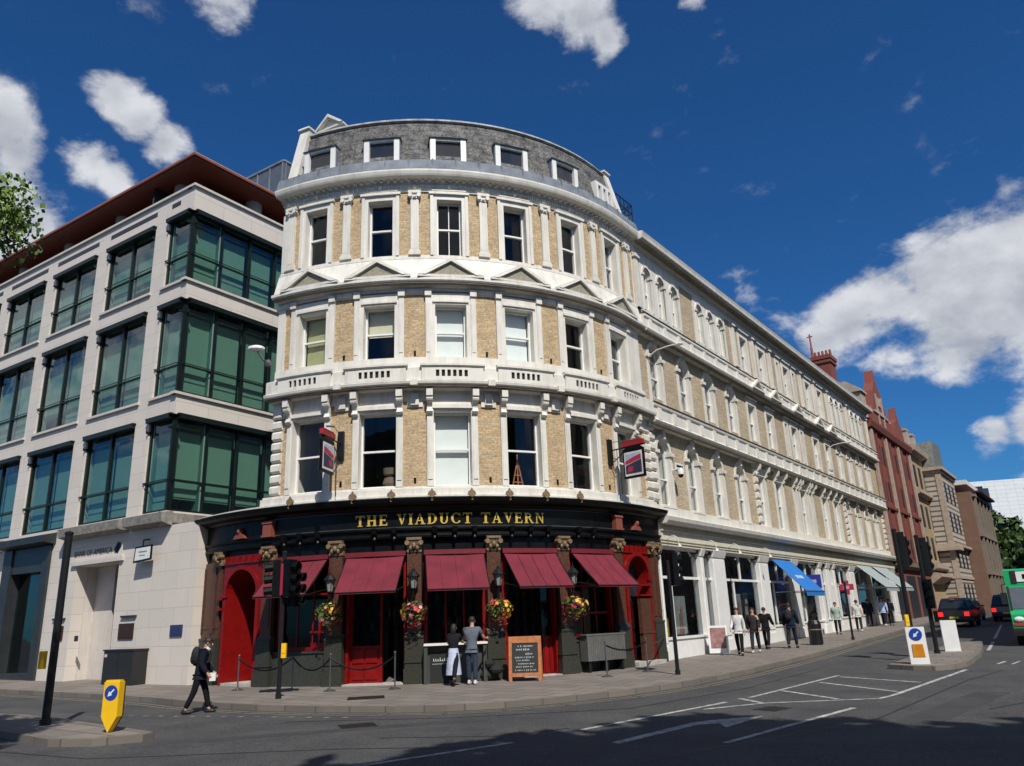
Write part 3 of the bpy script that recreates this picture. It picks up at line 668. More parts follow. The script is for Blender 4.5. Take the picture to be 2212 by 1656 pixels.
for i,b in enumerate(BC):
    if i==5: continue
    c=S(b); w_=.64; k=MB()
    k.bx(TV,c-w_,c-w_+.19,-.6,.02,17.22,18.30); k.bx(TV,c+w_-.19,c+w_,-.6,.02,17.22,18.30); k.bx(TV,c-w_+.19,c+w_-.19,-.6,.0,18.22,18.30); k.bx(TV,c-w_+.19,c+w_-.19,-.6,.0,17.22,17.30)
    ko=k.build('dormer',SASH,roof)
    # glass and lead top
    g=MB(); g.bx(TV,c-w_+.19,c+w_-.19,-.12,-.11,17.30,18.22); g.build('dormer_pane',mat('dark_dormer_glass',(.03,.032,.04),.1,spec=.6),roof)
    l=MB(); l.prof(TV,c-w_-.06,c+w_+.06,[(.06,18.30),(.08,18.32),(-.5,18.50),(-.5,18.30)]); l.bx(TV,c-w_-.03,c-w_-.002,-.5,-.02,17.25,18.3); l.bx(TV,c+w_+.002,c+w_+.03,-.5,-.02,17.25,18.3); l.build('dormer_cheeks',LEAD,roof)
c=S(52.05); k=MB()
for j in range(4): k.bx(TV,c-.62+j*.36,c-.62+j*.36+.14,-.3,.02,17.22,18.15)
k.bx(TV,c-.62,c+.60,-.3,.0,18.15,18.28); k.build('dormer',SASH,roof)
g=MB(); g.bx(TV,c-.6,c+.58,-.34,-.31,17.22,18.2); g.build('dormer_pane',MATS['dark_dormer_glass'],roof)
# end walls (fire walls) of the roof with their pediments
for (ua,ub,zt,sg) in ((UL+.08,UL+.52,19.75,1),(TV.st+.62,TV.st+1.02,19.55,-1)):
    k=MB(); k.prof(TV,ua,ub,[(.10,17.0),(.08,17.3),(-.50,zt),(-2.6,zt+.05),(-2.6,17.0)]); k.prof(TV,ua-.05,ub+.05,[(-.5,zt),(-.4,zt),(-.42,zt+.08),(-2.6,zt+.14),(-2.6,zt+.04)]); k.build('fire_wall',WHITE,PUB)
def mini_ped(uc,d,z,w_,hh):
    k=MB(); k.bx(TV,uc-w_*.78,uc+w_*.78,d-.6,d,z-1.9,z,step=9); k.poly(TV,[(uc-w_,z),(uc+w_,z),(uc+w_,z+.08),(uc-w_,z+.08)],d-.7,d+.16)
    k.poly(TV,[(uc-w_,z+.08),(uc-w_+.2,z+.08),(uc,z+hh-.08),(uc,z+hh+.06)],d-.7,d+.2); k.poly(TV,[(uc+w_,z+.08),(uc+w_-.2,z+.08),(uc,z+hh-.08),(uc,z+hh+.06)],d-.7,d+.2)
    k.poly(TV,[(uc-w_+.2,z+.08),(uc+w_-.2,z+.08),(uc,z+hh-.08)],d-.6,d+.03); k.build('roof_pediment',WHITE,PUB)
mini_ped(S(-29.5),-2.6,21.25,1.05,.62); mini_ped(TV.st+.7,-2.6,20.3,.9,.55)
rl=MB()
for zz in (17.95,18.35,18.75):
    rl.tube([TV.at(TV.st+1.2,-.3,zz),TV.at(TV.st+2.6,-.3,zz),TV.at(TV.st+2.6,-1.8,zz)],.022,6)
for uu in (1.2,1.55,1.9,2.25,2.6): rl.cyl(TV.at(TV.st+uu,-.3,17.0),TV.at(TV.st+uu,-.3,18.8),.025,n=6)
rl.tube([TV.at(TV.st+1.2,-.3,17.6),TV.at(TV.st+2.6,-.3,18.7)],.02,6); rl.build('roof_railing',POLEB,PUB)
# windows
styles1=[(GLASS,None,0),(GLASS,None,0),(GLASS,BLINDW,.97),(GLASS,None,0),(GLASS,None,0),(GLASS,None,0)]
for i,b in enumerate(BC):
    bl1={2:(BLINDW,.965)}.get(i,(None,0)); window(TV,PUB,S(b),1.2,5.73,8.15,-.27,blind=bl1[0],bl_h=bl1[1])
    bl2={0:(BLINDG,.97),1:(BLINDC,.52),2:(BLINDW,.97),3:(BLINDW,.97)}.get(i,(None,0)); window(TV,PUB,S(b),1.04,9.98,11.85,-.27,blind=bl2[0],bl_h=bl2[1])
    window(TV,PUB,S(b),.86,13.70,15.80,-.27,bars='sashv' if i==2 else 'sash')
# vent bricks in the panels
for z0,pl in ((10.05,PC[1:6]),(5.85,PC[1:6])):
    k=MB()
    for p in pl: k.nxt(); k.bx(TV,S(p)-.035,S(p)+.035,.0,.02,z0,z0+.17)
    k.build('vent_pipes',BLACKP,PUB)
# things leaning in the first floor windows
k=MB(); c=S(24.4)-.12
for p,q in (((-.22,0),(0,.95)),((.22,0),(0,.95)),((-.17,.22),(.17,.22)),((-.12,.45),(.12,.45)),((0,.1),(0,1.15))): k.cyl(TV.at(c+p[0],-.55,5.75+p[1]),TV.at(c+q[0],-.55,5.75+q[1]),.022,n=6)
tag(k.build('artist_easel',WOODO),'orange wooden easel inside the first floor window of the tavern','easel')
k=MB(); c=S(-3.2)+.1; k.lathe(TV.at(c,-.6,5.75),[(0,0),(.20,.02),(.26,.2),(.2,.38),(.12,.42),(.22,.5),(.24,.7),(0,.72)],12); tag(k.build('cloth_bundle',mat('brown_cloth',(.16,.12,.09),.9)),'brown bundle on the sill inside the tavern window left of the blind','bundle')
for o in PUB.children: pass
# ---------------------------------------------------------------- pub ground floor
GL,GR=S(-48.5),TV.st+1.45
hl=[(S(-37.3),S(-28.6),-.3,2.80,'a')]
BK=BC[:5]
sills=[1.0,-.3,1.0,-.3,1.05]
for b,zz in zip(BK,sills): hl.append((S(b)-.92,S(b)+.92,zz,3.62))
hl.append((S(47.9),S(56.3),-.3,2.92,'a'))
mb=MB(); mb.wall(TV,GL,GR,-.3,5.2,-.40,0,hl); mb.build('ground_wall',BLACKP,PUB)
k=MB(); k.bx(TV,GL-.02,GL+.2,-3.5,-.41,-.3,5.3); k.bx(TV,GR-.25,GR+.0,-3.5,-.41,-.3,5.3); k.build('side_wall',BLACKP,PUB)
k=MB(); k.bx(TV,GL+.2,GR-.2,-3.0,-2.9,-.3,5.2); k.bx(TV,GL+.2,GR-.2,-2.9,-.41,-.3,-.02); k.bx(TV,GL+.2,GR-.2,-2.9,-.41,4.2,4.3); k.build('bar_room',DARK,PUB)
# fascia
fa=MB(); fa.prof(TV,GL-.1,GR+.05,[(0,4.16),(.16,4.16),(.18,4.22),(.14,4.27),(.14,4.36),(.20,4.38),(.22,4.43),(.12,4.46),(.12,5.00),(.20,5.02),(.26,5.08),(.46,5.14),(.52,5.20),(.56,5.31),(.50,5.34),(0,5.38)],mit0=-.5,mit1=.1)
fa.build('fascia_cornice',BLACKP,PUB)
k=MB(); k.bx(TV,GL-.15,GR,.0,.28,5.382,5.43); k.build('cornice_flashing',WHITE,PUB)
ft=MB(); ft.bx(TV,S(-25),S(44),.121,.135,4.47,4.50); ft.bx(TV,S(-25),S(44),.121,.135,4.98,5.01); ft.build('fascia_beads',mat('dull_black_bead',(.05,.055,.06),.3),PUB)
# serif lettering built from strokes (unit height 1)
def glyph(ch):
    q=[];A=lambda *p:q.append(p)
    def arc(cx,cy,rx,ry,a0,a1,t0,t1,n=10):
        for i in range(n):
            a,b=a0+(a1-a0)*i/n,a0+(a1-a0)*(i+1)/n
            w=lambda x:(t0+(t1-t0)*abs(math.cos(x)))
            A((cx+rx*math.cos(a),cy+ry*math.sin(a)),(cx+rx*math.cos(b),cy+ry*math.sin(b)),(cx+(rx-w(b))*math.cos(b),cy+(ry-w(b)*.8)*math.sin(b)),(cx+(rx-w(a))*math.cos(a),cy+(ry-w(a)*.8)*math.sin(a)))
    def R_(x0,y0,x1,y1): A((x0,y0),(x1,y0),(x1,y1),(x0,y1))
    def stem(x,w=.2,y0=0,y1=1,sf=.09): R_(x,y0,x+w,y1); R_(x-sf,y0,x,y0+.07); R_(x+w,y0,x+w+sf,y0+.07); R_(x-sf,y1-.07,x,y1); R_(x+w,y1-.07,x+w+sf,y1)
    W=.8
    if ch=='T': R_(.3,0,.5,.90); R_(0,.88,.8,1); R_(.18,0,.3,.07); R_(.5,0,.62,.07); A((0,.88),(.09,.88),(.03,.70),(0,.70)); A((.8,.88),(.8,.70),(.77,.70),(.71,.88))
    elif ch=='H': stem(.09); stem(.6); R_(.29,.45,.6,.56); W=.89
    elif ch=='E': R_(.09,0,.29,1); R_(0,0,.09,.07); R_(0,.93,.09,1); R_(.29,0,.72,.1); R_(.29,.9,.68,1); R_(.29,.46,.55,.56); A((.64,.1),(.72,.1),(.72,.28),(.69,.28)); A((.62,.9),(.65,.72),(.68,.72),(.68,.9)); R_(.52,.38,.56,.64); W=.75
    elif ch=='V': A((.06,.97),(.28,.97),(.50,.12),(.40,0)); A((.40,0),(.50,.12),(.74,.97),(.64,.97)); R_(-.02,.93,.36,1); R_(.56,.93,.84,1); W=.82
    elif ch=='I': stem(.09); W=.38
    elif ch=='A': A((.06,.03),(.16,.03),(.42,.86),(.38,1)); A((.38,1),(.46,1),(.80,.03),(.58,.03)); R_(-.02,0,.26,.07); R_(.48,0,.90,.07); R_(.20,.30,.60,.39); W=.88
    elif ch=='D': R_(.09,0,.29,1); R_(0,0,.09,.07); R_(0,.93,.09,1); arc(.29,.5,.52,.5,-math.pi/2,math.pi/2,.09,.21,12); W=.84
    elif ch=='U': R_(.09,.3,.29,1); R_(0,.93,.38,1); R_(.62,.3,.72,1); R_(.53,.93,.81,1); arc(.405,.32,.315,.32,math.pi,2*math.pi,.10,.16,12); W=.84
    elif ch=='C': arc(.45,.5,.45,.5,.62,2*math.pi-.62,.09,.2,18); A((.74,.70),(.80,.66),(.80,1),(.76,1)); W=.84
    elif ch=='R': R_(.09,0,.29,1); R_(0,0,.38,.07); R_(0,.93,.09,1); arc(.29,.74,.38,.26,-math.pi/2,math.pi/2,.08,.18,10); A((.40,.49),(.56,.49),(.86,.0),(.66,.0)); R_(.66,0,.92,.07); W=.9
    elif ch=='N': R_(.09,0,.18,1); R_(.0,0,.28,.07); R_(0,.93,.2,1); A((.09,1),(.29,1),(.76,0),(.68,0)); R_(.67,0,.76,1); R_(.57,.93,.86,1); W=.85
    else: W=.45
    return q,W
def sign_text(txt,path,u0,u1,z0,z1,d0,d1,mat_,name,parent,gap=.17):
    hh=z1-z0; tot=sum(glyph(c)[1]+gap for c in txt)-gap; sx=(u1-u0)/tot; mb=MB(); x=0
    for c in txt:
        q,W=glyph(c)
        for p in q: mb.poly(path,[(u0+(x+a)*sx,z0+b*hh) for a,b in p],d0,d1)
        x+=W+gap
    return mb.build(name,mat_,parent)
sign_text('THE VIADUCT TAVERN',TV,S(-8.0),S(26.9),4.555,4.885,.125,.150,GOLD,'fascia_lettering',PUB)
# pilasters with gilt capitals
k=MB(); kb=MB()
PG=[-25.7,-11.5,2.6,16.7,30.7,45.0]
caps=[]
for p in PG:
    c=S(p); k.nxt(); kb.nxt(); k.bx(TV,c-.21,c+.21,0,.16,1.45,3.72); k.bx(TV,c-.14,c+.14,.16,.175,1.7,3.5)
    kb.bx(TV,c-.27,c+.27,0,.22,-.3,1.25); kb.prof(TV,c-.27,c+.27,[(0,1.25),(.24,1.25),(.26,1.30),(.18,1.40),(.16,1.45),(0,1.45)]); kb.bx(TV,c-.30,c+.30,0,.27,-.3,.42)
    kb.bx(TV,c-.29,c+.29,0,.25,.58,.62)
for p,w_ in ((-43.9,.75),(59.3,.34)):
    c=S(p); k.nxt(); kb.nxt()
    k.bx(TV,c-w_,c+w_,0,.10,1.45,3.85); kb.bx(TV,c-w_,c+w_,0,.16,-.3,1.38); kb.bx(TV,c-w_,c+w_,0,.19,-.3,.4); kb.bx(TV,c-w_,c+w_,0,.18,1.38,1.45)
    for x in (-.5,.5): k.bx(TV,c+w_*x-.1,c+w_*x+.1,.10,.13,1.6,3.7)
    k.bx(TV,c-w_,c+w_,.10,.12,1.75,1.80)
k.build('granite_pilasters',PGRAN,PUB); kb.build('pilaster_bases',GRAN,PUB)
for p in PG+[-47.6,-39.8,57.7,61]:
    c=S(p); k=MB(); w_=.20 if p in PG else .12
    k.prof(TV,c-w_-.02,c+w_+.02,[(0,3.72),(.19,3.72),(.20,3.76),(.17,3.79),(.16,3.82),(.24,4.05),(.28,4.09),(.28,4.16),(0,4.16)])
    for sg in (-1,1):
        k.cyl(TV.at(c+sg*w_,.1,4.0),TV.at(c+sg*w_,.30,4.0),.075,n=8); k.ell(TV.at(c+sg*w_*.5,.24,3.85),.06,.06,.07,n=6,k=4)
    k.ell(TV.at(c,.26,3.92),.07,.07,.09,n=7,k=5); k.build('carved_capital',GILT,PUB)
# black consoles under the fascia
k=MB()
for d in (-4.4,-.9,6.2,9.75,13.3,20.2,23.8,27.4,34.2,37.9,-18.6,-15,-22):
    k.nxt(); k.prof(TV,S(d)-.07,S(d)+.07,[(.1,4.16),(.30,4.30),(.34,4.46),(.1,4.46)]); k.ell(TV.at(S(d),.2,4.14),.06,.06,.08,n=7,k=4)
k.build('fascia_consoles',BLACKP,PUB)
for d in (-8,-1.2,5.8,12.7,19.5,26.6,-20,34):
    k=MB(); c=S(d); k.bx(TV,c-.08,c+.08,.42,.52,5.34,5.39); k.poly(TV,[(c-.13,5.39),(c+.13,5.39),(c+.10,5.49),(c+.04,5.53),(c,5.61),(c-.04,5.53),(c-.10,5.49)],.44,.50); k.ell(TV.at(c,.50,5.28),.07,.05,.09,n=7,k=4); k.build('cornice_ornament',GILT,PUB)
# red blocks and little pediments on the end bays
RB=mat('red_painted_carving',(.28,.05,.035),.6,col2=(.16,.07,.05),scale=20)
for p in (-25.7,45.0):
    k=MB(); c=S(p); k.bx(TV,c-.17,c+.17,.12,.30,4.50,4.86); k.prof(TV,c-.2,c+.2,[(.12,4.86),(.33,4.86),(.30,4.94),(.12,4.97)]); k.bx(TV,c-.2,c+.2,.12,.33,4.44,4.50); k.build('red_carved_block',RB,PUB)
for p in (-33.4,51.9):
    k=MB(); c=S(p); k.poly(TV,[(c-.28,4.50),(c+.28,4.50),(c+.20,4.60),(c+.08,4.66),(c+.06,4.78),(c,4.86),(c-.06,4.78),(c-.08,4.66),(c-.20,4.60)],.12,.24); k.ell(TV.at(c,.25,4.74),.06,.05,.08,n=7,k=4); k.build('shell_ornament',RB,PUB)
for p in (-47.9,):
    k=MB(); c=S(p); k.lathe(TV.at(c,.2,4.3),[(0,0),(.10,.02),(.06,.12),(.12,.22),(.08,.34),(.10,.42),(.05,.5),(0,.6)],10); k.build('urn_ornament',GILT,PUB)
# arched red bays
for (a,b,zs,za) in ((-38.6,-27.6,2.80,0),(46.9,57.4,2.92,1)):
    k=MB(); ua,ub=S(a),S(b); ia,ib=(S(-37.3),S(-28.6)) if not za else (S(47.9),S(56.3)); zt=3.98
    k.bx(TV,ua,ia,0,.07,-.2,zs); k.bx(TV,ib,ub,0,.07,-.2,zs); k.bx(TV,ua,ia,0,.07,zs,zt); k.bx(TV,ib,ub,0,.07,zs,zt); k.arch(TV,ia,ib,zs,zt,0,.07,n=14)
    k.archband(TV,(ia+ib)/2,(ib-ia)/2-.0,.13,zs,.07,.13,n=14); k.bx(TV,ua,ub,.07,.12,3.72,3.78)
    for x in (ia-.13,ib+.0): k.bx(TV,x,x+.13,.07,.12,-.2,zs-.12); k.bx(TV,x-.03,x+.16,.07,.16,zs-.12,zs)
    for j in range(6): k.bx(TV,ua+(ub-ua)*(j+.5)/6-.025,ua+(ub-ua)*(j+.5)/6+.025,.07,.13,3.80,3.97)
    ko=k.build('red_arch_surround',REDP,PUB)
    # recess lining and door
    k=MB(); dp=-1.25 if not za else -.35
    k.bx(TV,ia,ia+.02,dp,.0,-.2,zs+.0); k.bx(TV,ib-.02,ib,dp,.0,-.2,zs+.0); k.archband(TV,(ia+ib)/2,(ib-ia)/2-.02,.019,zs,dp,.0,n=14)
    k.build('red_reveal',REDP,ko); k=MB()
    k.bx(TV,ia,ib,dp-.06,dp,-.2,2.15)
    for z0,z1 in ((.15,.62),(.75,1.05),(1.2,1.95)):
        for x0,x1 in ((.08,.46),(.54,.92)): k.bx(TV,ia+(ib-ia)*x0,ia+(ib-ia)*x1,dp,dp+.03,z0,z1)
    k.build('dark_door',mat('shade_dark_red_door',(.035,.006,.006),.4),ko)  # door colour taken near black to paint in the shade of the recess
    k=MB(); k.bx(TV,ia,ib,dp-.06,dp-.02,2.15,zs+.8); k.build('fanlight',MATS['dark_dormer_glass'],ko)
k=MB(); k.bx(TV,S(52.0),S(57.0),-.02,.11,.2,2.2); k.bx(TV,S(51.8),S(57.2),-.0,.13,1.05,1.12); k.build('granite_panel',PGRAN,PUB)
k=MB(); k.bx(TV,S(51.9),S(57.2),-.1,.16,2.28,2.34); k.bx(TV,S(51.9),S(57.2),-.1,.14,2.62,2.68); k.build('red_sill_rails',REDP,PUB)
for z in (2.30,2.62):
    k=MB(); k.bx(TV,S(-39.6),S(-38.0),.05,.18,z,z+.07); k.build('red_ledge',REDP,PUB)
k=MB(); k.bx(TV,S(-31.6),S(-30.2),-1.20,-1.18,1.15,1.45); k.build('notice_sheet',WPL,PUB)
# bay joinery
RJ=MB(); DG=MB(); RS=MB(); ST=MB()
def post(c,w_,z0,z1,d0=-.30,d1=-.12): RJ.bx(TV,c-w_/2,c+w_/2,d0,d1,z0,z1)
for i,b in enumerate(BK):
    c=S(b); z=sills[i]; RJ.nxt(); DG.nxt()
    for sg in (-1,1): post(c+sg*.88,.09,z if z>0 else -.1,3.62,-.36,-.04)
    RJ.bx(TV,c-.92,c+.92,-.34,-.02,3.50,3.62)
    RJ.bx(TV,c-.92,c+.92,.0,.12,3.72,3.78)
    if i in (0,2,4):
        RJ.bx(TV,c-.84,c+.84,-.3,-.1,z,z+.1); DG.bx(TV,c-.84,c+.84,-.22,-.21,z+.1,3.5)
        for x in (-.28,.28): RJ.bx(TV,c+x-.02,c+x+.02,-.24,-.19,z+.1,3.5)
        RJ.bx(TV,c-.84,c+.84,-.24,-.19,2.6,2.66)
    if i==0: RJ.bx(TV,c+.25,c+.84,-.26,-.16,1.10,1.22); RJ.bx(TV,c+.5,c+.56,-.26,-.16,1.22,2.1); RJ.bx(TV,c+.2,c+.84,-.26,-.16,1.50,1.56)
    if i==4: RJ.bx(TV,c-.8,c+.84,-.26,-.16,1.75,1.82)
# door bay 1: red leaf on the left, open on the right
c=S(BK[1]); RJ.nxt(); DG.nxt(); RJ.bx(TV,c-.84,c+.10,-.30,-.24,.02,1.08); 
for x0,x1 in ((-.76,-.40),(-.34,.02)): RJ.bx(TV,c+x0,c+x1,-.24,-.21,.14,.5); RJ.bx(TV,c+x0,c+x1,-.24,-.21,.6,.98)
RJ.bx(TV,c+.10,c+.17,-.34,-.2,-.1,3.5); DG.bx(TV,c-.84,c+.1,-.28,-.27,1.08,3.5); RJ.bx(TV,c-.84,c-.78,-.3,-.24,1.08,3.5)
c=S(BK[3]); RJ.nxt(); DG.nxt(); RJ.bx(TV,c+.48,c+.84,-.30,-.24,.02,1.15); RJ.bx(TV,c+.52,c+.62,-.24,-.21,.1,1.1); RJ.bx(TV,c+.70,c+.80,-.24,-.21,.1,1.1); DG.bx(TV,c+.48,c+.84,-.28,-.27,1.15,3.5); RJ.bx(TV,c-.84,c-.74,-.3,-.05,-.1,1.2); RJ.bx(TV,c-.84,c-.79,-.3,-.05,1.2,3.5)
RJ.build('red_joinery',REDP,PUB); DG.build('bar_window_pane',GLASSD,PUB)
for i,(a,b_) in enumerate(((-27.4,-13.2),(4.3,15.2),(32.4,43.2))):
    RS.nxt(); RS.bx(TV,S(a),S(b_),0.0,.06,-.3,.98); RS.bx(TV,S(a),S(b_),.06,.09,-.3,.45); RS.bx(TV,S(a),S(b_),.06,.10,.93,.99)
for p in (-27.0,-9.9,1.1): pass
RS.build('granite_stall_riser',GREYG,PUB)
for b in (BK[1],BK[3]): ST.nxt(); ST.bx(TV,S(b)-.98,S(b)+.98,-.4,.22,-.25,.04)
ST.nxt(); ST.bx(TV,S(-37.3),S(-28.6),-.9,.10,-.25,.10); ST.nxt(); ST.bx(TV,S(46.9),S(57.6),-.9,.42,-.25,.18)
ST.build('door_step',mat('worn_white_step',(.45,.42,.38),.8,var=.15,scale=6),PUB)
# dim things inside the bar
k=MB(); rnd=random.Random(8)
for j in range(46):
    u=rnd.uniform(S(-24),S(43)); z=rnd.choice((1.5,1.9,2.3)); k.cyl(TV.at(u,-2.7,z),TV.at(u,-2.7,z+.28),.04,.03,n=6,m=rnd.choice((0,1,1)))
for z in (1.48,1.88,2.28): k.bx(TV,S(-24),S(43),-2.85,-2.6,z-.03,z,2)
k.build('bar_shelves',[mat('bottle_glass',(.05,.10,.06),.2),mat('amber_bottle',(.2,.09,.02),.2),mat('dark_wood',(.06,.03,.015),.5)],PUB)
# awnings
for i,b in enumerate(BK):
    c=S(b); w_=.90; k=MB(); n=6
    for j in range(n):
        a0=j/n;a1=(j+1)/n
        f=lambda a:( .14+1.13*a, 3.64-1.05*a-.045*math.sin(math.pi*a))
        (d0,z0),(d1,z1)=f(a0),f(a1)
        fw=lambda d,u:(c+(u-c)*(TV.R/(TV.R+d)))   # keep the cloth rectangular on the curved front
        P=[TV.at(fw(d0,c-w_),d0,z0),TV.at(fw(d0,c+w_),d0,z0),TV.at(fw(d1,c+w_),d1,z1),TV.at(fw(d1,c-w_),d1,z1)]
        k.face(P,[(0,a0),(1.8,a0),(1.8,a1),(0,a1)]); k.face([p-Vector((0,0,.012)) for p in reversed(P)])
    fw=lambda d,u:(c+(u-c)*(TV.R/(TV.R+d)))
    for q_ in (-.45,0,.45):
        for j in range(n):
            (d0,z0),(d1,z1)=f(j/n),f((j+1)/n); k.face([TV.at(fw(d0,c+q_-.008),d0,z0+.006),TV.at(fw(d0,c+q_+.008),d0,z0+.006),TV.at(fw(d1,c+q_+.008),d1,z1+.006),TV.at(fw(d1,c+q_-.008),d1,z1+.006)])
    k.face([TV.at(fw(1.27,c-w_),1.27,2.59),TV.at(fw(1.27,c+w_),1.27,2.59),TV.at(fw(1.28,c+w_),1.28,2.53),TV.at(fw(1.28,c-w_),1.28,2.53)])
    ao=k.build('awning',MAROON,PUB)
    k=MB(); k.cyl(TV.at(fw(1.27,c-w_),1.27,2.57),TV.at(fw(1.27,c+w_),1.27,2.57),.025,n=6)
    for sg in (-1,1): k.tube([TV.at(c+sg*.86,.05,2.75),TV.at(fw(1.25,c+sg*.88),1.25,2.57)],.018,6); k.cyl(TV.at(c+sg*.88,.10,3.66),TV.at(fw(1.27,c+sg*.9),1.27,2.60),.012,n=6)
    k.build('awning_arm',POLEB,ao)
    k=MB(); k.bx(TV,c-.92,c+.92,.02,.18,3.64,3.78); k.build('awning_box',mat('dark_red_box',(.16,.012,.02),.5),ao)
# wall lanterns
LG=mat('lantern_glass',(.25,.27,.25),.15,var=.1,spec=.6)
def lantern(p,label):
    c=S(p); base=TV.at(c,.50,2.62); t=thing('wall_lantern',label,'lantern',base,0,'black lanterns on the pub pilasters',setorg=True)
    k=MB(); k.lathe(base,[(0,-.12),(.03,-.1),(.05,0),(.10,.02),(.10,.04),(0,.04)],8)
    for j in range(6):
        a=math.pi/3*j; k.cyl(base+Vector((math.cos(a)*.09,math.sin(a)*.09,.04)),base+Vector((math.cos(a)*.145,math.sin(a)*.145,.36)),.010,n=5)
    k.lathe(base,[(.20,.36),(.20,.38),(.10,.50),(.05,.54),(.05,.58),(.02,.60),(0,.68)],8); k.cyl(base+Vector((0,0,.60)),base+Vector((0,0,.74)),.01,n=5)
    k.build('frame',POLEB,t)
    k=MB(); k.lathe(base,[(.08,.045),(.135,.355)],6); k.build('glass',LG,t)
    k=MB(); q=TV.at(c,.17,2.35); k.tube([q,TV.at(c,.30,2.30),TV.at(c,.44,2.38),TV.at(c,.50,2.52)],.018,7); k.tube([TV.at(c,.17,2.8),TV.at(c,.35,2.55),TV.at(c,.5,2.55)],.014,6); k.build('bracket',POLEB,t)
def basket(p,label,seed,z=2.02):
    c=S(p); o=TV.at(c,.50,z); t=thing('hanging_basket',label,'flower basket',o,0,'flower baskets hanging from the pub pilasters',setorg=True)
    rnd=random.Random(seed); k=MB(); k.lathe(o,[(0,-.16),(.12,-.12),(.19,0),(.20,.08)],12)
    for j in range(3): a=j*2.1; k.cyl(o+Vector((math.cos(a)*.19,math.sin(a)*.19,.06)),o+Vector((0,0,.45)),.006,n=4)
    k.build('wire_basket',DARK,t)
    k=MB()
    for j in range(560):
        v=Vector((rnd.gauss(0,1),rnd.gauss(0,1),rnd.gauss(0,1))).normalized()*rnd.uniform(.5,1.2); q=o+Vector((v.x*.32,v.y*.32,.02+v.z*(.20 if v.z>0 else .36))); a=Vector((rnd.gauss(0,1),rnd.gauss(0,1),rnd.gauss(0,1))).normalized(); b=a.orthogonal().normalized(); c2=a.cross(b); s=.035
        k.face([q-b*s,q+c2*s*.7,q+b*s,q-c2*s*.7])
    k.build('foliage',mat('basket_leaf',(.10,.17,.03),.5,var=.3,scale=9),t)
    k=MB()
    for j in range(58):
        v=Vector((rnd.gauss(0,1),rnd.gauss(0,1),rnd.gauss(-.2,1))).normalized(); q=o+Vector((v.x*.36,v.y*.36,-.02+v.z*(.20 if v.z>0 else .42)))*1.0+v*rnd.uniform(-.06,.10); mm=rnd.choice((0,0,1,2,3))
        if seed%2: mm=rnd.choice((0,1,1,2,3))
        s=rnd.uniform(.035,.062)
        for r_ in range(5):
            a=r_*1.257; d=v.orthogonal().normalized(); d=Matrix.Rotation(a,3,v)@d; e=v.cross(d); k.face([q,q+d*s*.6+e*s*.5+v*.005,q+d*s*1.25,q+d*s*.6-e*s*.5+v*.005],None,mm)
    k.build('flowers',[mat('orange_petals',(.80,.22,.03),.6),mat('crimson_petals',(.65,.03,.10),.6),mat('pink_petals',(.85,.35,.50),.6),mat('yellow_petals',(.80,.50,.05),.6)],t)
for p,l,sd_ in ((-11.6,'left, in front of the pilaster between the window and the left door',2),(2.6,'between the left door and the serving hatch',3),(16.9,'between the serving hatch and the right door',4),(31.2,'between the right door and the right window',5)):
    lantern(p,'black glazed lantern on the pilaster '+('left of the left door' if p<-5 else l)); basket(p,'flower basket on the pilaster '+('left of the left door' if p<-5 else l),sd_,z=2.10 if p<-5 else 2.04)
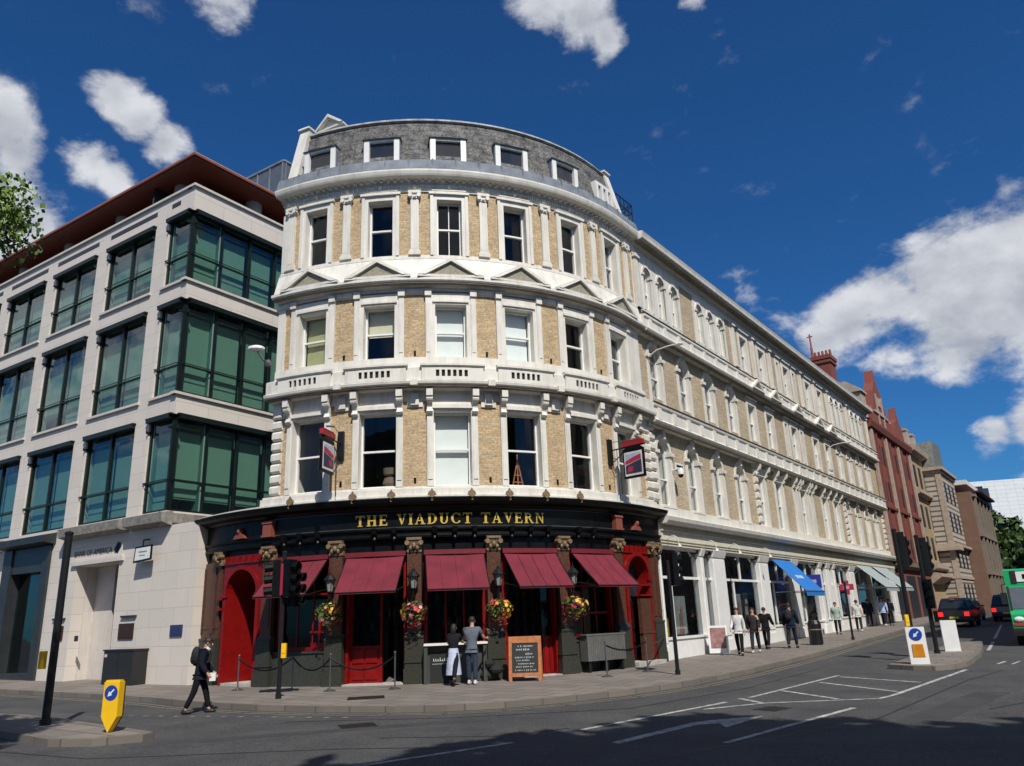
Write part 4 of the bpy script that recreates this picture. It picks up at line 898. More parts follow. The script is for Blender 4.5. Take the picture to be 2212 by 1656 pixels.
# hanging pub signs
PIC=[mat('sign_sky',(.42,.50,.62),.5),mat('sign_crimson',(.45,.02,.06),.5),mat('sign_dark_blue',(.03,.03,.07),.5),mat('sign_pale',(.75,.70,.70),.5)]
def hang_sign(p,off,label,u2):
    c=S(p); o=TV.at(c,1.0,6.7); t=thing('hanging_sign',label,'pub sign',o,0,'hanging pub signs on the curved front',setorg=True)
    k=MB(); k.bx(TV,c-.10,c+.10,.0,.10,6.70,7.62); k.cyl(TV.at(c,.1,7.22),TV.at(c,1.55,7.22),.025,n=7); k.tube([TV.at(c,.1,6.75),TV.at(c,.45,6.95),TV.at(c,.75,7.2)],.018,6)
    k.cyl(TV.at(c,.35,7.22),TV.at(c,.35,5.5),.012,n=5); k.build('bracket',POLEB,t)
    class P2:   # plane of the board: u = outwards along the wall normal, d = sideways
        curved=False
        def at(s,u,d,z): q=TV.at(c,u,z); n=(TV.at(c+.01,u,z)-q).normalized(); return q+n*d*off
    Q=P2(); k=MB(); k.bx(Q,.62,1.48,-.04,.04,6.12,7.10); k.poly(Q,[(.62,7.10),(1.48,7.10),(1.30,7.22),(1.05,7.30),(.80,7.22)],-.05,.05); k.build('board_frame',BLACKP,t)
    k=MB(); k.bx(Q,.60,1.50,-.055,.055,7.24,7.40); k.bx(Q,.70,1.40,-.06,.06,7.40,7.44); k.build('name_strip',[mat('sign_red_strip',(.35,.02,.03),.4)],t)
    k=MB(); k.bx(Q,.68,1.42,.04,.05,6.20,7.02,3); k.bx(Q,.72,1.38,.05,.055,6.66,6.96,0); k.poly(Q,[(.72,6.60),(1.38,6.74),(1.38,6.90),(1.1,6.84),(.72,6.72)],.055,.06,1); k.poly(Q,[(.72,6.28),(1.38,6.28),(1.38,6.72),(1.05,6.64),(.72,6.56)],.05,.058,2); k.poly(Q,[(.8,6.34),(1.0,6.34),(1.05,6.5),(.85,6.52)],.058,.062,1)
    
    k.bx(Q,.68,1.42,-.05,-.04,6.20,7.02,3); k.bx(Q,.72,1.38,-.055,-.05,6.66,6.96,0); k.poly(Q,[(.72,6.60),(1.38,6.74),(1.38,6.90),(1.1,6.84),(.72,6.72)],-.06,-.055,1); k.poly(Q,[(.72,6.28),(1.38,6.28),(1.38,6.72),(1.05,6.64),(.72,6.56)],-.058,-.05,2); k.poly(Q,[(.8,6.34),(1.0,6.34),(1.05,6.5),(.85,6.52)],-.062,-.058,1)
    k.build('painting',PIC,t)
    k=MB(); k.cyl(TV.at(c,1.15,7.55)+Vector((0,0,0)),TV.at(c-.25*off,1.2,7.50),.03,n=7); k.cyl(TV.at(c,.2,7.5),TV.at(c-.2*off,1.1,7.53),.012,n=6); k.build('picture_light',STEEL,t)
hang_sign(-11.4,-1,'left hanging pub sign, crimson and blue picture in a black frame on a wall bracket',0)
hang_sign(45.6,-1,'right hanging pub sign, crimson and blue picture in a black frame beside the street corner',0)
# ---------------------------------------------------------------- the long terrace along the street
T=TV.st
ST_=Line(*(TV.at(T,0,0)[:2]),36.1)     # u measured from the tangent point
TER=thing('terrace_building','long four storey white and brick terrace with arched windows and shops below','building',(14,42,.3),setorg=True)
U0,U1=1.5,41.0
arch12=[2.75,5.5,8.2,10.95]; rect12=[13.75,16.5,20.7,25.0,27.6]; narrow=[19.25,22.15]; far12=[30.4,33.0,35.55,38.15]
tri=[2.68,3.98,5.3,8.03,9.35,10.67]; tri2=[30.35,31.6,32.85,35.75,37.0,38.25]
H=[]
W1=[];
for u in arch12+far12: H+= [(u-.57,u+.57,5.62,7.78,'a'),(u-.54,u+.54,9.97,11.72,'a')]
for u in rect12: H+= [(u-.59,u+.59,5.62,8.17),(u-.55,u+.55,9.97,11.87),(u-.51,u+.51,13.70,15.57)]
for u in narrow: H+= [(u-.28,u+.28,5.62,8.17),(u-.25,u+.25,9.97,11.87),(u-.22,u+.22,13.70,15.57)]
for u in tri+tri2: H+= [(u-.37,u+.37,13.75,15.35,'a')]
k=MB(); k.wall(ST_,U0,U1,5.3,16.4,-.58,0,H); k.build('wall',BRICK2,TER)
k=MB(); k.bx(ST_,U1-.3,U1,-9,-.41,-.3,17.0); k.build('end_wall',WHITE,TER)
k=MB(); k.bx(ST_,U0+.05,U1-.3,-2.6,-2.5,-.2,16.4)
for z in (5.0,9.0,12.8,16.3): k.bx(ST_,U0+.05,U1-.3,-2.5,-.41,z,z+.15)
for u in (12.4,18.2,23.5,29.2): k.bx(ST_,u,u+.1,-2.5,-.41,-.2,16.3)
k.build('rooms',ROOM,TER)
w=MB()
# string courses and bases
w.bx(ST_,U0,U1,0,.10,5.22,5.60)
w.prof(ST_,U0,U1,[(0,8.66),(.12,8.66),(.18,8.72),(.40,8.74),(.45,8.82),(.40,8.88),(.36,8.92),(.36,9.36),(.42,9.40),(.44,9.48),(.0,9.52)])
w.prof(ST_,U0,U1,[(0,12.40),(.12,12.40),(.18,12.48),(.42,12.50),(.46,12.58),(.42,12.68),(.32,12.70),(.32,13.08),(.38,13.12),(.38,13.20),(0,13.24)])
u=U0+.5
while u<U1:
    w.bx(ST_,u-.16,u+.16,.36,.41,8.90,9.36); w.bx(ST_,u-.12,u+.12,.32,.37,12.70,13.08); u+=1.35
w.prof(ST_,U0,U1,[(0,16.36),(.10,16.36),(.14,16.42),(.18,16.46),(.54,16.50),(.58,16.54),(.60,16.66),(.64,16.78),(.58,16.82),(0,16.84)])
w.bx(ST_,U0,U1,0,.06,15.98,16.36)
for u in arch12+far12:
    w.nxt()
    for sg in (-1,1):
        w.bx(ST_,u+sg*.54,u+sg*.72,-.54,.045,5.6,7.78); w.bx(ST_,u+sg*.51,u+sg*.70,-.54,.045,9.5,11.72)
        w.bx(ST_,u+sg*.50,u+sg*.80,-.2,.13,7.66,7.79); w.bx(ST_,u+sg*.48,u+sg*.76,-.2,.13,11.60,11.73)
    w.archband(ST_,u,.54,.17,7.78,-.54,.045,n=12); w.archband(ST_,u,.51,.16,11.72,-.54,.045,n=12)
    w.poly(ST_,[(u-.07,8.28),(u+.07,8.28),(u+.10,8.62),(u-.10,8.62)],0,.16); w.poly(ST_,[(u-.07,12.2),(u+.07,12.2),(u+.1,12.5),(u-.1,12.5)],0,.15)
    w.bx(ST_,u-.6,u+.6,.0,.12,5.56,5.64)
for us,b in ((rect12,.56),(narrow,.25)):
    for u in us:
        w.nxt()
        for z0,z1,bb in ((5.6,8.15,b),(9.8,11.85,b-.04),(13.6,15.55,b-.06)):
            for sg in (-1,1): w.bx(ST_,u+sg*bb,u+sg*(bb+.20),-.54,.045,z0,z1)
            w.bx(ST_,u-bb-.2,u+bb+.2,-.54,.045,z1,z1+.35); w.bx(ST_,u-bb-.22,u+bb+.22,.07,.14,z1+.28,z1+.36)
# top floor triplet panels
for g in (tri[:3],tri[3:],tri2[:3],tri2[3:]):
    a,b=g[0]-.62,g[2]+.62; w.nxt()
    w.wall(ST_,a,b,13.6,15.98,.0,.05,[(u-.34,u+.34,13.75,15.35,'a') for u in g])
    for u in g:
        w.archband(ST_,u,.34,.10,15.35,-.5,.09,n=10)
        for sg in (-1,1): w.bx(ST_,u+sg*.34,u+sg*.42,-.50,.08,13.7,15.35); w.bx(ST_,u+sg*.30,u+sg*.48,-.1,.12,15.26,15.36)
for u in [1.75,12.35,15.15,17.85,23.5,26.3,29.3,34.3,40.4]:
    w.nxt()
    w.bx(ST_,u-.14,u+.14,0,.10,13.6,15.98); w.bx(ST_,u-.2,u+.2,0,.17,15.84,15.98); w.bx(ST_,u-.18,u+.18,0,.14,13.6,13.72)
    w.bx(ST_,u-.02-.3,u+.02-.28,0,.03,13.6,15.98)
w.build('white_trim',WHITE,TER)
for (a,b,z) in ((.02,.455,9.525),(.02,.395,13.245)):
    k=MB(); k.bx(ST_,U0,U1,a,b,z-.005,z+.035); k.build('lead_flashing',mat('dark_lead_flashing',(.06,.06,.062),.7),TER)
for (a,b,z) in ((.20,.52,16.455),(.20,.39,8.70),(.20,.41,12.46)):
    k=MB(); k.bx(ST_,U0+.02,U1-.02,a,b,z-.02,z+.012); k.build('soffit_shade_strip',SOFF,TER)  # added dark strips: painted shade under the cornice and both bands
for u in (14.0,16.75,20.7,25.0,27.9):
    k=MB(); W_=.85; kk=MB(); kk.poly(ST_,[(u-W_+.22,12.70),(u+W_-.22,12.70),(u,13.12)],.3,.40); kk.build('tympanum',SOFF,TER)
    k.poly(ST_,[(u-W_,12.70),(u-W_+.22,12.70),(u,13.12),(u,13.24)],.2,.52); k.poly(ST_,[(u+W_,12.70),(u+W_-.22,12.70),(u,13.12),(u,13.24)],.2,.52); k.bx(ST_,u-W_,u+W_,.3,.52,12.62,12.70); k.build('pediment',WHITE,TER)
for u0 in (12.75,29.3,40.2,1.5):
    k=MB()
    for j in range(8):
        z=5.75+j*.39; k.prof(ST_,u0,u0+.42,[(0,z),(.06,z),(.12,z+.07),(.12,z+.25),(.06,z+.32),(0,z+.32)])
    k.build('quoins',WHITE,TER)
for u in rect12+narrow:
    bb=.66 if u in rect12 else .36
    for sg in (-1,1):
        k=MB(); c=u+sg*bb; k.prof(ST_,c-.085,c+.085,[(.05,8.1),(.12,8.1),(.2,8.2),(.16,8.28),(.32,8.40),(.34,8.5),(.36,8.66),(.05,8.66)]); k.build('scroll_bracket',WHITE2,TER)
for u in arch12+far12:
    window(ST_,TER,u,1.06,5.65,7.78,-.20,arch=True); window(ST_,TER,u,1.0,9.99,11.72,-.20,arch=True)
for u in rect12:
    window(ST_,TER,u,1.12,5.65,8.15,-.20); window(ST_,TER,u,1.04,9.99,11.85,-.20,blind=BLINDC if int(u)%2 else None,bl_h=.5); window(ST_,TER,u,.96,13.72,15.55,-.20)
for u in narrow:
    window(ST_,TER,u,.5,5.65,8.15,-.20); window(ST_,TER,u,.48,9.99,11.85,-.20); window(ST_,TER,u,.44,13.72,15.55,-.20)
for u in tri+tri2: window(ST_,TER,u,.68,13.78,15.35,-.18,arch=True)
k=MB(); k.prof(ST_,U0+.2,U1,[(.3,16.85),(.25,16.90),(-.3,17.0),(-3.5,17.6),(-9,17.6),(-9,16.8)]); k.build('roof',SLATE,TER)
k=MB(); k.prof(ST_,U0+.1,U1,[(.56,16.82),(.58,16.86),(.4,16.92),(.2,16.92),(.2,16.82)]); k.build('gutter',LEAD,TER)
# shops
SHB=mat('shop_cream_fascia',(.66,.62,.50),.5,var=.06,scale=2,grime=.25)
k=MB(); k.prof(ST_,U0,U1,[(-.3,4.86),(.48,4.88),(.52,4.92),(.56,4.98),(.60,5.12),(.54,5.16),(-.3,5.22)]); k.build('shop_cornice',WHITE,TER)
k=MB(); k.bx(ST_,U0,U1,-.3,.20,4.30,4.62); k.bx(ST_,U0,U1,-.3,.12,4.62,4.86); k.bx(ST_,U0,U1,-.3,.26,4.62,4.67); k.bx(ST_,U0,U1,-.3,.14,4.10,4.30); k.bx(ST_,U0,U1,-.3,.18,4.20,4.24); k.build('shop_fascia',SHB,TER)
piers=[(1.5,1.65),(5.2,5.5),(6.45,7.7),(11.9,13.1),(16.5,17.6),(21.4,21.9),(22.9,23.6),(24.3,24.7),(28.0,29.2),(33.2,33.6),(38.0,38.4),(40.0,41.0)]
for a,b in piers:
    k=MB(); z0=gz(ST_.at(a,0,0).y)-.1
    k.bx(ST_,a,b,-.3,.04,z0,3.95); k.bx(ST_,a-.02,b+.02,-.3,.08,z0,z0+.55); k.bx(ST_,a+.05,b-.05,.04,.07,z0+.7,3.75)
    k.prof(ST_,a-.02,b+.02,[(0,3.85),(.08,3.85),(.13,3.98),(.18,4.12),(0,4.12)]); k.build('shop_pier',SASH,TER)
k=MB(); g=MB()
bays=[(1.65,5.2,'w'),(5.5,6.45,'d'),(7.7,11.9,'w'),(13.1,16.5,'w'),(17.6,21.4,'w'),(21.9,22.9,'w'),(23.6,24.3,'w'),(24.7,28.0,'w'),(29.2,33.2,'w'),(33.6,38.0,'w'),(38.4,40.0,'d')]
for a,b,t_ in bays:
    z0=gz(ST_.at(a,0,0).y)-.1; k.nxt(); g.nxt()
    if t_=='w': k.bx(ST_,a,b,-.25,.0,z0,z0+.82); k.bx(ST_,a,b,-.25,.05,z0+.78,z0+.86)
    k.bx(ST_,a,b,-.2,-.10,2.92,3.02); k.bx(ST_,a,b,-.2,-.10,4.0,4.12)
    if b-a>3 : k.bx(ST_,(a+b)/2-.03,(a+b)/2+.03,-.2,-.1,3.0,4.0); k.bx(ST_,a+(b-a)*.28,a+(b-a)*.28+.05,-.2,-.1,z0+.8,2.95)
    g.bx(ST_,a,b,-.16,-.15,z0+(.82 if t_=='w' else 0.05),4.0)
k.build('shopfront_joinery',SASH,TER); g.build('shopfront_glass',GLASSD,TER)
# displays inside the shop windows
rnd=random.Random(12)
PO=[mat('poster_pale',(.62,.60,.57),.6),mat('poster_skin',(.50,.30,.22),.6),mat('poster_dark',(.06,.05,.06),.6),mat('poster_yellow',(.8,.5,.05),.6),mat('poster_blue',(.05,.12,.35),.6),mat('poster_red',(.5,.04,.05),.6)]
for (u,w_,z0,z1,c1,c2) in ((2.2,.5,.9,2.2,0,1),(3.9,.8,1.0,2.3,0,1),(8.5,.7,1.2,2.4,0,2),(9.9,.7,1.2,2.4,0,1),(10.9,.5,1.2,2.5,2,0),(14.1,.6,1.2,2.3,2,0),(15.4,.8,1.3,2.4,4,0),(18.5,.5,1.4,2.4,1,4),(19.6,.6,1.3,2.3,0,5),(25.6,.6,1.4,2.5,0,2),(30.5,.7,1.6,2.6,0,2),(35,.8,1.5,2.6,0,4)):
    k=MB(); w_*=1.3; z0-=.1; k.bx(ST_,u-w_/2,u+w_/2,-.46,-.44,z0,z1,c1); k.ell(ST_.at(u,-.43,z0+(z1-z0)*.68),.09,.03,.13,c2,n=8,k=6); k.poly(ST_,[(u-.2,z0+.05),(u+.2,z0+.05),(u+.14,z0+(z1-z0)*.55),(u-.14,z0+(z1-z0)*.55)],-.44,-.42,c2); k.build('window_display',PO,TER)
k=MB(); k.bx(ST_,2.35,2.5,-.35,-.3,.75,1.5); k.build('yellow_display_strip',YEL,TER)
# swan neck lamps over the first shop
k=MB()
for u in (2.0,5.5,8.0,11.8):
    k.nxt()
    for zz in (0,): k.tube([ST_.at(u,.2,4.35),ST_.at(u,.45,4.45),ST_.at(u,.62,4.35),ST_.at(u,.66,4.12)],.016,6); k.cyl(ST_.at(u,.66,4.12),ST_.at(u,.68,4.0),.03,.09,8)
k.build('shop_lamps',WHITE2,TER)
def shop_awning(ua,ub,zt,zb,pr,m,m2,name,lines=(),label=None):
    k=MB(); P=[ST_.at(ua,.2,zt),ST_.at(ub,.2,zt),ST_.at(ub,.2+pr,zb),ST_.at(ua,.2+pr,zb)]
    k.face(P,[(0,0)]*4,0); k.face([p-Vector((0,0,.02)) for p in reversed(P)],None,0)
    k.face([P[3],P[2],P[2]-Vector((0,0,.22)),P[3]-Vector((0,0,.22))],None,0)
    for (fa,fb,a,b) in lines:
        q=lambda f,s:P[0].lerp(P[3],f).lerp(P[1].lerp(P[2],f),s)+Vector((0,0,.012)); k.face([q(fa,a),q(fa,b),q(fb,b),q(fb,a)],None,1)
    o=k.build(name,[m,m2],TER,label=label); k=MB(); k.cyl(P[3],P[2],.025,n=6)
    for p0,p1 in ((P[3],ST_.at(ua,.1,zb)),(P[2],ST_.at(ub,.1,zb))): k.cyl(p0,p1,.018,n=6)
    k.build('awning_arm',STEEL,o)
BA=mat('blue_awning_canvas',(.015,.16,.50),.8,var=.06,scale=2); GA=mat('grey_green_awning',(.30,.36,.36),.8,var=.06)
shop_awning(13.3,16.2,4.0,2.45,1.45,BA,mat('pale_awning_lettering',(.7,.78,.85),.7),'shop_awning',[(.50,.60,.3+.055*j,.33+.055*j) for j in range(7)],'blue awning with pale lettering')
shop_awning(29.4,33.1,4.2,2.75,1.6,GA,SASH,'shop_awning',[(.02,.98,.0,.03),(.02,.98,.97,1)],'grey green awning'); shop_awning(33.7,37.9,4.25,2.8,1.6,GA,SASH,'shop_awning',[(.02,.98,.0,.03),(.02,.98,.97,1)],'grey green awning')
for (u,z,m_,lab,w_,h_) in ((18.2,3.0,mat('royal_blue_sign',(.02,.04,.30),.4),'blue projecting shop sign beyond the blue awning',.75,.7),(24.6,2.75,mat('crimson_sign',(.45,.03,.06),.4),'red cross shaped shop sign on the pier further along',.8,.8)):
    o=ST_.at(u,.6,z); t=thing('projecting_sign',lab,'shop sign',o,0,None,setorg=True)
    class P3:
        curved=False
        def at(s,a,d,zz): q=ST_.at(u,a,zz); return q+ST_.d*d
    Q=P3(); k=MB()
    if 'red' in lab: k.poly(Q,[(.5,z-.4),(.75,z-.4),(.75,z-.15),(1.0,z-.15),(1.0,z+.2),(.75,z+.2),(.75,z+.4),(.5,z+.4),(.5,z+.2),(.25,z+.2),(.25,z-.15),(.5,z-.15)],-.05,.05)
    else: k.bx(Q,.25,.25+w_,-.05,.05,z-h_/2,z+h_/2)
    k.build('board',m_,t); k=MB(); k.bx(Q,.45,.78,-.056,-.05,z-.08,z+.1); k.build('emblem',mat('faint_emblem',(.45,.35,.5),.5),t); k=MB(); k.cyl(ST_.at(u,.1,z+.2),ST_.at(u,.3,z+.2),.02,n=6); k.build('arm',POLEB,t)
# small fittings on the terrace
t=thing('security_camera','white dome security camera on the terrace wall above the first shop','security camera',ST_.at(3.35,.4,6.9),0,None,setorg=True)
k=MB(); k.cyl(ST_.at(3.35,.05,7.1),ST_.at(3.35,.4,7.15),.03,n=8); k.lathe(ST_.at(3.35,.4,6.9),[(.0,.28),(.10,.26),(.13,.10),(.13,0)],12); k.build('housing',WPL,t); k=MB(); k.ell(ST_.at(3.35,.4,6.88),.11,.11,.11); k.build('dome',BLACKP,t)
t=thing('street_name_plate','white street name plate on the brick between the first arched windows','street sign',ST_.at(4.2,.0,7.35),0,None,setorg=True)
k=MB(); k.bx(ST_,3.78,4.55,.0,.03,7.2,7.5); k.build('plate',WPL,t); k=MB(); k.bx(ST_,3.86,4.46,.03,.034,7.33,7.42); k.bx(ST_,4.0,4.3,.03,.034,7.25,7.29); k.build('lettering',BLACKP,t)
for u,l in ((2.05,'curved white lamp arm under the balcony band near the tavern end'),(27.3,'curved white lamp arm far along the terrace')):
    k=MB(); k.tube([ST_.at(u,.1,11.55),ST_.at(u,.5,11.75),ST_.at(u,1.0,11.8),ST_.at(u,1.45,11.78)],.028,7); k.ell(ST_.at(u,1.5,11.76),.13,.13,.05); tag(k.build('lamp_arm',WPL),l,'street lamp')
k=MB()
for u in (5.9,6.5): k.nxt(); k.bx(ST_,u,u+.14,.0,.05,5.95,6.25)
k.build('vent_grilles',DARK,TER)
# ---------------------------------------------------------------- the office building at the left
CX_,CY_=-12.506,27.754
PL=Line(CX_+.8387*20,CY_,0); 
PL=Line(CX_-.8387*20,CY_+.5446*20,123.0)   # front face, u=20 at the corner
PR=Line(CX_,CY_,33.0)                       # return face, u=0 at the corner
BNK=thing('office_building','pale limestone office building with green glass windows and an overhanging russet roof','building',(CX_,CY_,.1),setorg=True)
UA,UB=-12.0,20.0; RB_=7.0
wins=[(0.8-4.4*j,4.3-4.4*j) for j in (2,1,0)]+[(5.2,8.7),(9.6,13.1),(14.05,17.5)]
wins=[w for w in wins if w[0]>UA+.5]
LV=[(5.86,9.43),(10.30,14.05),(14.92,17.90)]
CW=18.42
H=[(a,b,z0,z1) for a,b in wins for z0,z1 in LV]+[(CW,UB,z0,z1) for z0,z1 in LV]
H2=[(a,b,18.45,18.80) for a,b in []]
GH=[(14.5,17.4,-.2,4.25),(8.75,12.5,-.2,5.3),(4.3,8.0,.6,4.9),(-.1,3.6,.6,4.9)]
k=MB(); k.wall(PL,UA,UB,-.3,18.95,-.45,0,H+GH); 
k.wall(PR,.0,RB_,5.3,18.95,-.45,0,[(-1,RB_-.5,z0,z1) for z0,z1 in LV]); k.bx(PL,UB,UB+2.0,-.6,0,-.3,5.3)
k.build('wall',STONE,BNK)
k=MB()
k.bx(PL,UA,UB-.2,-.45,.10,18.95,19.05); k.prof(PR,-.1,RB_,[(-.4,18.95),(.10,18.95),(.10,19.05),(-.4,19.05)])
for a,b in wins+[(CW,UB+.0)]:
    for z0,z1 in LV[1:]: k.nxt(); k.bx(PL,a-.12,b+(.12 if b<UB-.1 else .0),-.2,.09,z0-.12,z0-.02)
for z0,z1 in LV[1:]: k.bx(PR,-.14,RB_,-.2,.09,z0-.12,z0-.02)
k.build('string_ledges',STONEP,BNK)
k=MB()
for a,b in ((-.5,3.95),(3.9+.1,8.3),(13.6,17.8)): k.nxt(); k.prof(PL,a,b,[(0,5.28),(.42,5.40),(.46,5.72),(.0,5.80)])
k.nxt(); k.prof(PL,18.05,UB+.45,[(0,5.28),(.42,5.40),(.46,5.72),(.0,5.80)]); k.prof(PR,-.3,2.2,[(0,5.28),(.42,5.40),(.46,5.72),(.0,5.80)])
k.build('weathered_ledge',STONEW,BNK)
k=MB()
for a,b in wins+[(CW+.1,UB-.9)]:
    k.nxt(); k.bx(PL,a,b,.0,.012,18.42,18.62)
k.build('parapet_groove',DKMETAL,BNK)
k=MB()
for path,a,b in ((PL,UA,UB-1.2),):
    for z in (5.8,9.95,14.45,18.6): k.bx(path,a,b,-6,-.46,z-.35,z-.05)
    k.bx(path,a,b,-6.1,-6,-.3,18.6)
    k.bx(path,a,a+.2,-6,-.46,-.3,18.6)
k.build('floors',ROOM,BNK)
def office_window(path,a,b,z0,z1,mull,parent,seed,corner=False,drop=None):
    rnd=random.Random(seed); f=MB(); d=-.15
    f.bx(path,a,b,d-.05,d+.05,z0,z0+.09); f.bx(path,a,b,d-.05,d+.05,z1-.09,z1)
    zr=z0+1.12
    f.bx(path,a,b,d-.04,d+.06,zr-.025,zr+.025)
    for m_ in mull: f.bx(path,m_-.05,m_+.05,d-.06,d+.07,z0,z1)
    # sun visor above and hand rail outside
    f.bx(path,a-.05,b+(.05 if not corner else 0),-.10,.15,z1-.03,z1+.03); f.bx(path,a,b,-.1,.16,z1-.16,z1-.03)
    f.bx(path,a,b,.03,.05,zr+.0,zr+.03)
    for m_ in (a+.02,b-.02): f.bx(path,m_-.02,m_+.02,-.3,.05,zr-.0,zr+.03); f.bx(path,m_-.02,m_+.02,-.3,.10,z1-.55,z1-.45)
    fo=f.build('window',FRAMEG,parent)
    g=MB(); g.bx(path,a+.04,b-.04,d-.006,d-.002,z0+.06,z1-.06); g.build('pane',GLASSG,fo)
    t=MB(); ms=sorted(mull)
    for p,q in zip(ms,ms[1:]):
        t.nxt()
        dr=drop if drop else rnd.choice((.82,.98,.98,1.0)); t.bx(path,p+.08,q-.08,d-.22,d-.20,z1-(z1-z0)*dr,z1-.55); t.bx(path,p+.12,q-.12,d-.26,d-.25,z1-.40,z1-.34,0)
    t.build('blind',BBLIND,fo)
    r=MB(); r.bx(path,a,b,d-1.3,d-1.25,z0,z1,0); r.build('back_panel',TBLIND,fo)
sd_=0
for (a,b) in wins:
    for z0,z1 in LV: sd_+=1; office_window(PL,a,b,z0,z1,[a+.05,(a+b)/2,b-.05],BNK,sd_)
for z0,z1 in LV:
    sd_+=1; office_window(PL,CW,UB-.14,z0,z1,[CW+.05,UB-.2],BNK,sd_,True,.98)
    office_window(PR,.14,RB_-.5,z0,z1,[.2,1.5,2.9,4.25,5.6,RB_-.55],BNK,sd_+50,True,.86 if z0<6 else .98)
    k=MB(); c0=PL.at(UB-.25,-.28,z0); k.bx(PL,UB-.27,UB-.13,-.27,-.13,z0,z1); k.bx(PL,UB-.3,UB-.05,-.15,.15,z1-.03,z1+.03) ; k.build('corner_post',FRAMEG,BNK)
# roof terrace: columns, set back glazing, overhanging roof
k=MB()
for u in (-8.4,-4.0,.35,4.75,9.15,13.57,18.0): k.nxt(); k.cyl(PL.at(u,-.75,18.95),PL.at(u,-.75,19.92),.36,n=18)
for u in (2.2,): k.nxt(); k.cyl(PR.at(u+1.2,-.75,18.95),PR.at(u+1.2,-.75,19.92),.36,n=18)
k.build('round_column',mat('grey_concrete',(.34,.34,.33),.7),BNK)
k=MB(); k.bx(PL,UA,UB-2.6,-3.2,-3.1,18.9,19.92); k.bx(PR,.0,1.0,-3,-2.9,18.9,19.92); k.build('terrace_glazing',MATS['dark_dormer_glass'],BNK)
k=MB(); k.tube([PL.at(UB-1.0,-.25,19.25),PL.at(UB-.25,-.25,19.25),PR.at(2.6,-.25,19.25)],.02,6)
for pt in (PL.at(UB-.8,-.25,0),PL.at(UB-.25,-.25,0),PR.at(1.0,-.25,0),PR.at(2.3,-.25,0)): k.cyl(Vector((pt.x,pt.y,18.95)),Vector((pt.x,pt.y,19.25)),.02,n=6)
k.build('terrace_railing',STEEL,BNK)
def roofslab(o,z0,z1,name,m,ends=True):
    a=PL.at(UA,o,0); c=PL.at(UB+o,o,0); e=PR.at(RB_,o,0)
    # mitred outer corner
    cc=Vector((CX_,CY_,0))+(PL.n+PR.n)*o
    inn=PR.at(RB_,-9,0); ina=PL.at(UA,-9,0)
    k=MB(); poly=[a,cc,e,inn,ina]
    k.face([Vector((p.x,p.y,z0)) for p in reversed(poly)],[(p.x,p.y) for p in reversed(poly)]); k.face([Vector((p.x,p.y,z1)) for p in poly],[(p.x,p.y) for p in poly])
    for i in range(5):
        p,q=poly[i],poly[(i+1)%5]; k.face([Vector((p.x,p.y,z0)),Vector((q.x,q.y,z0)),Vector((q.x,q.y,z1)),Vector((p.x,p.y,z1))])
    k.build(name,m,BNK)
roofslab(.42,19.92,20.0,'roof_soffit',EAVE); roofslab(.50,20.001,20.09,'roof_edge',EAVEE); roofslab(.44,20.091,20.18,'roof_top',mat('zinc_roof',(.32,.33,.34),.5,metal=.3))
# ground floor: portal, shop window, entrance
k=MB()
k.prof(PL,8.55,12.7,[(-.2,5.25),(.50,5.35),(.52,5.62),(.0,5.74)]); k.bx(PL,8.75,9.45,-.40,.10,-.2,5.25); k.bx(PL,12.0,12.5,-.40,.10,-.2,5.25); k.bx(PL,9.45,12.0,-.40,.04,4.25,5.25); k.bx(PL,9.45,12.0,-.40,.04,-.2,.35)
k.build('metal_portal',DKMETAL,BNK)
k=MB(); k.bx(PL,9.45,12.0,-.34,-.33,.35,4.25); k.build('portal_pane',GLASSG,BNK); k=MB(); k.bx(PL,9.45,12.0,-1.6,-1.55,.0,4.3); k.bx(PL,9.5,9.9,-1.2,-1.1,1.4,1.6,1); k.build('portal_room',[mat('deep_green_room',(.03,.07,.055),.8),mat('green_notice',(.05,.45,.15),.6)],BNK)
for a,b in ((4.3,8.0),(-.1,3.6)):
    k=MB(); k.bx(PL,a,b,-.36,-.28,.6,.72); k.bx(PL,a,b,-.36,-.28,4.8,4.9); k.bx(PL,(a+b)/2-.05,(a+b)/2+.05,-.36,-.28,.7,4.8); k.build('window',FRAMEG,BNK)
    k=MB(); k.bx(PL,a,b,-.33,-.32,.7,4.8); k.build('pane',GLASSG,BNK)
k=MB(); k.bx(PL,14.3,14.5,-2.2,-.46,-.2,4.3); k.bx(PL,17.4,17.6,-2.2,-.46,-.2,4.3); k.bx(PL,14.3,17.6,-2.2,-.46,4.26,4.4); k.bx(PL,14.5,17.4,-2.3,-2.2,-.2,4.3); k.bx(PL,14.5,15.75,-2.2,-.85,-.2,4.25)
k.build('entrance_recess',STONEP,BNK)
k=MB(); k.bx(PL,15.75,17.4,-1.05,-.95,-.1,4.2); k.bx(PL,16.35,16.4,-.94,-.90,.1,4.1); k.build('entrance_door',FRAMEG,BNK)
k=MB(); k.bx(PL,14.2,17.7,.0,.10,4.28,4.42); k.bx(PL,14.3,17.6,0,.05,4.42,4.50); k.build('door_lintel',STONEP,BNK)
k=MB(); text_on(k,PL,'BANK OF AMERICA',15.55,4.72,.30,.02); k.build('wall_lettering',BLACKP,BNK)
k=MB()
for j in range(4): k.poly(PL,[(17.02+.1*j,4.62+.09*j),(17.10+.1*j,4.60+.09*j),(17.36,4.86+.06*j-.1),(17.25,4.92+.05*j-.08)],0,.02)
k.poly(PL,[(16.98,4.72),(17.22,4.56),(17.42,4.80),(17.18,4.98)],0,.018); k.build('flag_emblem',BLACKP,BNK)
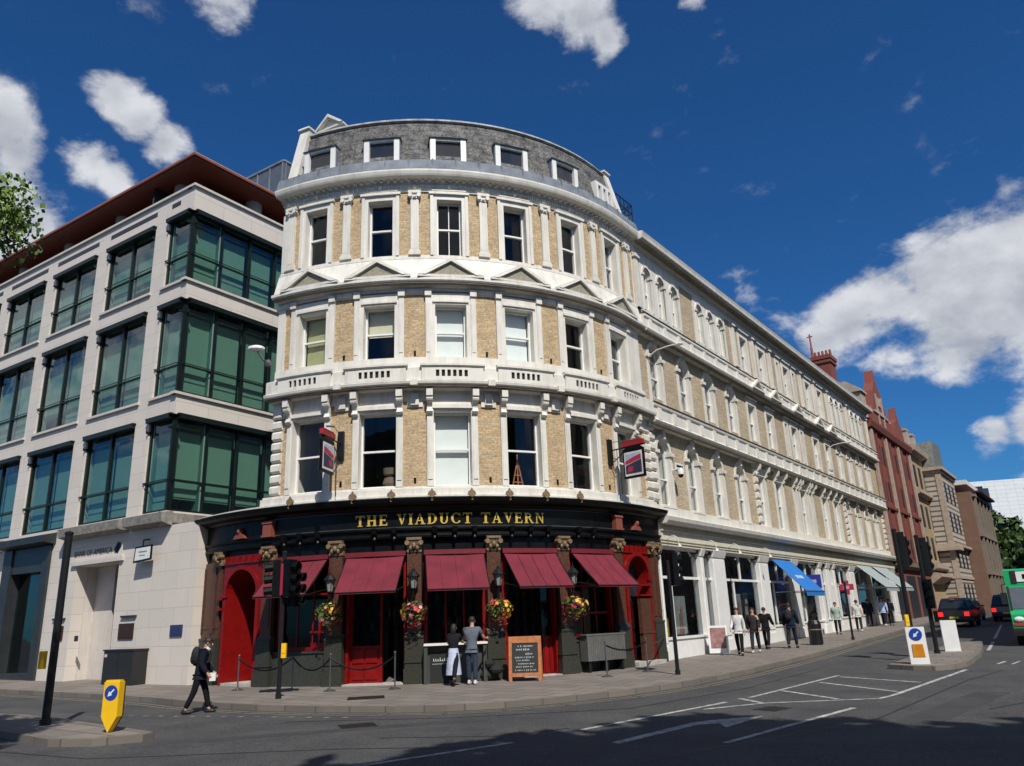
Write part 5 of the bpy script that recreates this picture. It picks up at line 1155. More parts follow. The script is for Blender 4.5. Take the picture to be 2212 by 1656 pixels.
for (a,b,z0,z1,nm,m,l) in ((17.85,18.75,1.52,2.05,'plaque',mat('bronze_plaque',(.07,.03,.018),.4,metal=.4),'bronze plaque right of the entrance'),(13.45,14.1,1.55,2.08,'plaque',MATS['bronze_plaque'],'bronze plaque left of the entrance'),(20.9,21.55,1.55,1.92,'plaque',mat('blue_plaque_paint',(.03,.04,.12),.4),'dark blue plaque near the pub')):
    k=MB(); k.bx(PL,a,b,.0,.04,z0,z1); k.bx(PL,a+.05,b-.05,.04,.045,z0+.05,z1-.05); k.build(nm,m,BNK,label=l)
k=MB(); k.bx(PL,17.95,18.85,.0,.08,2.25,2.32); k.nxt(); k.bx(PL,13.3,14.15,.0,.08,2.30,2.37); k.nxt(); k.bx(PL,15.0,15.2,0,.04,1.5,1.7); k.build('plaque_lights',DKMETAL,BNK)
k=MB(); k.bx(PL,18.0,19.75,.02,.55,gz(27)-.02,1.15); k.bx(PL,17.97,19.78,.0,.58,1.15,1.20); k.bx(PL,18.86,18.88,.55,.56,.1,1.1); k.bx(PL,18.05,18.2,.551,.556,.95,1.05,1)
o=k.build('utility_cabinet',[mat('black_cabinet_paint',(.018,.018,.018),.4),mat('cabinet_sticker',(.7,.5,.5),.5)]); tag(o,'black utility cabinet against the limestone wall by the pub','utility cabinet')
t=thing('street_name_sign','tilted white framed sign on a bracket on the limestone wall above the blue plaque','street sign',PL.at(19.4,.3,4.35),0,None,setorg=True)
k=MB(); k.poly(PL,[(18.80,4.08),(19.86,4.14),(19.86,4.66),(18.86,4.64)],.28,.32); k.build('frame',BLACKP,t); k=MB(); k.poly(PL,[(18.88,4.15),(19.79,4.20),(19.79,4.60),(18.92,4.58)],.32,.325); k.build('panel',WPL,t)
k=MB(); k.bx(PL,19.1,19.6,.325,.328,4.42,4.47); k.bx(PL,19.15,19.5,.325,.328,4.30,4.34); k.build('lettering',mat('grey_letter',(.25,.27,.3),.6),t); k=MB(); k.tube([PL.at(19.2,.02,4.9),PL.at(19.3,.3,4.85),PL.at(19.3,.3,4.64)],.03,6); k.build('bracket',POLEB,t)
# plant room behind
ORG=Vector((0,0,0))
t=thing('rooftop_plant_room','grey metal clad plant room behind the office roof','building',(-11.1,34.2,20),0,None,setorg=True)
PPl=Line(-11.05,34.2,123.0); PPr=Line(-11.05,34.2,33.0); k=MB(); k.bx(PPl,-4,0,-6,0,16,24.25); k.build('cladding',mat('grey_zinc_cladding',(.17,.19,.22),.4,metal=.5),t)
k=MB()
for j in range(5): k.bx(PPr,.1+j*1.2,.16+j*1.2,.0,.04,16,24.2); k.bx(PPl,-3.9+j*.95,-3.84+j*.95,.0,.04,16,24.2)
k.bx(PPr,0,6,.0,.06,24.2,24.3); k.bx(PPl,-4,0,.0,.06,24.2,24.3); k.build('seams',LEAD,t)
t=thing('floodlight','white floodlight on an arm at the edge of the tavern beside the office glass','floodlight',TV.at(S(-28.3),.2,10.6),0,None,setorg=True)
k=MB(); k.tube([TV.at(S(-28),.05,10.3),TV.at(S(-28.6),.35,10.4),TV.at(S(-29.4),.5,10.7)],.035,7); k.build('arm',STEEL,t); k=MB(); k.ell(TV.at(S(-29.9),.5,10.82),.30,.2,.12); k.build('lamp_head',WPL,t)
k=MB(); k.lathe(TV.at(S(-27.6),.3,10.15),[(0,0),(.09,.02),(.11,.12),(.06,.24),(0,.26)],10); k.build('sensor',STEEL,t)

# ---------------------------------------------------------------- buildings further down the street
DKW=mat('far_dark_window',(.025,.027,.032),.5,spec=.3)
RED=thing('red_brick_building','tall red brick gabled building with pale stone piers next to the terrace','building',(*ST_.at(48,0,0)[:2],.5),setorg=True)
k=MB(); k.bx(ST_,41.05,57.0,-9,0,-.3,16.2); 
k.poly(ST_,[(43.4,16.2),(50.4,16.2),(50.2,17.4),(49.2,18.0),(48.6,19.4),(47.4,20.4),(46.9,21.6),(46.4,20.4),(45.2,19.4),(44.6,18.0),(43.6,17.4)],-.7,.05); k.poly(ST_,[(52.0,16.2),(56.2,16.2),(55.6,17.8),(54.8,18.3),(54.2,19.6),(53.6,18.3),(52.6,17.8)],-.6,.05); k.build('wall',REDB,RED)
k=MB()
for u in (41.5,46.6,51.5,56.6): k.nxt(); k.bx(ST_,u-.22,u+.22,0,.22,5.1,15.3)
k2=MB(); k2.prof(ST_,41.0,57.1,[(0,9.0),(.2,9.1),(.22,9.3),(0,9.4)]); k2.nxt(); k2.prof(ST_,41.0,57.1,[(0,15.4),(.3,15.5),(.45,15.9),(.45,16.1),(0,16.25)])
for u in (42.4,43.3,45.6,47.6,48.4,50.6,52.6,53.2,55.6): k2.nxt(); k2.bx(ST_,u-.12,u+.12,0,.14,5.1,15.4)
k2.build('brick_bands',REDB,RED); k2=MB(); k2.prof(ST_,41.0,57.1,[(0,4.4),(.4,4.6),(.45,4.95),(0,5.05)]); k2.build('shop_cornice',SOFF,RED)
for u in (44.0,49.0,54.0):
    for z in (5.3,9.7,12.7): 
        pass
k.nxt(); k.bx(ST_,45.2,48.6,.05,.12,17.5,17.7); k.build('stone_piers',TERRA,RED)
for u in (44.0,49.0,54.0):
    for z in (5.3,9.7,12.7):
        k=MB()
        for sg in (-1,0,1): k.bx(ST_,u+sg*1.35-.32,u+sg*1.35+.32,.0,.03,z+.1,z+1.7)
        k.build('window',DKW,RED)
k=MB(); k.prof(ST_,41.1,57.0,[(-.3,16.2),(-2.6,19.2),(-9,19.4),(-9,16.2)]); k.build('roof',SLATE,RED)
k=MB(); k.bx(ST_,41.6,43.2,-2.2,-.2,16.2,18.6); k.prof(ST_,41.4,43.4,[(-.05,18.6),(-.1,18.8),(-1.2,19.6),(-2.4,19.6),(-2.4,18.6)]); k.nxt(); k.bx(ST_,50.4,51.6,-2.2,-.2,16.2,17.5); k.bx(ST_,50.3,51.7,-2.3,-.1,17.5,17.7); k.build('dormer',TERRA,RED)
k=MB()
for u in (43,47.5,52): k.nxt(); k.bx(ST_,u-1.7,u+1.7,0,.02,.6,3.9)
k.build('shop_window',DKW,RED)
k=MB()
for u in (45.9,47.9): k.bx(ST_,u-.12,u+.12,.05,.14,16.4,19.2)
k.nxt(); k.bx(ST_,44.3,49.5,.05,.16,17.35,17.5); k.nxt(); k.bx(ST_,46.4,47.4,.05,.12,18.2,19.0); k.build('gable_stonework',TERRA,RED)
k=MB(); k.bx(ST_,50.6,51.4,-1.6,-.6,16.2,19.0); k.bx(ST_,50.5,51.5,-1.7,-.5,18.7,18.9); k.nxt(); k.bx(ST_,56.2,56.9,-1.6,-.6,16.2,18.8); k.bx(ST_,56.1,57.0,-1.7,-.5,18.5,18.7); k.build('chimney',REDB,RED)
CH=thing('chimney_stack','tall red brick chimney with clay pots rising behind the terrace roof','chimney',(*ST_.at(31,-2.5,0)[:2],16),setorg=True)
k=MB(); c=36.0; k.bx(ST_,c-.8,c+.8,-1.9,-.7,16.5,20.2); k.bx(ST_,c-.9,c+.9,-2.0,-.6,19.7,19.9); k.bx(ST_,c-.95,c+.95,-2.05,-.55,20.0,20.3); k.build('stack',REDB,CH)
k=MB()
for j in range(5): k.nxt(); k.cyl(ST_.at(c-.1,-.72-.28*j,20.3),ST_.at(c-.1,-.72-.28*j,20.85),.11,.09,9)
k.build('pots',mat('clay_pot',(.26,.06,.04),.7),CH); k=MB(); k.cyl(ST_.at(c-.5,-1.95,20.3),ST_.at(c-.5,-1.95,22.3),.06,n=6); k.cyl(ST_.at(c-.5,-2.15,22.1),ST_.at(c-.5,-1.75,22.1),.05,n=6); k.cyl(ST_.at(c-.5,-1.95,20.3),ST_.at(c-.5,-1.95,21.2),.09,n=6); k.build('flue',mat('rusty_red_flue',(.32,.05,.04),.6),CH)
BF=thing('buff_stone_building','buff stone building with grey mansard roof beyond the red brick gables','building',(*ST_.at(61,0,0)[:2],.6),setorg=True)
k=MB(); k.bx(ST_,57.05,66,-9,0,-.3,16.2); k.build('wall',BEIGEB,BF)
k=MB(); k.prof(ST_,57.05,66.1,[(0,15.7),(.6,15.9),(.7,16.4),(0,16.5)]); k.prof(ST_,57.05,66.1,[(0,11.6),(.5,11.8),(.5,12.1),(0,12.2)]); k.prof(ST_,57.05,66.1,[(0,4.6),(.7,4.8),(.7,5.2),(0,5.3)]); k.prof(ST_,57.05,66.1,[(0,3.4),(.9,4.0),(.9,4.3),(0,4.5)]); k.build('cornices',TERRA,BF)
for u in (58.8,61.3,63.8):
    for z in (5.7,8.7,12.6): k=MB(); k.bx(ST_,u-.55,u+.55,0,.03,z,z+2.1); k.build('window',DKW,BF)
k=MB(); k.prof(ST_,57.1,66,[(-.2,16.5),(-.9,18.6),(-1.6,19.1),(-8,19.1),(-8,16.5)]); k.build('roof',mat('grey_lead_roof',(.16,.18,.17),.5,var=.2),BF)
for u in (59.5,62.8): k=MB(); k.bx(ST_,u-.6,u+.6,-1.2,-.1,16.6,18.2); k.prof(ST_,u-.7,u+.7,[(-.05,18.2),(-.1,18.4),(-1.2,18.7),(-1.2,18.2)]); k.build('dormer',TERRA,BF)
# street frame with its own origin at the viewer's foot point
SD=ST_.d; SN=-ST_.n     # SN points away from the road (to the left)
class SF:               # u along the street, d = towards the road, measured from a line at distance off
    curved=False
    def __init__(s,off): s.off=off
    def at(s,u,d,z): q=SD*u+SN*(s.off-d); return Vector((q.x,q.y,z))
class SC:               # face across the street, looking back at the viewer: u runs from the far side to the road side
    curved=False
    def __init__(s,al,off): s.al=al;s.off=off
    def at(s,u,d,z): q=SD*(s.al-d)+SN*(s.off-u); return Vector((q.x,q.y,z))
RU=thing('rusticated_stone_building','grey stone building with banded rusticated end wall and pavilion roof','building',(*SF(12).at(92,0,0)[:2],.8),setorg=True)
A=SF(11.65); Bc=SC(88.6,11.65)
k=MB(); k.bx(Bc,-7,0,-9,0,-.3,14.6); k.build('wall',RUST,RU)
k=MB(); k.bx(Bc,-7.1,.35,-9.2,.3,14.6,14.9); k.bx(Bc,-7.1,.15,-9.2,.12,14.3,14.6); k.bx(Bc,-7.1,.45,-9.2,.4,7.0,7.25); k.bx(Bc,-2.2,.55,-2,.55,6.6,7.0); k.bx(Bc,-7,.1,-9.2,.1,3.9,4.2); k.bx(A,88.6,97.6,0,.05,-.2,.9); k.bx(Bc,-.45,.06,-.3,.06,-.2,14.3); k.build('cornices',TERRA,RU)
k=MB(); k.prof(Bc,-6.5,-.3,[(-.3,14.9),(-1.2,17.8),(-6,17.9),(-6,14.9)]); k.build('roof',mat('grey_slate_pavilion',(.17,.18,.16),.6,var=.3,scale=5),RU)
for u in (-4.6,-2.2):
    for z in (9.0,12.0): k=MB(); k.bx(Bc,u-.4,u+.4,0,.03,z,z+1.5); k.build('window',DKW,RU)
for u in (90.5,93,95.5):
    for z in (1.5,5,8.6,11.6): k=MB(); k.bx(A,u-.5,u+.5,0,.03,z,z+1.9); k.build('window',DKW,RU)
BR=thing('brown_brick_building','plain brown brick office block with projecting dark roof canopy','building',(*SF(10.3).at(105,0,0)[:2],.8),setorg=True)
A=SF(10.3); Bc=SC(97.8,10.3)
k=MB(); k.bx(Bc,-9,0,-14,0,-.3,13.2); k.build('wall',BROWNB,BR)
k=MB(); k.bx(Bc,-9,.9,-14.5,-2.0,13.25,13.45); k.bx(Bc,-9,-.5,-13,-3,14.4,14.9,1); k.build('roof_canopy',[mat('dark_russet_canopy',(.06,.015,.012),.6),WHITE],BR)
for z in (1.3,5.0,9.2):
    for j in range(4): k=MB(); k.bx(A,99.6+j*3.1,101.9+j*3.1,0,.05,z,z+3.2); k.build('window',DKW,BR)
k=MB(); k.bx(A,98.5,111.6,0,.35,4.4,4.7); k.bx(A,98.5,111.6,0,.35,8.4,8.8); k.bx(A,98.5,111.6,0,.35,12.7,13.0)
for j in range(5): k.bx(A,98.9+j*3.1,99.5+j*3.1,0,.3,.5,13)
k.build('concrete_bands',mat('brown_concrete',(.22,.18,.14),.8),BR)
for (al,of,z,m_,s_) in ((101,8.9,3.6,'red',.5),(106,8.8,3.9,'white',.5)):
    q=SF(of).at(al,0,z); tag(MB().ell(q,.35,.35,.45).build('shop_banner',mat('banner_'+m_,(.4,.03,.04) if m_=='red' else (.6,.6,.58),.6)),m_+' banner hanging outside the brown brick block','banner')
# towers beyond
ORG=Vector((0,0,0))
HR=thing('white_office_block','large white panelled office block standing beyond the end of the street','building',(128,214,1),setorg=True)
a0=29.4
class FC:
    curved=False
    def __init__(s,x,y,az): s.l=Line(x,y,az)
    def at(s,u,d,z): return s.l.at(u,d,z)
HF=Line(124.5,216.5,106.0)
WPN=bricks('white_wall_panels',(.74,.75,.76),(.70,.71,.73),(.50,.52,.55),bw=2.4,bh=1.1,ms=.05,rough=.5,nvar=.12,offset=0)
k=MB(); k.bx(HF,-1.5,45,-20,0,0,33.5); k.build('wall',WPN,HR)
k=MB(); k.bx(HF,3.6,5.4,0,.3,6,31.5,0)
for z in (6,10,14,18,22,26): k.bx(HF,14.5,45,0,.25,z,z+2.0)
k.build('dark_glazing',mat('dark_blue_glazing',(.03,.045,.07),.2,spec=.7),HR)
k=MB()
for z in (8.2,12.2,16.2,20.2,24.2,28.2): k.bx(HF,14.5,45,0,1.2,z,z+.9)
for u in (14.6,20,26,32): k.bx(HF,u,u+.5,0,1.0,3,32)
k.build('balcony_bands',WPN,HR)
DT=thing('dark_glass_tower','slim dark glass block in front of the white office block','building',(104,190,1),setorg=True)
DF=Line(*(Vector((math.sin(rad(30.45)),math.cos(rad(30.45)),0))*200)[:2],118); k=MB(); k.bx(DF,-2.0,1.3,-10,0,0,26.0); k.build('wall',mat('black_glass_cladding',(.04,.05,.07),.2,spec=.7,var=.5,scale=.4),DT)
k=MB()
for z in range(4,25,3): k.bx(DF,-2.0,1.75,0,.1,z,z+.3)
k.build('floor_bands',DKMETAL,DT)
grp='trees at the far end of the street'
for i,(az_,D_,H_,r_,lb) in enumerate(((30.95,132,12.8,4.2,'tallest broadleaf tree just right of the brown brick block'),(32.2,128,9.6,5.0,'broadleaf tree in the middle at the end of the street'),(33.6,122,9.0,5,'broadleaf tree behind the green bus'),(30.2,175,18,7,'broad tree rising above the roofs furthest back'))):
    q=Vector((math.sin(rad(az_)),math.cos(rad(az_)),0))*D_
    tree((q.x,q.y,gz(75)),H_*1.3,(q.x,q.y,H_*.52+.8),r_,r_,H_*.46,70,70,.9,1.5,lb,grp,40+i,[LEAF,LEAFD])
# ---------------------------------------------------------------- street furniture
def put(x,y,o=0.0): return Vector((x,y,gz(y)+o))
def azr(a): return rad(-a)      # object facing: local -y looks towards compass azimuth 180-... (a=0 faces the viewer)
def signal_head(k,Q,uc,d,z,back=False):
    """three aspect head, front towards +d"""
    k.bx(Q,uc-.15,uc+.15,d,d+.20,z,z+.95)
    for j in range(3):
        zz=z+.17+.30*j; k.cyl(Q.at(uc,d+.20,zz),Q.at(uc,d+.40,zz-.02),.11,.12,10,caps=False)
class Q4:
    curved=False
    def __init__(s,o,face): s.o=o; a=rad(face); s.f=Vector((math.sin(a),math.cos(a),0)); s.r=Vector((-s.f.y,s.f.x,0))
    def at(s,u,d,z): return s.o+s.r*u+s.f*d+Vector((0,0,z))
ROPEM=1
LENS=mat('unlit_lens',(.05,.05,.055),.25)
def traffic_light(x,y,h,heads,label,lean=0,box=None,r=.057,board=False,red=None,o=0.0):
    base=put(x,y,o); t=thing('traffic_light',label,'traffic light',base,0,None,setorg=True)
    k=MB(); k.cyl(base,base+Vector((lean,0,h)),r,r*.95,12); k.cyl(base,base+Vector((0,0,.12)),r*1.35,n=12); k.lathe(base+Vector((lean,0,h)),[(r*1.1,0),(r*1.1,.05),(0,.09)],12); k.build('pole',POLEB,t)
    for (uo,z,face,bd) in heads:
        Q=Q4(base+Vector((lean*z/h,0,0)),face); k=MB()
        signal_head(k,Q,uo,.10,z); k.bx(Q,min(0,uo),max(0,uo)+.001,.02,.14,z+.12,z+.16); k.bx(Q,min(0,uo),max(0,uo)+.001,.02,.14,z+.80,z+.84)
        ho=k.build('signal_head',BLACKP,t)
        if bd: kk=MB(); kk.bx(Q,uo-.19,uo+.19,.08,.10,z-.14,z+1.10); kk.build('backing_board',mat('matt_black_board',(.012,.014,.015),.7),ho)
        kk=MB()
        for j in range(3): kk.cyl(Q.at(uo,.28,z+.17+.30*j),Q.at(uo,.305,z+.17+.30*j),.10,n=12)
        kk.build('lens',LENS,ho)
    if box:
        for (uo,z,face,c) in box:
            Q=Q4(base,face); k=MB(); k.bx(Q,uo-.06,uo+.06,.05,.15,z,z+.36); k.bx(Q,uo-.045,uo+.045,.15,.16,z+.12,z+.3); k.build('push_button_box',YEL if c=='y' else BLACKP,t)
    if red:
        Q=Q4(base,180); k=MB(); k.bx(Q,-.06,.06,.06,.12,red[0],red[1]); k.build('red_louvre',mat('red_louvre_paint',(.32,.01,.06),.5),t)
    return t
traffic_light(-10.08,17.63,3.95,[],'thick black pole with a yellow push button box on the left island',.0,[(-.17,1.12,180,'y')],r=.085)
traffic_light(-6.26,21.25,3.62,[(0,2.50,250,0),(0,2.50,115,0),(.22,2.25,100,0)],'black traffic light on the kerb before the left end of the pub',.0,[(.12,.98,180,'y')],red=(2.55,3.35))
traffic_light(4.39,23.64,3.1,[(.04,2.45,60,0)],'slim black pole with signal head at the kerb right of the pub')
traffic_light(13.91,27.81,3.85,[(-.08,2.72,55,1),(.10,1.45,215,0)],'black traffic light on the right island, nearer of its pair, with backing board',0,[(.15,1.0,200,'b')],r=.075)
traffic_light(12.6,26.6,4.0,[(-.08,2.85,55,1)],'black traffic light on the right island beside the yellow box, further left',0,[(-.14,.95,180,'y')],r=.075)
t=thing('street_pole','slim black pole with red blank sign on the far pavement before the shops','sign pole',put(15.3,38.1),0,None,setorg=True)
k=MB(); b=put(15.3,38.1); k.cyl(b,b+Vector((0,0,2.6)),.05,n=10); k.cyl(b,b+Vector((0,0,.1)),.08,n=10); k.build('pole',POLEB,t)
# keep left bollards
def bollard(x,y,az,label,kind,h=1.0,o=.0):
    base=put(x,y,o); t=thing('keep_left_bollard',label,'traffic bollard',base,0,None,setorg=True); Q=Q4(base,az)
    def arrow(k,uc,zc,r,d):
        c,s_=math.cos(rad(225)),math.sin(rad(225)); tp=lambda a,b:(uc-(a*c-b*s_)*1.0*(-1),zc+(a*s_+b*c))
        P=[(-.62*r,-.10*r),(.05*r,-.10*r),(.05*r,-.34*r),(.66*r,0),(.05*r,.34*r),(.05*r,.10*r),(-.62*r,.10*r)]
        k.poly(Q,[tp(a,b) for a,b in P],d,d+.004)
    if kind=='y':
        k=MB(); k.poly(Q,[(-.165,.30),(0,.02),(.165,.30),(.165,.93),(-.165,.93)],-.10,.06); k.bx(Q,-.15,.15,-.08,.04,.93,.96); bo=k.build('shell',YEL,t)
        k=MB(); k.poly(Q,[(-.18,.30),(0,-.0),(.18,.30),(.18,.96),(-.18,.96)],-.115,-.10); k.build('dark_rim',POLEB,t)
        zc,r,m=.73,.14,.061
    elif kind=='w':
        k=MB(); k.prof(Q,-.25,.25,[(-.12,0),(.12,0),(.07,1.02),(-.07,1.02)]); k.build('shell',WPL,t)
        k=MB(); k.poly(Q,[(-.16,.20),(.16,.20),(.14,.55),(-.14,.55)],.095,.125); k.build('amber_panel',AMB,t); zc,r,m=.82,.17,.10
    else:
        k=MB(); k.prof(Q,-.24,.24,[(-.12,0),(.12,0),(.07,1.02),(-.07,1.02)]); k.bx(Q,-.25,.25,-.13,.13,0,.04); k.build('shell',WPL,t); return
    k=MB(); k.disc(Q,0,zc,r,m+.004,n=24); k.build('blue_disc',BLUE,t)
    k=MB(); arrow(k,0,zc,r,m+.006); k.build('white_arrow',WPL,t)
bollard(-7.94,16.07,190,'yellow keep left bollard with blue arrow disc on the left island','y',o=-.02)
bollard(11.47,24.02,200,'white keep left bollard with blue arrow disc and amber panel on the right island','w')
bollard(14.8,28.5,200,'plain white bollard turned away at the back of the right island','b')
# chain stanchions
stn=[(-8.3,24.1,'in front of the red arched door'),(-5.3,22.72,'in front of the left window'),(-3.5,22.6,'in front of the left door'),(2.4,23.8,'in front of the right window, nearer the board'),(3.75,25.0,'at the right end by the red jamb')]
tops=[]
for x,y,l in stn:
    b=put(x,y); t=thing('chain_stanchion','slim metal stanchion '+l,'stanchion',b,0,'stanchions along the pub front',setorg=True)
    k=MB(); k.cyl(b,b+Vector((0,0,.92)),.022,n=8); k.ell(b+Vector((0,0,.95)),.035,.035,.035,n=8,k=6); k.build('post',STEEL,t); k=MB(); k.lathe(b,[(.17,0),(.17,.02),(.05,.05),(.02,.06)],14); k.build('base',STEEL,t); tops.append(b+Vector((0,0,.86)))
def chain(a,b,label,sag=.34):
    k=MB(); P=[a.lerp(b,i/12)-Vector((0,0,sag*4*(i/12)*(1-i/12))) for i in range(13)]; k.tube(P,.024,6); tag(k.build('rope',BLACKP),label,'rope','ropes between the stanchions')
chain(tops[0],Vector((-6.5,23.3,.88)),'black rope sagging from the stanchion at the arched door'); chain(Vector((-6.5,23.3,.88)),tops[1],'black rope sagging before the left stall riser'); chain(tops[1],tops[2],'black rope sagging across the left door bay'); chain(tops[3],tops[4],'black rope sagging between the two right stanchions',.18); chain(tops[4],TV.at(S(60),.2,.9),'black rope from the last stanchion to the right wall',.1)
b=put(-6.5,23.3); t=thing('chain_stanchion','slim metal stanchion hidden beside the traffic light pole','stanchion',b,0,'stanchions along the pub front',setorg=True)
k=MB(); k.cyl(b,b+Vector((0,0,.92)),.022,n=8); k.build('post',STEEL,t); k=MB(); k.lathe(b,[(.17,0),(.17,.02),(.05,.05),(.02,.06)],14); k.build('base',STEEL,t)
# chalkboard
b=put(.08,23.65); t=thing('chalkboard_sign','orange wooden A-board with white chalk writing outside the right pub door','a-board',b,0,None,setorg=True)
Q=Q4(b,186); k=MB(); W_=.42
for sg in (-1,1): k.prof(Q,sg*W_-.045,sg*W_+.045,[(.22,0),(.27,0),(.06,1.20),(.01,1.20)]); k.prof(Q,sg*W_-.045,sg*W_+.045,[(-.27,0),(-.22,0),(.01,1.18),(-.04,1.18)])
ln=lambda z:.27-.21*z/1.2
k.prof(Q,-W_+.045,W_-.045,[(ln(1.02)-.05,1.02),(ln(1.02),1.02),(ln(1.2),1.2),(ln(1.2)-.05,1.2)]); k.prof(Q,-W_+.045,W_-.045,[(ln(.12)-.05,.12),(ln(.12),.12),(ln(.22),.22),(ln(.22)-.05,.22)])
k.build('frame',WOODO,t); k=MB(); k.prof(Q,-W_+.045,W_-.045,[(ln(.22)-.04,.22),(ln(.22)-.02,.22),(ln(1.02)-.02,1.02),(ln(1.02)-.04,1.02)]); k.build('board',CHALK,t)
k=MB(); rnd=random.Random(5)
for (z,h_,ps) in ((.93,.05,(-.2,.2)),(.84,.08,(-.25,.12)),(.72,.07,(.02,.22)),(.63,.055,(-.28,.26)),(.55,.05,(-.24,.15)),(.46,.05,(-.2,.27)),(.38,.045,(-.26,.2)),(.29,.05,(-.28,.28))):
    u=ps[0]
    while u<ps[1]:
        w_=rnd.uniform(.015,.04); hh=h_*rnd.uniform(.5,1); d=ln(z)-.014; k.prof(Q,u,u+w_*.45,[(d,z-hh/2),(d+.003,z-hh/2),(d+.003-.003,z+hh/2),(d-.004,z+hh/2)]); k.prof(Q,u,u+w_,[(d+.001,z-.006),(d+.004,z-.006),(d+.003,z+.006),(d,z+.006)]); u+=w_+rnd.choice((.012,.015,.04))
k.build('chalk_writing',CHALKW,t)
# serving counter under the hatch
t=thing('bar_counter','white topped counter with chalk panel below under the serving hatch','counter',TV.at(S(9.4),.5,0),0,None,setorg=True)
k=MB(); k.bx(TV,S(4.3),S(14.6),.12,.62,1.03,1.09); k.build('counter_top',WPL,t)
k=MB(); k.bx(TV,S(4.5),S(14.4),.12,.40,-.15,1.03); 
for a in (4.6,14.2): k.bx(TV,S(a)-.05,S(a)+.05,.40,.58,-.15,1.03)
k.build('counter_base',mat('grey_green_paint',(.05,.055,.05),.5),t)
k=MB(); k.bx(TV,S(5.3),S(8.9),.405,.42,.0,.86); k.bx(TV,S(5.6),S(8.6),.42,.424,.52,.53,1)
rnd=random.Random(9); u=S(5.8)
while u<S(8.3): k.bx(TV,u,u+.02,.42,.424,.60,.60+rnd.uniform(.05,.1),1); k.bx(TV,u,u+.045,.42,.424,.60,.615,1); u+=.06
k.build('chalk_panel',[CHALK,CHALKW],t)
k=MB(); b=TV.at(S(15.6),.45,gz(24)); 
rn=random.Random(3)
for j in range(5): k.ell(b+Vector((rn.uniform(-.25,.3),rn.uniform(-.15,.15),.15+.08*j)),.28-.03*j,.22,.14,n=9,k=6)
tag(k.build('black_bags',RUBBER),'black bags heaped between the counter and the chalkboard','bags')
t=thing('planter_box','grey ribbed box standing under the right pub window','storage box',TV.at(S(37.5),.3,0),0,None,setorg=True)
k=MB(); k.bx(TV,S(33.4),S(42.6),.12,.50,.35,1.10); k.bx(TV,S(33.2),S(42.8),.11,.52,1.10,1.14)
for j in range(22): k.bx(TV,S(33.4+.415*j),S(33.4+.415*j+.2),.50,.515,.36,1.09)
k.build('ribbed_box',mat('grey_ribbed_metal',(.13,.13,.125),.5),t); k=MB()
for a in (34,38,42): k.bx(TV,S(a)-.04,S(a)+.04,.15,.45,-.05,.35)
k.build('feet',POLEB,t)
# small board by the first shop, street bins
b=put(7.55,31.6); t=thing('poster_board','white framed poster board with a pink picture outside the first shop','a-board',b,0,None,setorg=True); Q=Q4(b,200); k=MB(); k.prof(Q,-.36,.36,[(.18,.05),(.21,.05),(.03,1.05),(0,1.05)]); k.prof(Q,-.36,.36,[(-.21,.05),(-.18,.05),(0,1.03),(-.03,1.03)]); k.build('frame',WPL,t)
k=MB(); k.prof(Q,-.29,.29,[(.18,.18),(.186,.18),(.056,.97),(.05,.97)]); k.build('poster',PO[5] if 0 else mat('pink_brown_poster',(.42,.22,.20),.6,col2=(.10,.05,.06),scale=6),t)
t=thing('litter_bin','dark litter bin by the shop pier behind the pedestrians','litter bin',put(12.6,35.3),0,None,setorg=True); b=put(12.6,35.3); k=MB(); k.lathe(b,[(.0,0),(.25,.0),(.28,.05),(.28,.85),(.22,1.0),(.0,1.02)],14); k.build('body',POLEB,t); k=MB(); k.lathe(b,[(.285,.6),(.285,.65)],14); k.build('band',GILT,t)
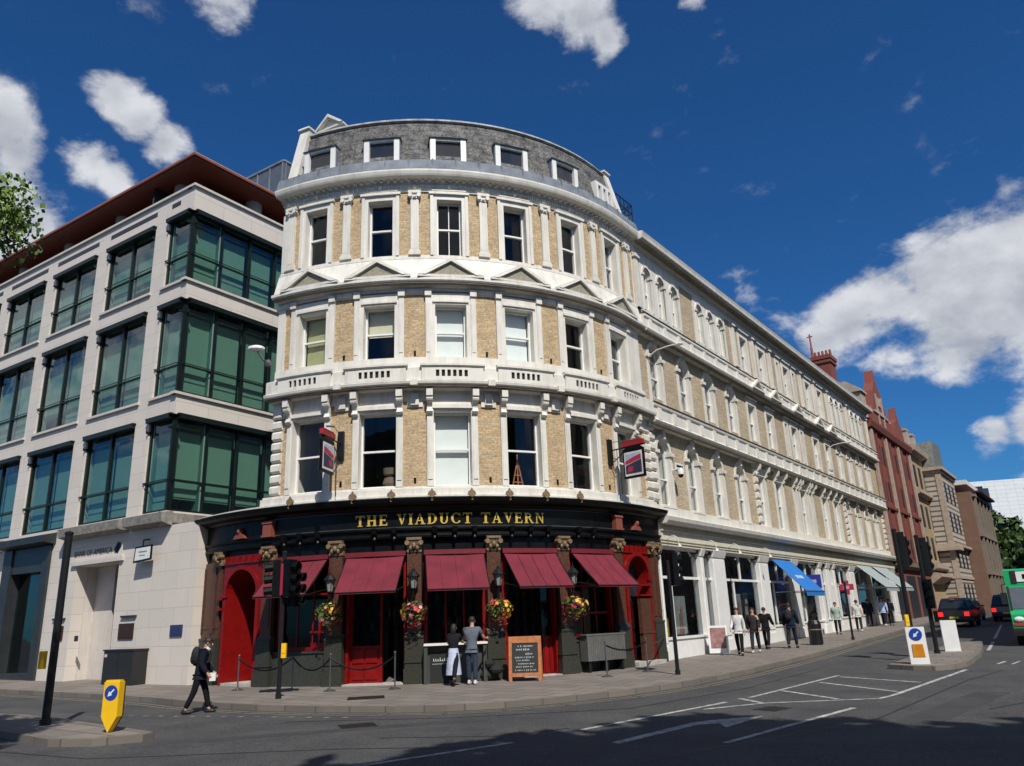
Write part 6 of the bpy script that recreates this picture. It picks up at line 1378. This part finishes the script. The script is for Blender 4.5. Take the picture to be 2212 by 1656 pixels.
# ---------------------------------------------------------------- vehicles
CARP=mat('black_car_paint',(.010,.010,.012),.2,spec=.6); CARP2=mat('dark_blue_car_paint',(.015,.018,.03),.2,spec=.6); CGL=mat('car_window',(.02,.025,.028),.08,spec=.7); TAIL=mat('lit_tail_lamp',(.5,.01,.01),.3,emit=((1,.02,.02),1.4)); CHROME=mat('chrome',(.5,.5,.5),.2,metal=1); RIM=mat('wheel_rim',(.3,.3,.31),.3,metal=.8); PLATE=mat('rear_plate',(.75,.60,.05),.4)
class CarQ:
    curved=False
    def __init__(s,side): s.s=side
    def at(s,u,d,z): return Vector((s.s*d,u,z))   # u = forwards, d = sideways
def car(x,y,az,label,paint,W=1.75,Lc=4.5,H=1.68,lit=True,tall=True):
    t=thing('parked_car' if 0 else 'black_cab' if tall else 'car',label,'car',put(x,y,ROAD),rad(-az),'cars queueing away down the street'); w_=W/2
    k=MB(); Qc=CarQ(1)
    pr=[(-Lc/2,.35),(-Lc/2+.02,.62),(-Lc/2+.10,.95),(-Lc/2+.28,1.02),(-Lc/2+.62,H-.14),(-Lc/2+1.0,H-.01),(-.0,H),(.45,H-.06),(1.05,1.10),(Lc/2-.35,.98),(Lc/2-.05,.80),(Lc/2,.40),(Lc/2-.3,.25),(-Lc/2+.3,.25)]
    if not tall: pr=[(-Lc/2,.35),(-Lc/2+.02,.60),(-Lc/2+.08,.88),(-Lc/2+.40,.95),(-Lc/2+1.0,H-.10),(-Lc/2+1.5,H),(.2,H),(.6,H-.08),(1.15,.98),(Lc/2-.3,.85),(Lc/2,.6),(Lc/2,.35),(Lc/2-.3,.22),(-Lc/2+.3,.22)]
    # body as cross sections that narrow towards the roof
    def wid(z): return w_ if z<.95 else w_-(z-.95)/(H-.95)*.22
    L_=[Vector((-wid(z),u,z)) for u,z in pr]; R_=[Vector((wid(z),u,z)) for u,z in pr]
    k.face(L_); k.face(list(reversed(R_)))
    for i in range(len(pr)): j=(i+1)%len(pr); k.face([L_[j],L_[i],R_[i],R_[j]],None,0)
    k.build('body',paint,t)
    k=MB(); i0=3; a,b=Vector(pr[3]),Vector(pr[4]); nrm=Vector((-(b.y-a.y),(b.x-a.x)))*.0
    def quad(p,q,ins,off=.012):
        pu=[(p[0]+(q[0]-p[0])*f,p[1]+(q[1]-p[1])*f) for f in (.12,.9)]; dx,dz=q[0]-p[0],q[1]-p[1]; l=math.hypot(dx,dz); nx,nz=-dz/l*off,dx/l*off
        A=[Vector((-wid(z)+ins,u+nx,z+nz)) for u,z in pu]; B=[Vector((wid(z)-ins,u+nx,z+nz)) for u,z in pu]; k.face([A[0],B[0],B[1],A[1]])
    quad(pr[3],pr[4],.12); quad(pr[7],pr[8],.12)
    for sg in (-1,1):
        z0,z1=1.02,H-.14; f=lambda u,z:Vector((sg*(wid(z)+.008),u,z)); k.face([f(-Lc/2+.62,z0),f(.85,z0),f(.42,z1),f(-Lc/2+.85,z1)]); 
    k.build('windows',CGL,t)
    for sg in (-1,1):
        k=MB(); k.bx(Loc0,sg*w_-sg*.30 if sg>0 else -w_+.04,sg*w_-.04 if sg>0 else -w_+.30,Lc/2-.02,Lc/2+.02,.62,.86); k.build('tail_lamp',TAIL,t)
    k=MB(); k.bx(Loc0,-.26,.26,Lc/2-.0,Lc/2+.02,.48,.60); k.build('number_plate',PLATE,t)
    k=MB(); k.bx(Loc0,-w_+.02,w_-.02,Lc/2-.08,Lc/2+.06,.30,.46); k.build('bumper',RUBBER,t)
    for sx in (-1,1):
        for yy in (-Lc/2+.8,Lc/2-.85):
            k=MB(); k.cyl(Vector((sx*(w_-.20),yy,.32)),Vector((sx*(w_+.01),yy,.32)),.32,n=18); wo=k.build('wheel',RUBBER,t); k=MB(); k.cyl(Vector((sx*(w_-.0),yy,.32)),Vector((sx*(w_+.025),yy,.32)),.19,n=14); k.build('rim',RIM,wo)
    if tall: k=MB(); k.bx(Loc0,-.3,.3,-Lc/2+3.1,-Lc/2+3.3,H-.02,H+.10); k.bx(Loc0,-.12,.12,Lc/2-.5,Lc/2-.46,H-.10,H-.05); k.build('roof_light',TAIL if 0 else mat('amber_roof_lens',(.35,.12,.03),.4),t)
    k=MB(); k.ell((-w_-.12,.75,1.02),.10,.06,.08); k.ell((w_+.12,.75,1.02),.10,.06,.08); k.build('mirrors',paint,t)
    return t
Loc0=Loc()
def spos(al,off): q=SD*al+SN*off; return q.x,q.y
x,y=spos(57.5,8.0); car(x,y,36.1,'black cab with its brake lights on, last in the queue nearest the white bollard',CARP)
x,y=spos(66,6.0); car(x,y,36.1,'dark car with bright tail lamps ahead of the last cab and to its right',CARP2,W=1.85,H=1.75)
x,y=spos(68,8.9); car(x,y,36.1,'dark saloon half hidden ahead of the last cab by the kerb',CARP,tall=False,H=1.45)
x,y=spos(78,5.4); car(x,y,36.1,'dark car third in the queue beside the green bus',CARP2,W=1.85)
x,y=spos(88,5.6); car(x,y,36.1,'small far car at the head of the queue',CARP,tall=False,H=1.5)
# the green bus at the right edge: front towards the viewer
bx,by=18.75,31.35
t=thing('green_bus','bright green minibus with white destination panel at the right edge of the road','bus',put(bx,by,ROAD),rad(-33.0)); 
BW=2.2; k=MB()
pr=[(0,.38),(-.02,.55),(0,1.15),(.10,1.30),(.42,2.20),(.46,2.80),(.70,2.86),(6.5,2.90),(6.5,.38)]
Lf=[Vector((0,u,z)) for u,z in pr]; Rt=[Vector((BW,u,z)) for u,z in pr]
k.face(list(reversed(Lf))); k.face(Rt)
for i in range(len(pr)): j=(i+1)%len(pr); k.face([Lf[i],Lf[j],Rt[j],Rt[i]])
k.build('body',BUSG,t)
class BF_:
    curved=False
    def at(s,u,d,z):  # front face following the profile
        for (a,b) in zip(pr,pr[1:]):
            if a[1]<=z<=b[1] and b[1]>a[1]: y_=a[0]+(b[0]-a[0])*(z-a[1])/(b[1]-a[1]); break
        else: y_=.46
        return Vector((u,y_-d,z))
Qb=BF_(); k=MB()
def fpan(k,u0,u1,z0,z1,d,m=0):
    n=5
    for i in range(n):
        a=z0+(z1-z0)*i/n; b=z0+(z1-z0)*(i+1)/n; k.face([Qb.at(u0,d,a),Qb.at(u1,d,a),Qb.at(u1,d,b),Qb.at(u0,d,b)],None,m)
fpan(k,.10,BW-.10,1.36,2.16,.02); k.build('windscreen',mat('bus_windscreen',(.10,.12,.14),.12,spec=.7),t)
k=MB(); fpan(k,.42,BW-.42,2.36,2.74,.03); k.build('destination_panel',WPL,t); k=MB(); fpan(k,.62,.80,2.46,2.64,.036); fpan(k,.86,1.0,2.46,2.64,.036); fpan(k,1.1,1.6,2.50,2.58,.036); k.build('route_display',BLACKP,t)
k=MB(); fpan(k,.22,.42,2.3,2.78,.02); fpan(k,0.02,.10,1.3,2.2,.012); k.build('dark_trim',RUBBER,t)
k=MB(); k.ell(Vector((.24,-.03,.98)),.17,.06,.10); k.ell(Vector((BW-.24,-.03,.98)),.17,.06,.10); k.build('headlight',mat('headlight_glass',(.8,.82,.85),.1),t)
k=MB(); fpan(k,.05,.40,.74,.86,.03); k.build('indicator_strip',mat('red_brown_trim',(.35,.06,.04),.4),t)
k=MB(); fpan(k,.0,BW,.39,.66,.06); fpan(k,.50,BW-.5,.72,1.0,.015); k.build('bumper',RUBBER,t)
k=MB(); k.tube([Vector((.02,.05,2.3)),Vector((-.10,-.18,2.25)),Vector((-.12,-.2,1.9))],.02,6); k.bx(Loc0,-.20,-.02,.18,.26,1.55,1.92); k.build('mirror',RUBBER,t)
for u in (1.0,5.2):
    for sx in (0,1): k=MB(); k.cyl(Vector((sx*BW+(.0 if sx else .02)-.1*sx,u,.42)),Vector((sx*BW+(.02 if sx else .22),u,.42)),.42,n=18); k.build('wheel',RUBBER,t)
k=MB()
for j in range(4): k.bx(Loc0,-.01,.0,-1.9-1.25*j,-.85-1.25*j,1.35,2.25); k.bx(Loc0,BW,BW+.01,-1.9-1.25*j,-.85-1.25*j,1.35,2.25)
k.build('side_windows',CGL,t)
# ---------------------------------------------------------------- people
def skin_mesh(name,verts,edges,radii,mat_,parent,root=0,sub=1):
    me=bpy.data.meshes.new(name); me.from_pydata([tuple(v) for v in verts],edges,[]); o=bpy.data.objects.new(name,me); COL.objects.link(o)
    md=o.modifiers.new('skin','SKIN'); md.use_smooth_shade=True
    sv=me.skin_vertices[0].data
    for i,r in enumerate(radii):
        r=r if isinstance(r,tuple) else (r,r); sv[i].radius=r; sv[i].use_root=(i==root); sv[i].use_loose=False
    ms=o.modifiers.new('sub','SUBSURF'); ms.levels=sub; ms.render_levels=sub
    dg=bpy.context.evaluated_depsgraph_get(); m2=bpy.data.meshes.new_from_object(o.evaluated_get(dg)); m2.name=name
    bpy.data.objects.remove(o); bpy.data.meshes.remove(me)
    m2.materials.clear(); m2.materials.append(mat_)
    for p in m2.polygons: p.use_smooth=True; p.material_index=0
    ob=bpy.data.objects.new(name,m2); COL.objects.link(ob); ob.parent=parent; return ob
def person(x,y,face,label,height=1.72,o=0.0,legs=((.0,0),(.0,0)),arms=None,lean=0.0,head=(0,0),shirt=(.1,.1,.1),trouser=(.02,.02,.025),shoe=(.01,.01,.01),hair=(.015,.01,.008),sleeves='long',coat=0,dress=None,longhair=False,bag=None,female=False,skinc=None,baghand=None,bare_legs=False,group=None):
    """legs: per side (thigh swing deg, knee bend deg); arms: per side (upper swing, outward, elbow bend). face: compass azimuth they look to"""
    base=put(x,y,o); t=thing('person',label,'person',base,rad(-face),group); k=height/1.75
    SK=SKIN if skinc is None else mat('skin_b',skinc,.55,var=.05)
    sm=mat('cloth_%d_%d_%d'%tuple(int(c*999) for c in shirt),shirt,.95,spec=.15,var=.12,scale=14,bump=.3,bscale=25); tm=mat('cloth_%d_%d_%d'%tuple(int(c*999) for c in trouser),trouser,.95,spec=.15,var=.12,scale=14,bump=.3,bscale=25)
    shm=mat('shoe_%d'%int(shoe[0]*999),shoe,.5); hm=mat('hair_%d'%int(hair[0]*999),hair,.6,scale=30)
    LT,LSH=.43*k,.42*k; hipz=.93*k; sw=.205*k if not female else .175*k; hw=.095*k
    # compute leg chains, then drop so that the lowest foot touches
    def chain(side,th,kn):
        h=Vector((side*hw,0,0)); a=rad(th); kne=h+Vector((side*.01,math.sin(a),-math.cos(a)))*LT; b=a-rad(kn); an=kne+Vector((0,math.sin(b),-math.cos(b)))*LSH
        return h,kne,an,b
    Lg=[chain(-1,*legs[0]),chain(1,*legs[1])]
    low=min(c[2].z for c in Lg); hz=-low+.085*k
    up=lambda v:v+Vector((0,0,hz))
    ln=rad(lean); ta=lambda y_,z_,x_=0:Vector((x_,y_*math.cos(ln)+z_*math.sin(ln),hz+z_*math.cos(ln)-y_*math.sin(ln)))
    pel=ta(0,.03*k); wst=ta(0,.20*k); che=ta(.01,.40*k); nck=ta(0,.545*k); 
    hl=rad(lean+head[0]); hb=nck+Vector((0,math.sin(hl)*.07,math.cos(hl)*.07))*k; hc=nck+Vector((head[1]*.02,math.sin(hl)*.165,math.cos(hl)*.165))*k; ht=nck+Vector((0,math.sin(hl)*.235,math.cos(hl)*.235))*k
    sh=[ta(0,.485*k,s*sw) for s in (-1,1)]
    arms=arms or ((10,8,15),(-10,8,15)); AR=[]
    for s,(sw_,ou,el) in zip((-1,1),arms):
        a=rad(sw_+lean*.0); oo=rad(ou); d=Vector((s*math.sin(oo),math.sin(a)*math.cos(oo),-math.cos(a)*math.cos(oo))); e=sh[0 if s<0 else 1]+d*.29*k; b=a+rad(el); d2=Vector((s*math.sin(oo)*.4,math.sin(b),-math.cos(b))).normalized(); w_=e+d2*.25*k; AR.append((sh[0 if s<0 else 1],e,w_,d2,s))
    # body: one continuous skinned surface
    V=[pel,wst,che,nck,hb,hc,ht]; E=[(0,1),(1,2),(2,3),(3,4),(4,5),(5,6)]; Rr=[(.125*k,.10*k),(.115*k,.085*k),(.135*k,.10*k),.055*k,.055*k,(.078*k,.095*k),(.055*k,.07*k)]
    for (h,kn,an,b) in Lg:
        i=len(V); heel=up(an)+Vector((0,-.02,-.06))*k; toe=up(an)+Vector((0,.10*math.cos(b*.4),-.06-.02+max(0,-math.sin(b))*.0))*k
        V+= [up(h),up(kn),up(an),toe]; E+=[(0,i),(i,i+1),(i+1,i+2),(i+2,i+3)]; Rr+= [.082*k,.055*k,.04*k,.024*k]
    for (s0,e,w_,d2,s) in AR:
        i=len(V); palm=w_+d2*.075*k; V+=[s0,e,w_,palm]; E+=[(2,i),(i,i+1),(i+1,i+2),(i+2,i+3)]; Rr+=[.052*k,.04*k,.028*k,(.022*k,.034*k)]
        lat=Vector((0,1,0)) if abs(d2.y)<.8 else Vector((0,0,1)); lat=(lat-d2*lat.dot(d2)).normalized()
        for j,(off_,ll) in enumerate(((-.030,.062),(-.010,.075),(.010,.072),(.030,.055))):
            p1=palm+lat*off_*k+d2*.03*k; p2=p1+(d2*.6+Vector((-s*.25,0,0))).normalized()*ll*.55*k; p3=p2+(d2*.5+Vector((-s*.6,0,0))).normalized()*ll*.5*k; n=len(V); V+=[p1,p2,p3]; E+=[(i+3,n),(n,n+1),(n+1,n+2)]; Rr+=[.0095*k,.009*k,.007*k]
        n=len(V); V+=[w_+d2*.03*k+lat*.032*k,w_+d2*.07*k+lat*.052*k]; E+=[(i+2,n),(n,n+1)]; Rr+=[.011*k,.009*k]
    skin_mesh('body',V,E,Rr,SK,t)
    # face and ears
    f=Vector((0,math.cos(hl),-math.sin(hl))); u=Vector((0,math.sin(hl),math.cos(hl))); m=MB()
    m.cyl(hc+f*.085*k+u*.02*k,hc+f*.118*k-u*.02*k,.010*k,.017*k,6,0); m.build('nose',SK,t)
    m=MB(); m.ell(hc+f*.088*k-u*.055*k,.028*k,.012*k,.008*k,0,n=7,k=4); m.build('mouth',mat('lips',(.35,.12,.10),.5),t)
    m=MB(); e_=MB()
    for s in (-1,1): m.ell(hc+f*.090*k+Vector((s*.032*k,0,0))+u*.012*k,.013*k,.008*k,.007*k,0,n=7,k=4); e_.ell(hc+Vector((s*.082*k,0,0))-u*.005*k,.012*k,.02*k,.03*k,0,n=7,k=5)
    m.build('eye',mat('eye_dark',(.02,.015,.012),.3),t); e_.build('ear',SK,t)
    # hair cap
    m=MB(); c=hc+u*.025*k-f*.012*k
    for i in range(6):
        for j in range(14):
            P=[]
            for ii,jj in ((i,j),(i,j+1),(i+1,j+1),(i+1,j)):
                ph=2*math.pi*jj/14; th=(math.pi*(.60-.22*max(0,math.sin(ph))))*ii/6
                P.append(c+Vector((math.sin(th)*math.cos(ph)*.094*k,0,0))+f*math.sin(th)*math.sin(ph)*.110*k+u*math.cos(th)*.105*k)
            m.face(P,None,0,True)
    if longhair: m.ell(c-f*.06*k-u*.09*k,.085*k,.06*k,.15*k,n=10,k=7)
    m.build('hair',hm,t)
    # clothes
    cr=.018+coat*.02
    V=[pel-(Vector((0,0,.05))*k),pel,wst,che,nck-Vector((0,0,.02))*k,che.lerp(nck,.55)]; E=[(0,1),(1,2),(2,3),(3,5),(5,4)]; c_=cr*k; Rr=[(.145*k+c_,.115*k+c_),(.145*k+c_,.112*k+c_),(.135*k+c_,.10*k+c_),(.160*k+c_,.115*k+c_),(.078*k+c_*.6,.072*k+c_*.6),(.135*k+c_,.100*k+c_)]
    for (s0,e,w_,d2,s) in AR:
        i=len(V); V.append(s0); E.append((3,i)); Rr.append(.066*k+c_*.8)
        if sleeves=='long': V+=[e,w_]; E+=[(i,i+1),(i+1,i+2)]; Rr+=[.054*k+c_*.6,.042*k+c_*.6]
        else: V+=[s0.lerp(e,.6)]; E+=[(i,i+1)]; Rr+=[.056*k+c_*.5]
    skin_mesh('jacket' if coat else 'shirt',V,E,Rr,sm,t,root=1)
    if not bare_legs:
        V=[pel+Vector((0,0,.03)),pel-Vector((0,0,.02))*k]; E=[(0,1)]; Rr=[(.135*k,.108*k),(.14*k,.11*k)]
        for (h,kn,an,b) in Lg: i=len(V); V+=[up(h),up(kn),up(an)+Vector((0,0,.02))]; E+=[(1,i),(i,i+1),(i+1,i+2)]; Rr+=[.108*k,.080*k,.064*k]
        skin_mesh('trousers',V,E,Rr,tm,t)
    if dress:
        m=MB(); dm=mat('skirt_%d'%int(dress[0]*999),dress,.85,var=.15,scale=10); m.lathe(Vector((pel.x,pel.y,0)),[(.24*k,.30*k),(.21*k,.6*k),(.18*k,.85*k),(.14*k,hz+.12*k)],18); m.build('dress',dm,t)
    m=MB()
    for (h,kn,an,b) in Lg:
        a=up(an); m.ell(a+Vector((0,.045,-.045))*k,.055*k,.145*k,.052*k,n=10,k=6); m.ell(a+Vector((0,-.02,-.02))*k,.045*k,.055*k,.06*k,n=8,k=5)
    m.build('shoes',shm,t)
    if bag:
        m=MB(); c=che-Vector((0,math.cos(ln),-math.sin(ln)))*(.19*k)-Vector((0,0,.03)); m.ell(c,.155*k,.12*k,.23*k,n=12,k=8); m.ell(c-Vector((0,.07,.07))*k,.11*k,.06*k,.11*k,n=10,k=6)
        bm_=mat('bag_cloth',bag,.8); BG=m.build('backpack',bm_,t)
        m=MB()
        for s in (-1,1): m.tube([che+Vector((s*.09,-.12,.10))*k,che+Vector((s*.10,.02,.17))*k,che+Vector((s*.11,.145,.05))*k,che+Vector((s*.12,.12,-.14))*k,che+Vector((s*.12,-.1,-.18))*k],.018,6)
        m.build('straps',bm_,t)
    if baghand:
        s0,e,w_,d2,s=AR[0 if baghand[3]<0 else 1]; m=MB(); c=w_+d2*.10*k-Vector((0,0,.18)); m.bx(Loc0,c.x-.05,c.x+.05,-c.y-.13,-c.y+.13,c.z-.16,c.z+.10); m.tube([Vector((c.x,c.y-.08,c.z+.1)),w_+d2*.09*k,Vector((c.x,c.y+.08,c.z+.1))],.01,5); m.build('shopping_bag',mat('carrier_bag',baghand[:3],.6),t)
    return t
# man walking at the left, in dark suit, leaning forward
w1=person(-7.74,19.79,78,'man in a dark suit with black backpack crossing the road beside the yellow bollard',1.74,o=ROAD,legs=((20,8),(-12,12)),arms=((6,6,34),(-4,8,42)),lean=9,head=(12,0),shirt=(.010,.012,.022),trouser=(.010,.010,.014),coat=1,bag=(.010,.010,.011),skinc=(.50,.28,.20))
ORG=Vector((0,0,0))
k=MB(); k.bx(Loc0,.14,.26,-.40,-.26,.72,.90); tag(k.build('paper',WPL,w1)); k=MB(); k.cyl((0,.10,1.40),(0,.17,1.47),.075,.06,10); k.build('collar',WPL,w1)
person(-1.93,23.0,8,'woman with dark hair and pale blue skirt leaning on the serving counter',1.62,legs=((2,0),(-26,6)),arms=((38,8,70),(42,10,65)),lean=8,shirt=(.015,.013,.018),trouser=(.015,.015,.02),dress=(.50,.55,.70),female=True,longhair=True,sleeves='short',shoe=(.01,.01,.01),skinc=(.52,.33,.25))
person(-1.42,23.05,12,'man in grey t-shirt and jeans at the counter, his back to the road',1.80,legs=((3,0),(-3,2)),arms=((30,12,60),(35,16,50)),lean=7,head=(4,0),shirt=(.12,.14,.17),trouser=(.035,.045,.075),shoe=(.55,.55,.55),sleeves='short',skinc=(.50,.28,.20))
gp='pedestrians on the pavement outside the first shops'
person(8.05,30.5,205,'woman in a white top and black trousers walking towards the pub past the first shop',1.70,legs=((14,4),(-14,10)),arms=((-12,8,15),(14,8,40)),shirt=(.62,.62,.62),trouser=(.012,.012,.014),female=True,longhair=True,hair=(.03,.015,.01),group=gp,skinc=(.52,.33,.25))
person(8.95,31.6,205,'person in a dark jacket and jeans walking behind the woman in white',1.68,legs=((-12,12),(16,3)),arms=((10,8,30),(-10,10,20)),shirt=(.035,.03,.03),trouser=(.03,.035,.05),shoe=(.5,.5,.5),coat=1,longhair=True,female=True,group=gp)
person(10.0,33.6,30,'person in a black jacket and black leggings walking away by the shop pier',1.64,legs=((12,4),(-12,10)),arms=((20,14,60),(12,12,50)),shirt=(.012,.012,.014),trouser=(.015,.015,.02),coat=1,group=gp)
person(11.0,33.5,34,'man in a navy jacket with a backpack walking away on the kerb side',1.78,legs=((-14,10),(15,4)),arms=((-12,8,15),(16,8,20)),shirt=(.012,.018,.035),trouser=(.02,.022,.03),coat=1,bag=(.012,.018,.035),group=gp)
gp2='far pedestrians along the terrace'
person(18.9,45.9,20,'far person in a pale top and dark trousers near the grey green awnings',1.72,legs=((12,4),(-12,8)),shirt=(.6,.6,.56),trouser=(.03,.03,.035),shoe=(.6,.6,.6),group=gp2,skinc=(.40,.22,.15))
person(16.9,43.8,200,'far person in light grey coat carrying a white carrier bag by the red sign',1.65,legs=((10,4),(-10,8)),shirt=(.35,.45,.38),trouser=(.03,.03,.03),coat=1,baghand=(.75,.75,.75,-1),group=gp2)
person(23.2,52.3,36,'far man in a light blue shirt with a dark bag beneath the far awnings',1.78,legs=((10,4),(-12,8)),shirt=(.42,.52,.75),trouser=(.015,.018,.035),shoe=(.5,.5,.5),group=gp2)
person(22.4,52.6,30,'far person in navy clothes beside the man in the light blue shirt',1.70,legs=((-10,8),(12,4)),shirt=(.015,.018,.04),trouser=(.015,.015,.03),coat=1,group=gp2)
person(23.9,52.9,210,'far person in black at the foot of the last terrace pier',1.66,legs=((6,2),(-6,4)),shirt=(.015,.015,.018),trouser=(.02,.02,.02),coat=1,group=gp2)
for o in list(bpy.data.objects):
    if o.type=='MESH' and o.parent is None and 'kind' not in o and 'label' not in o: print('UNTAGGED',o.name)
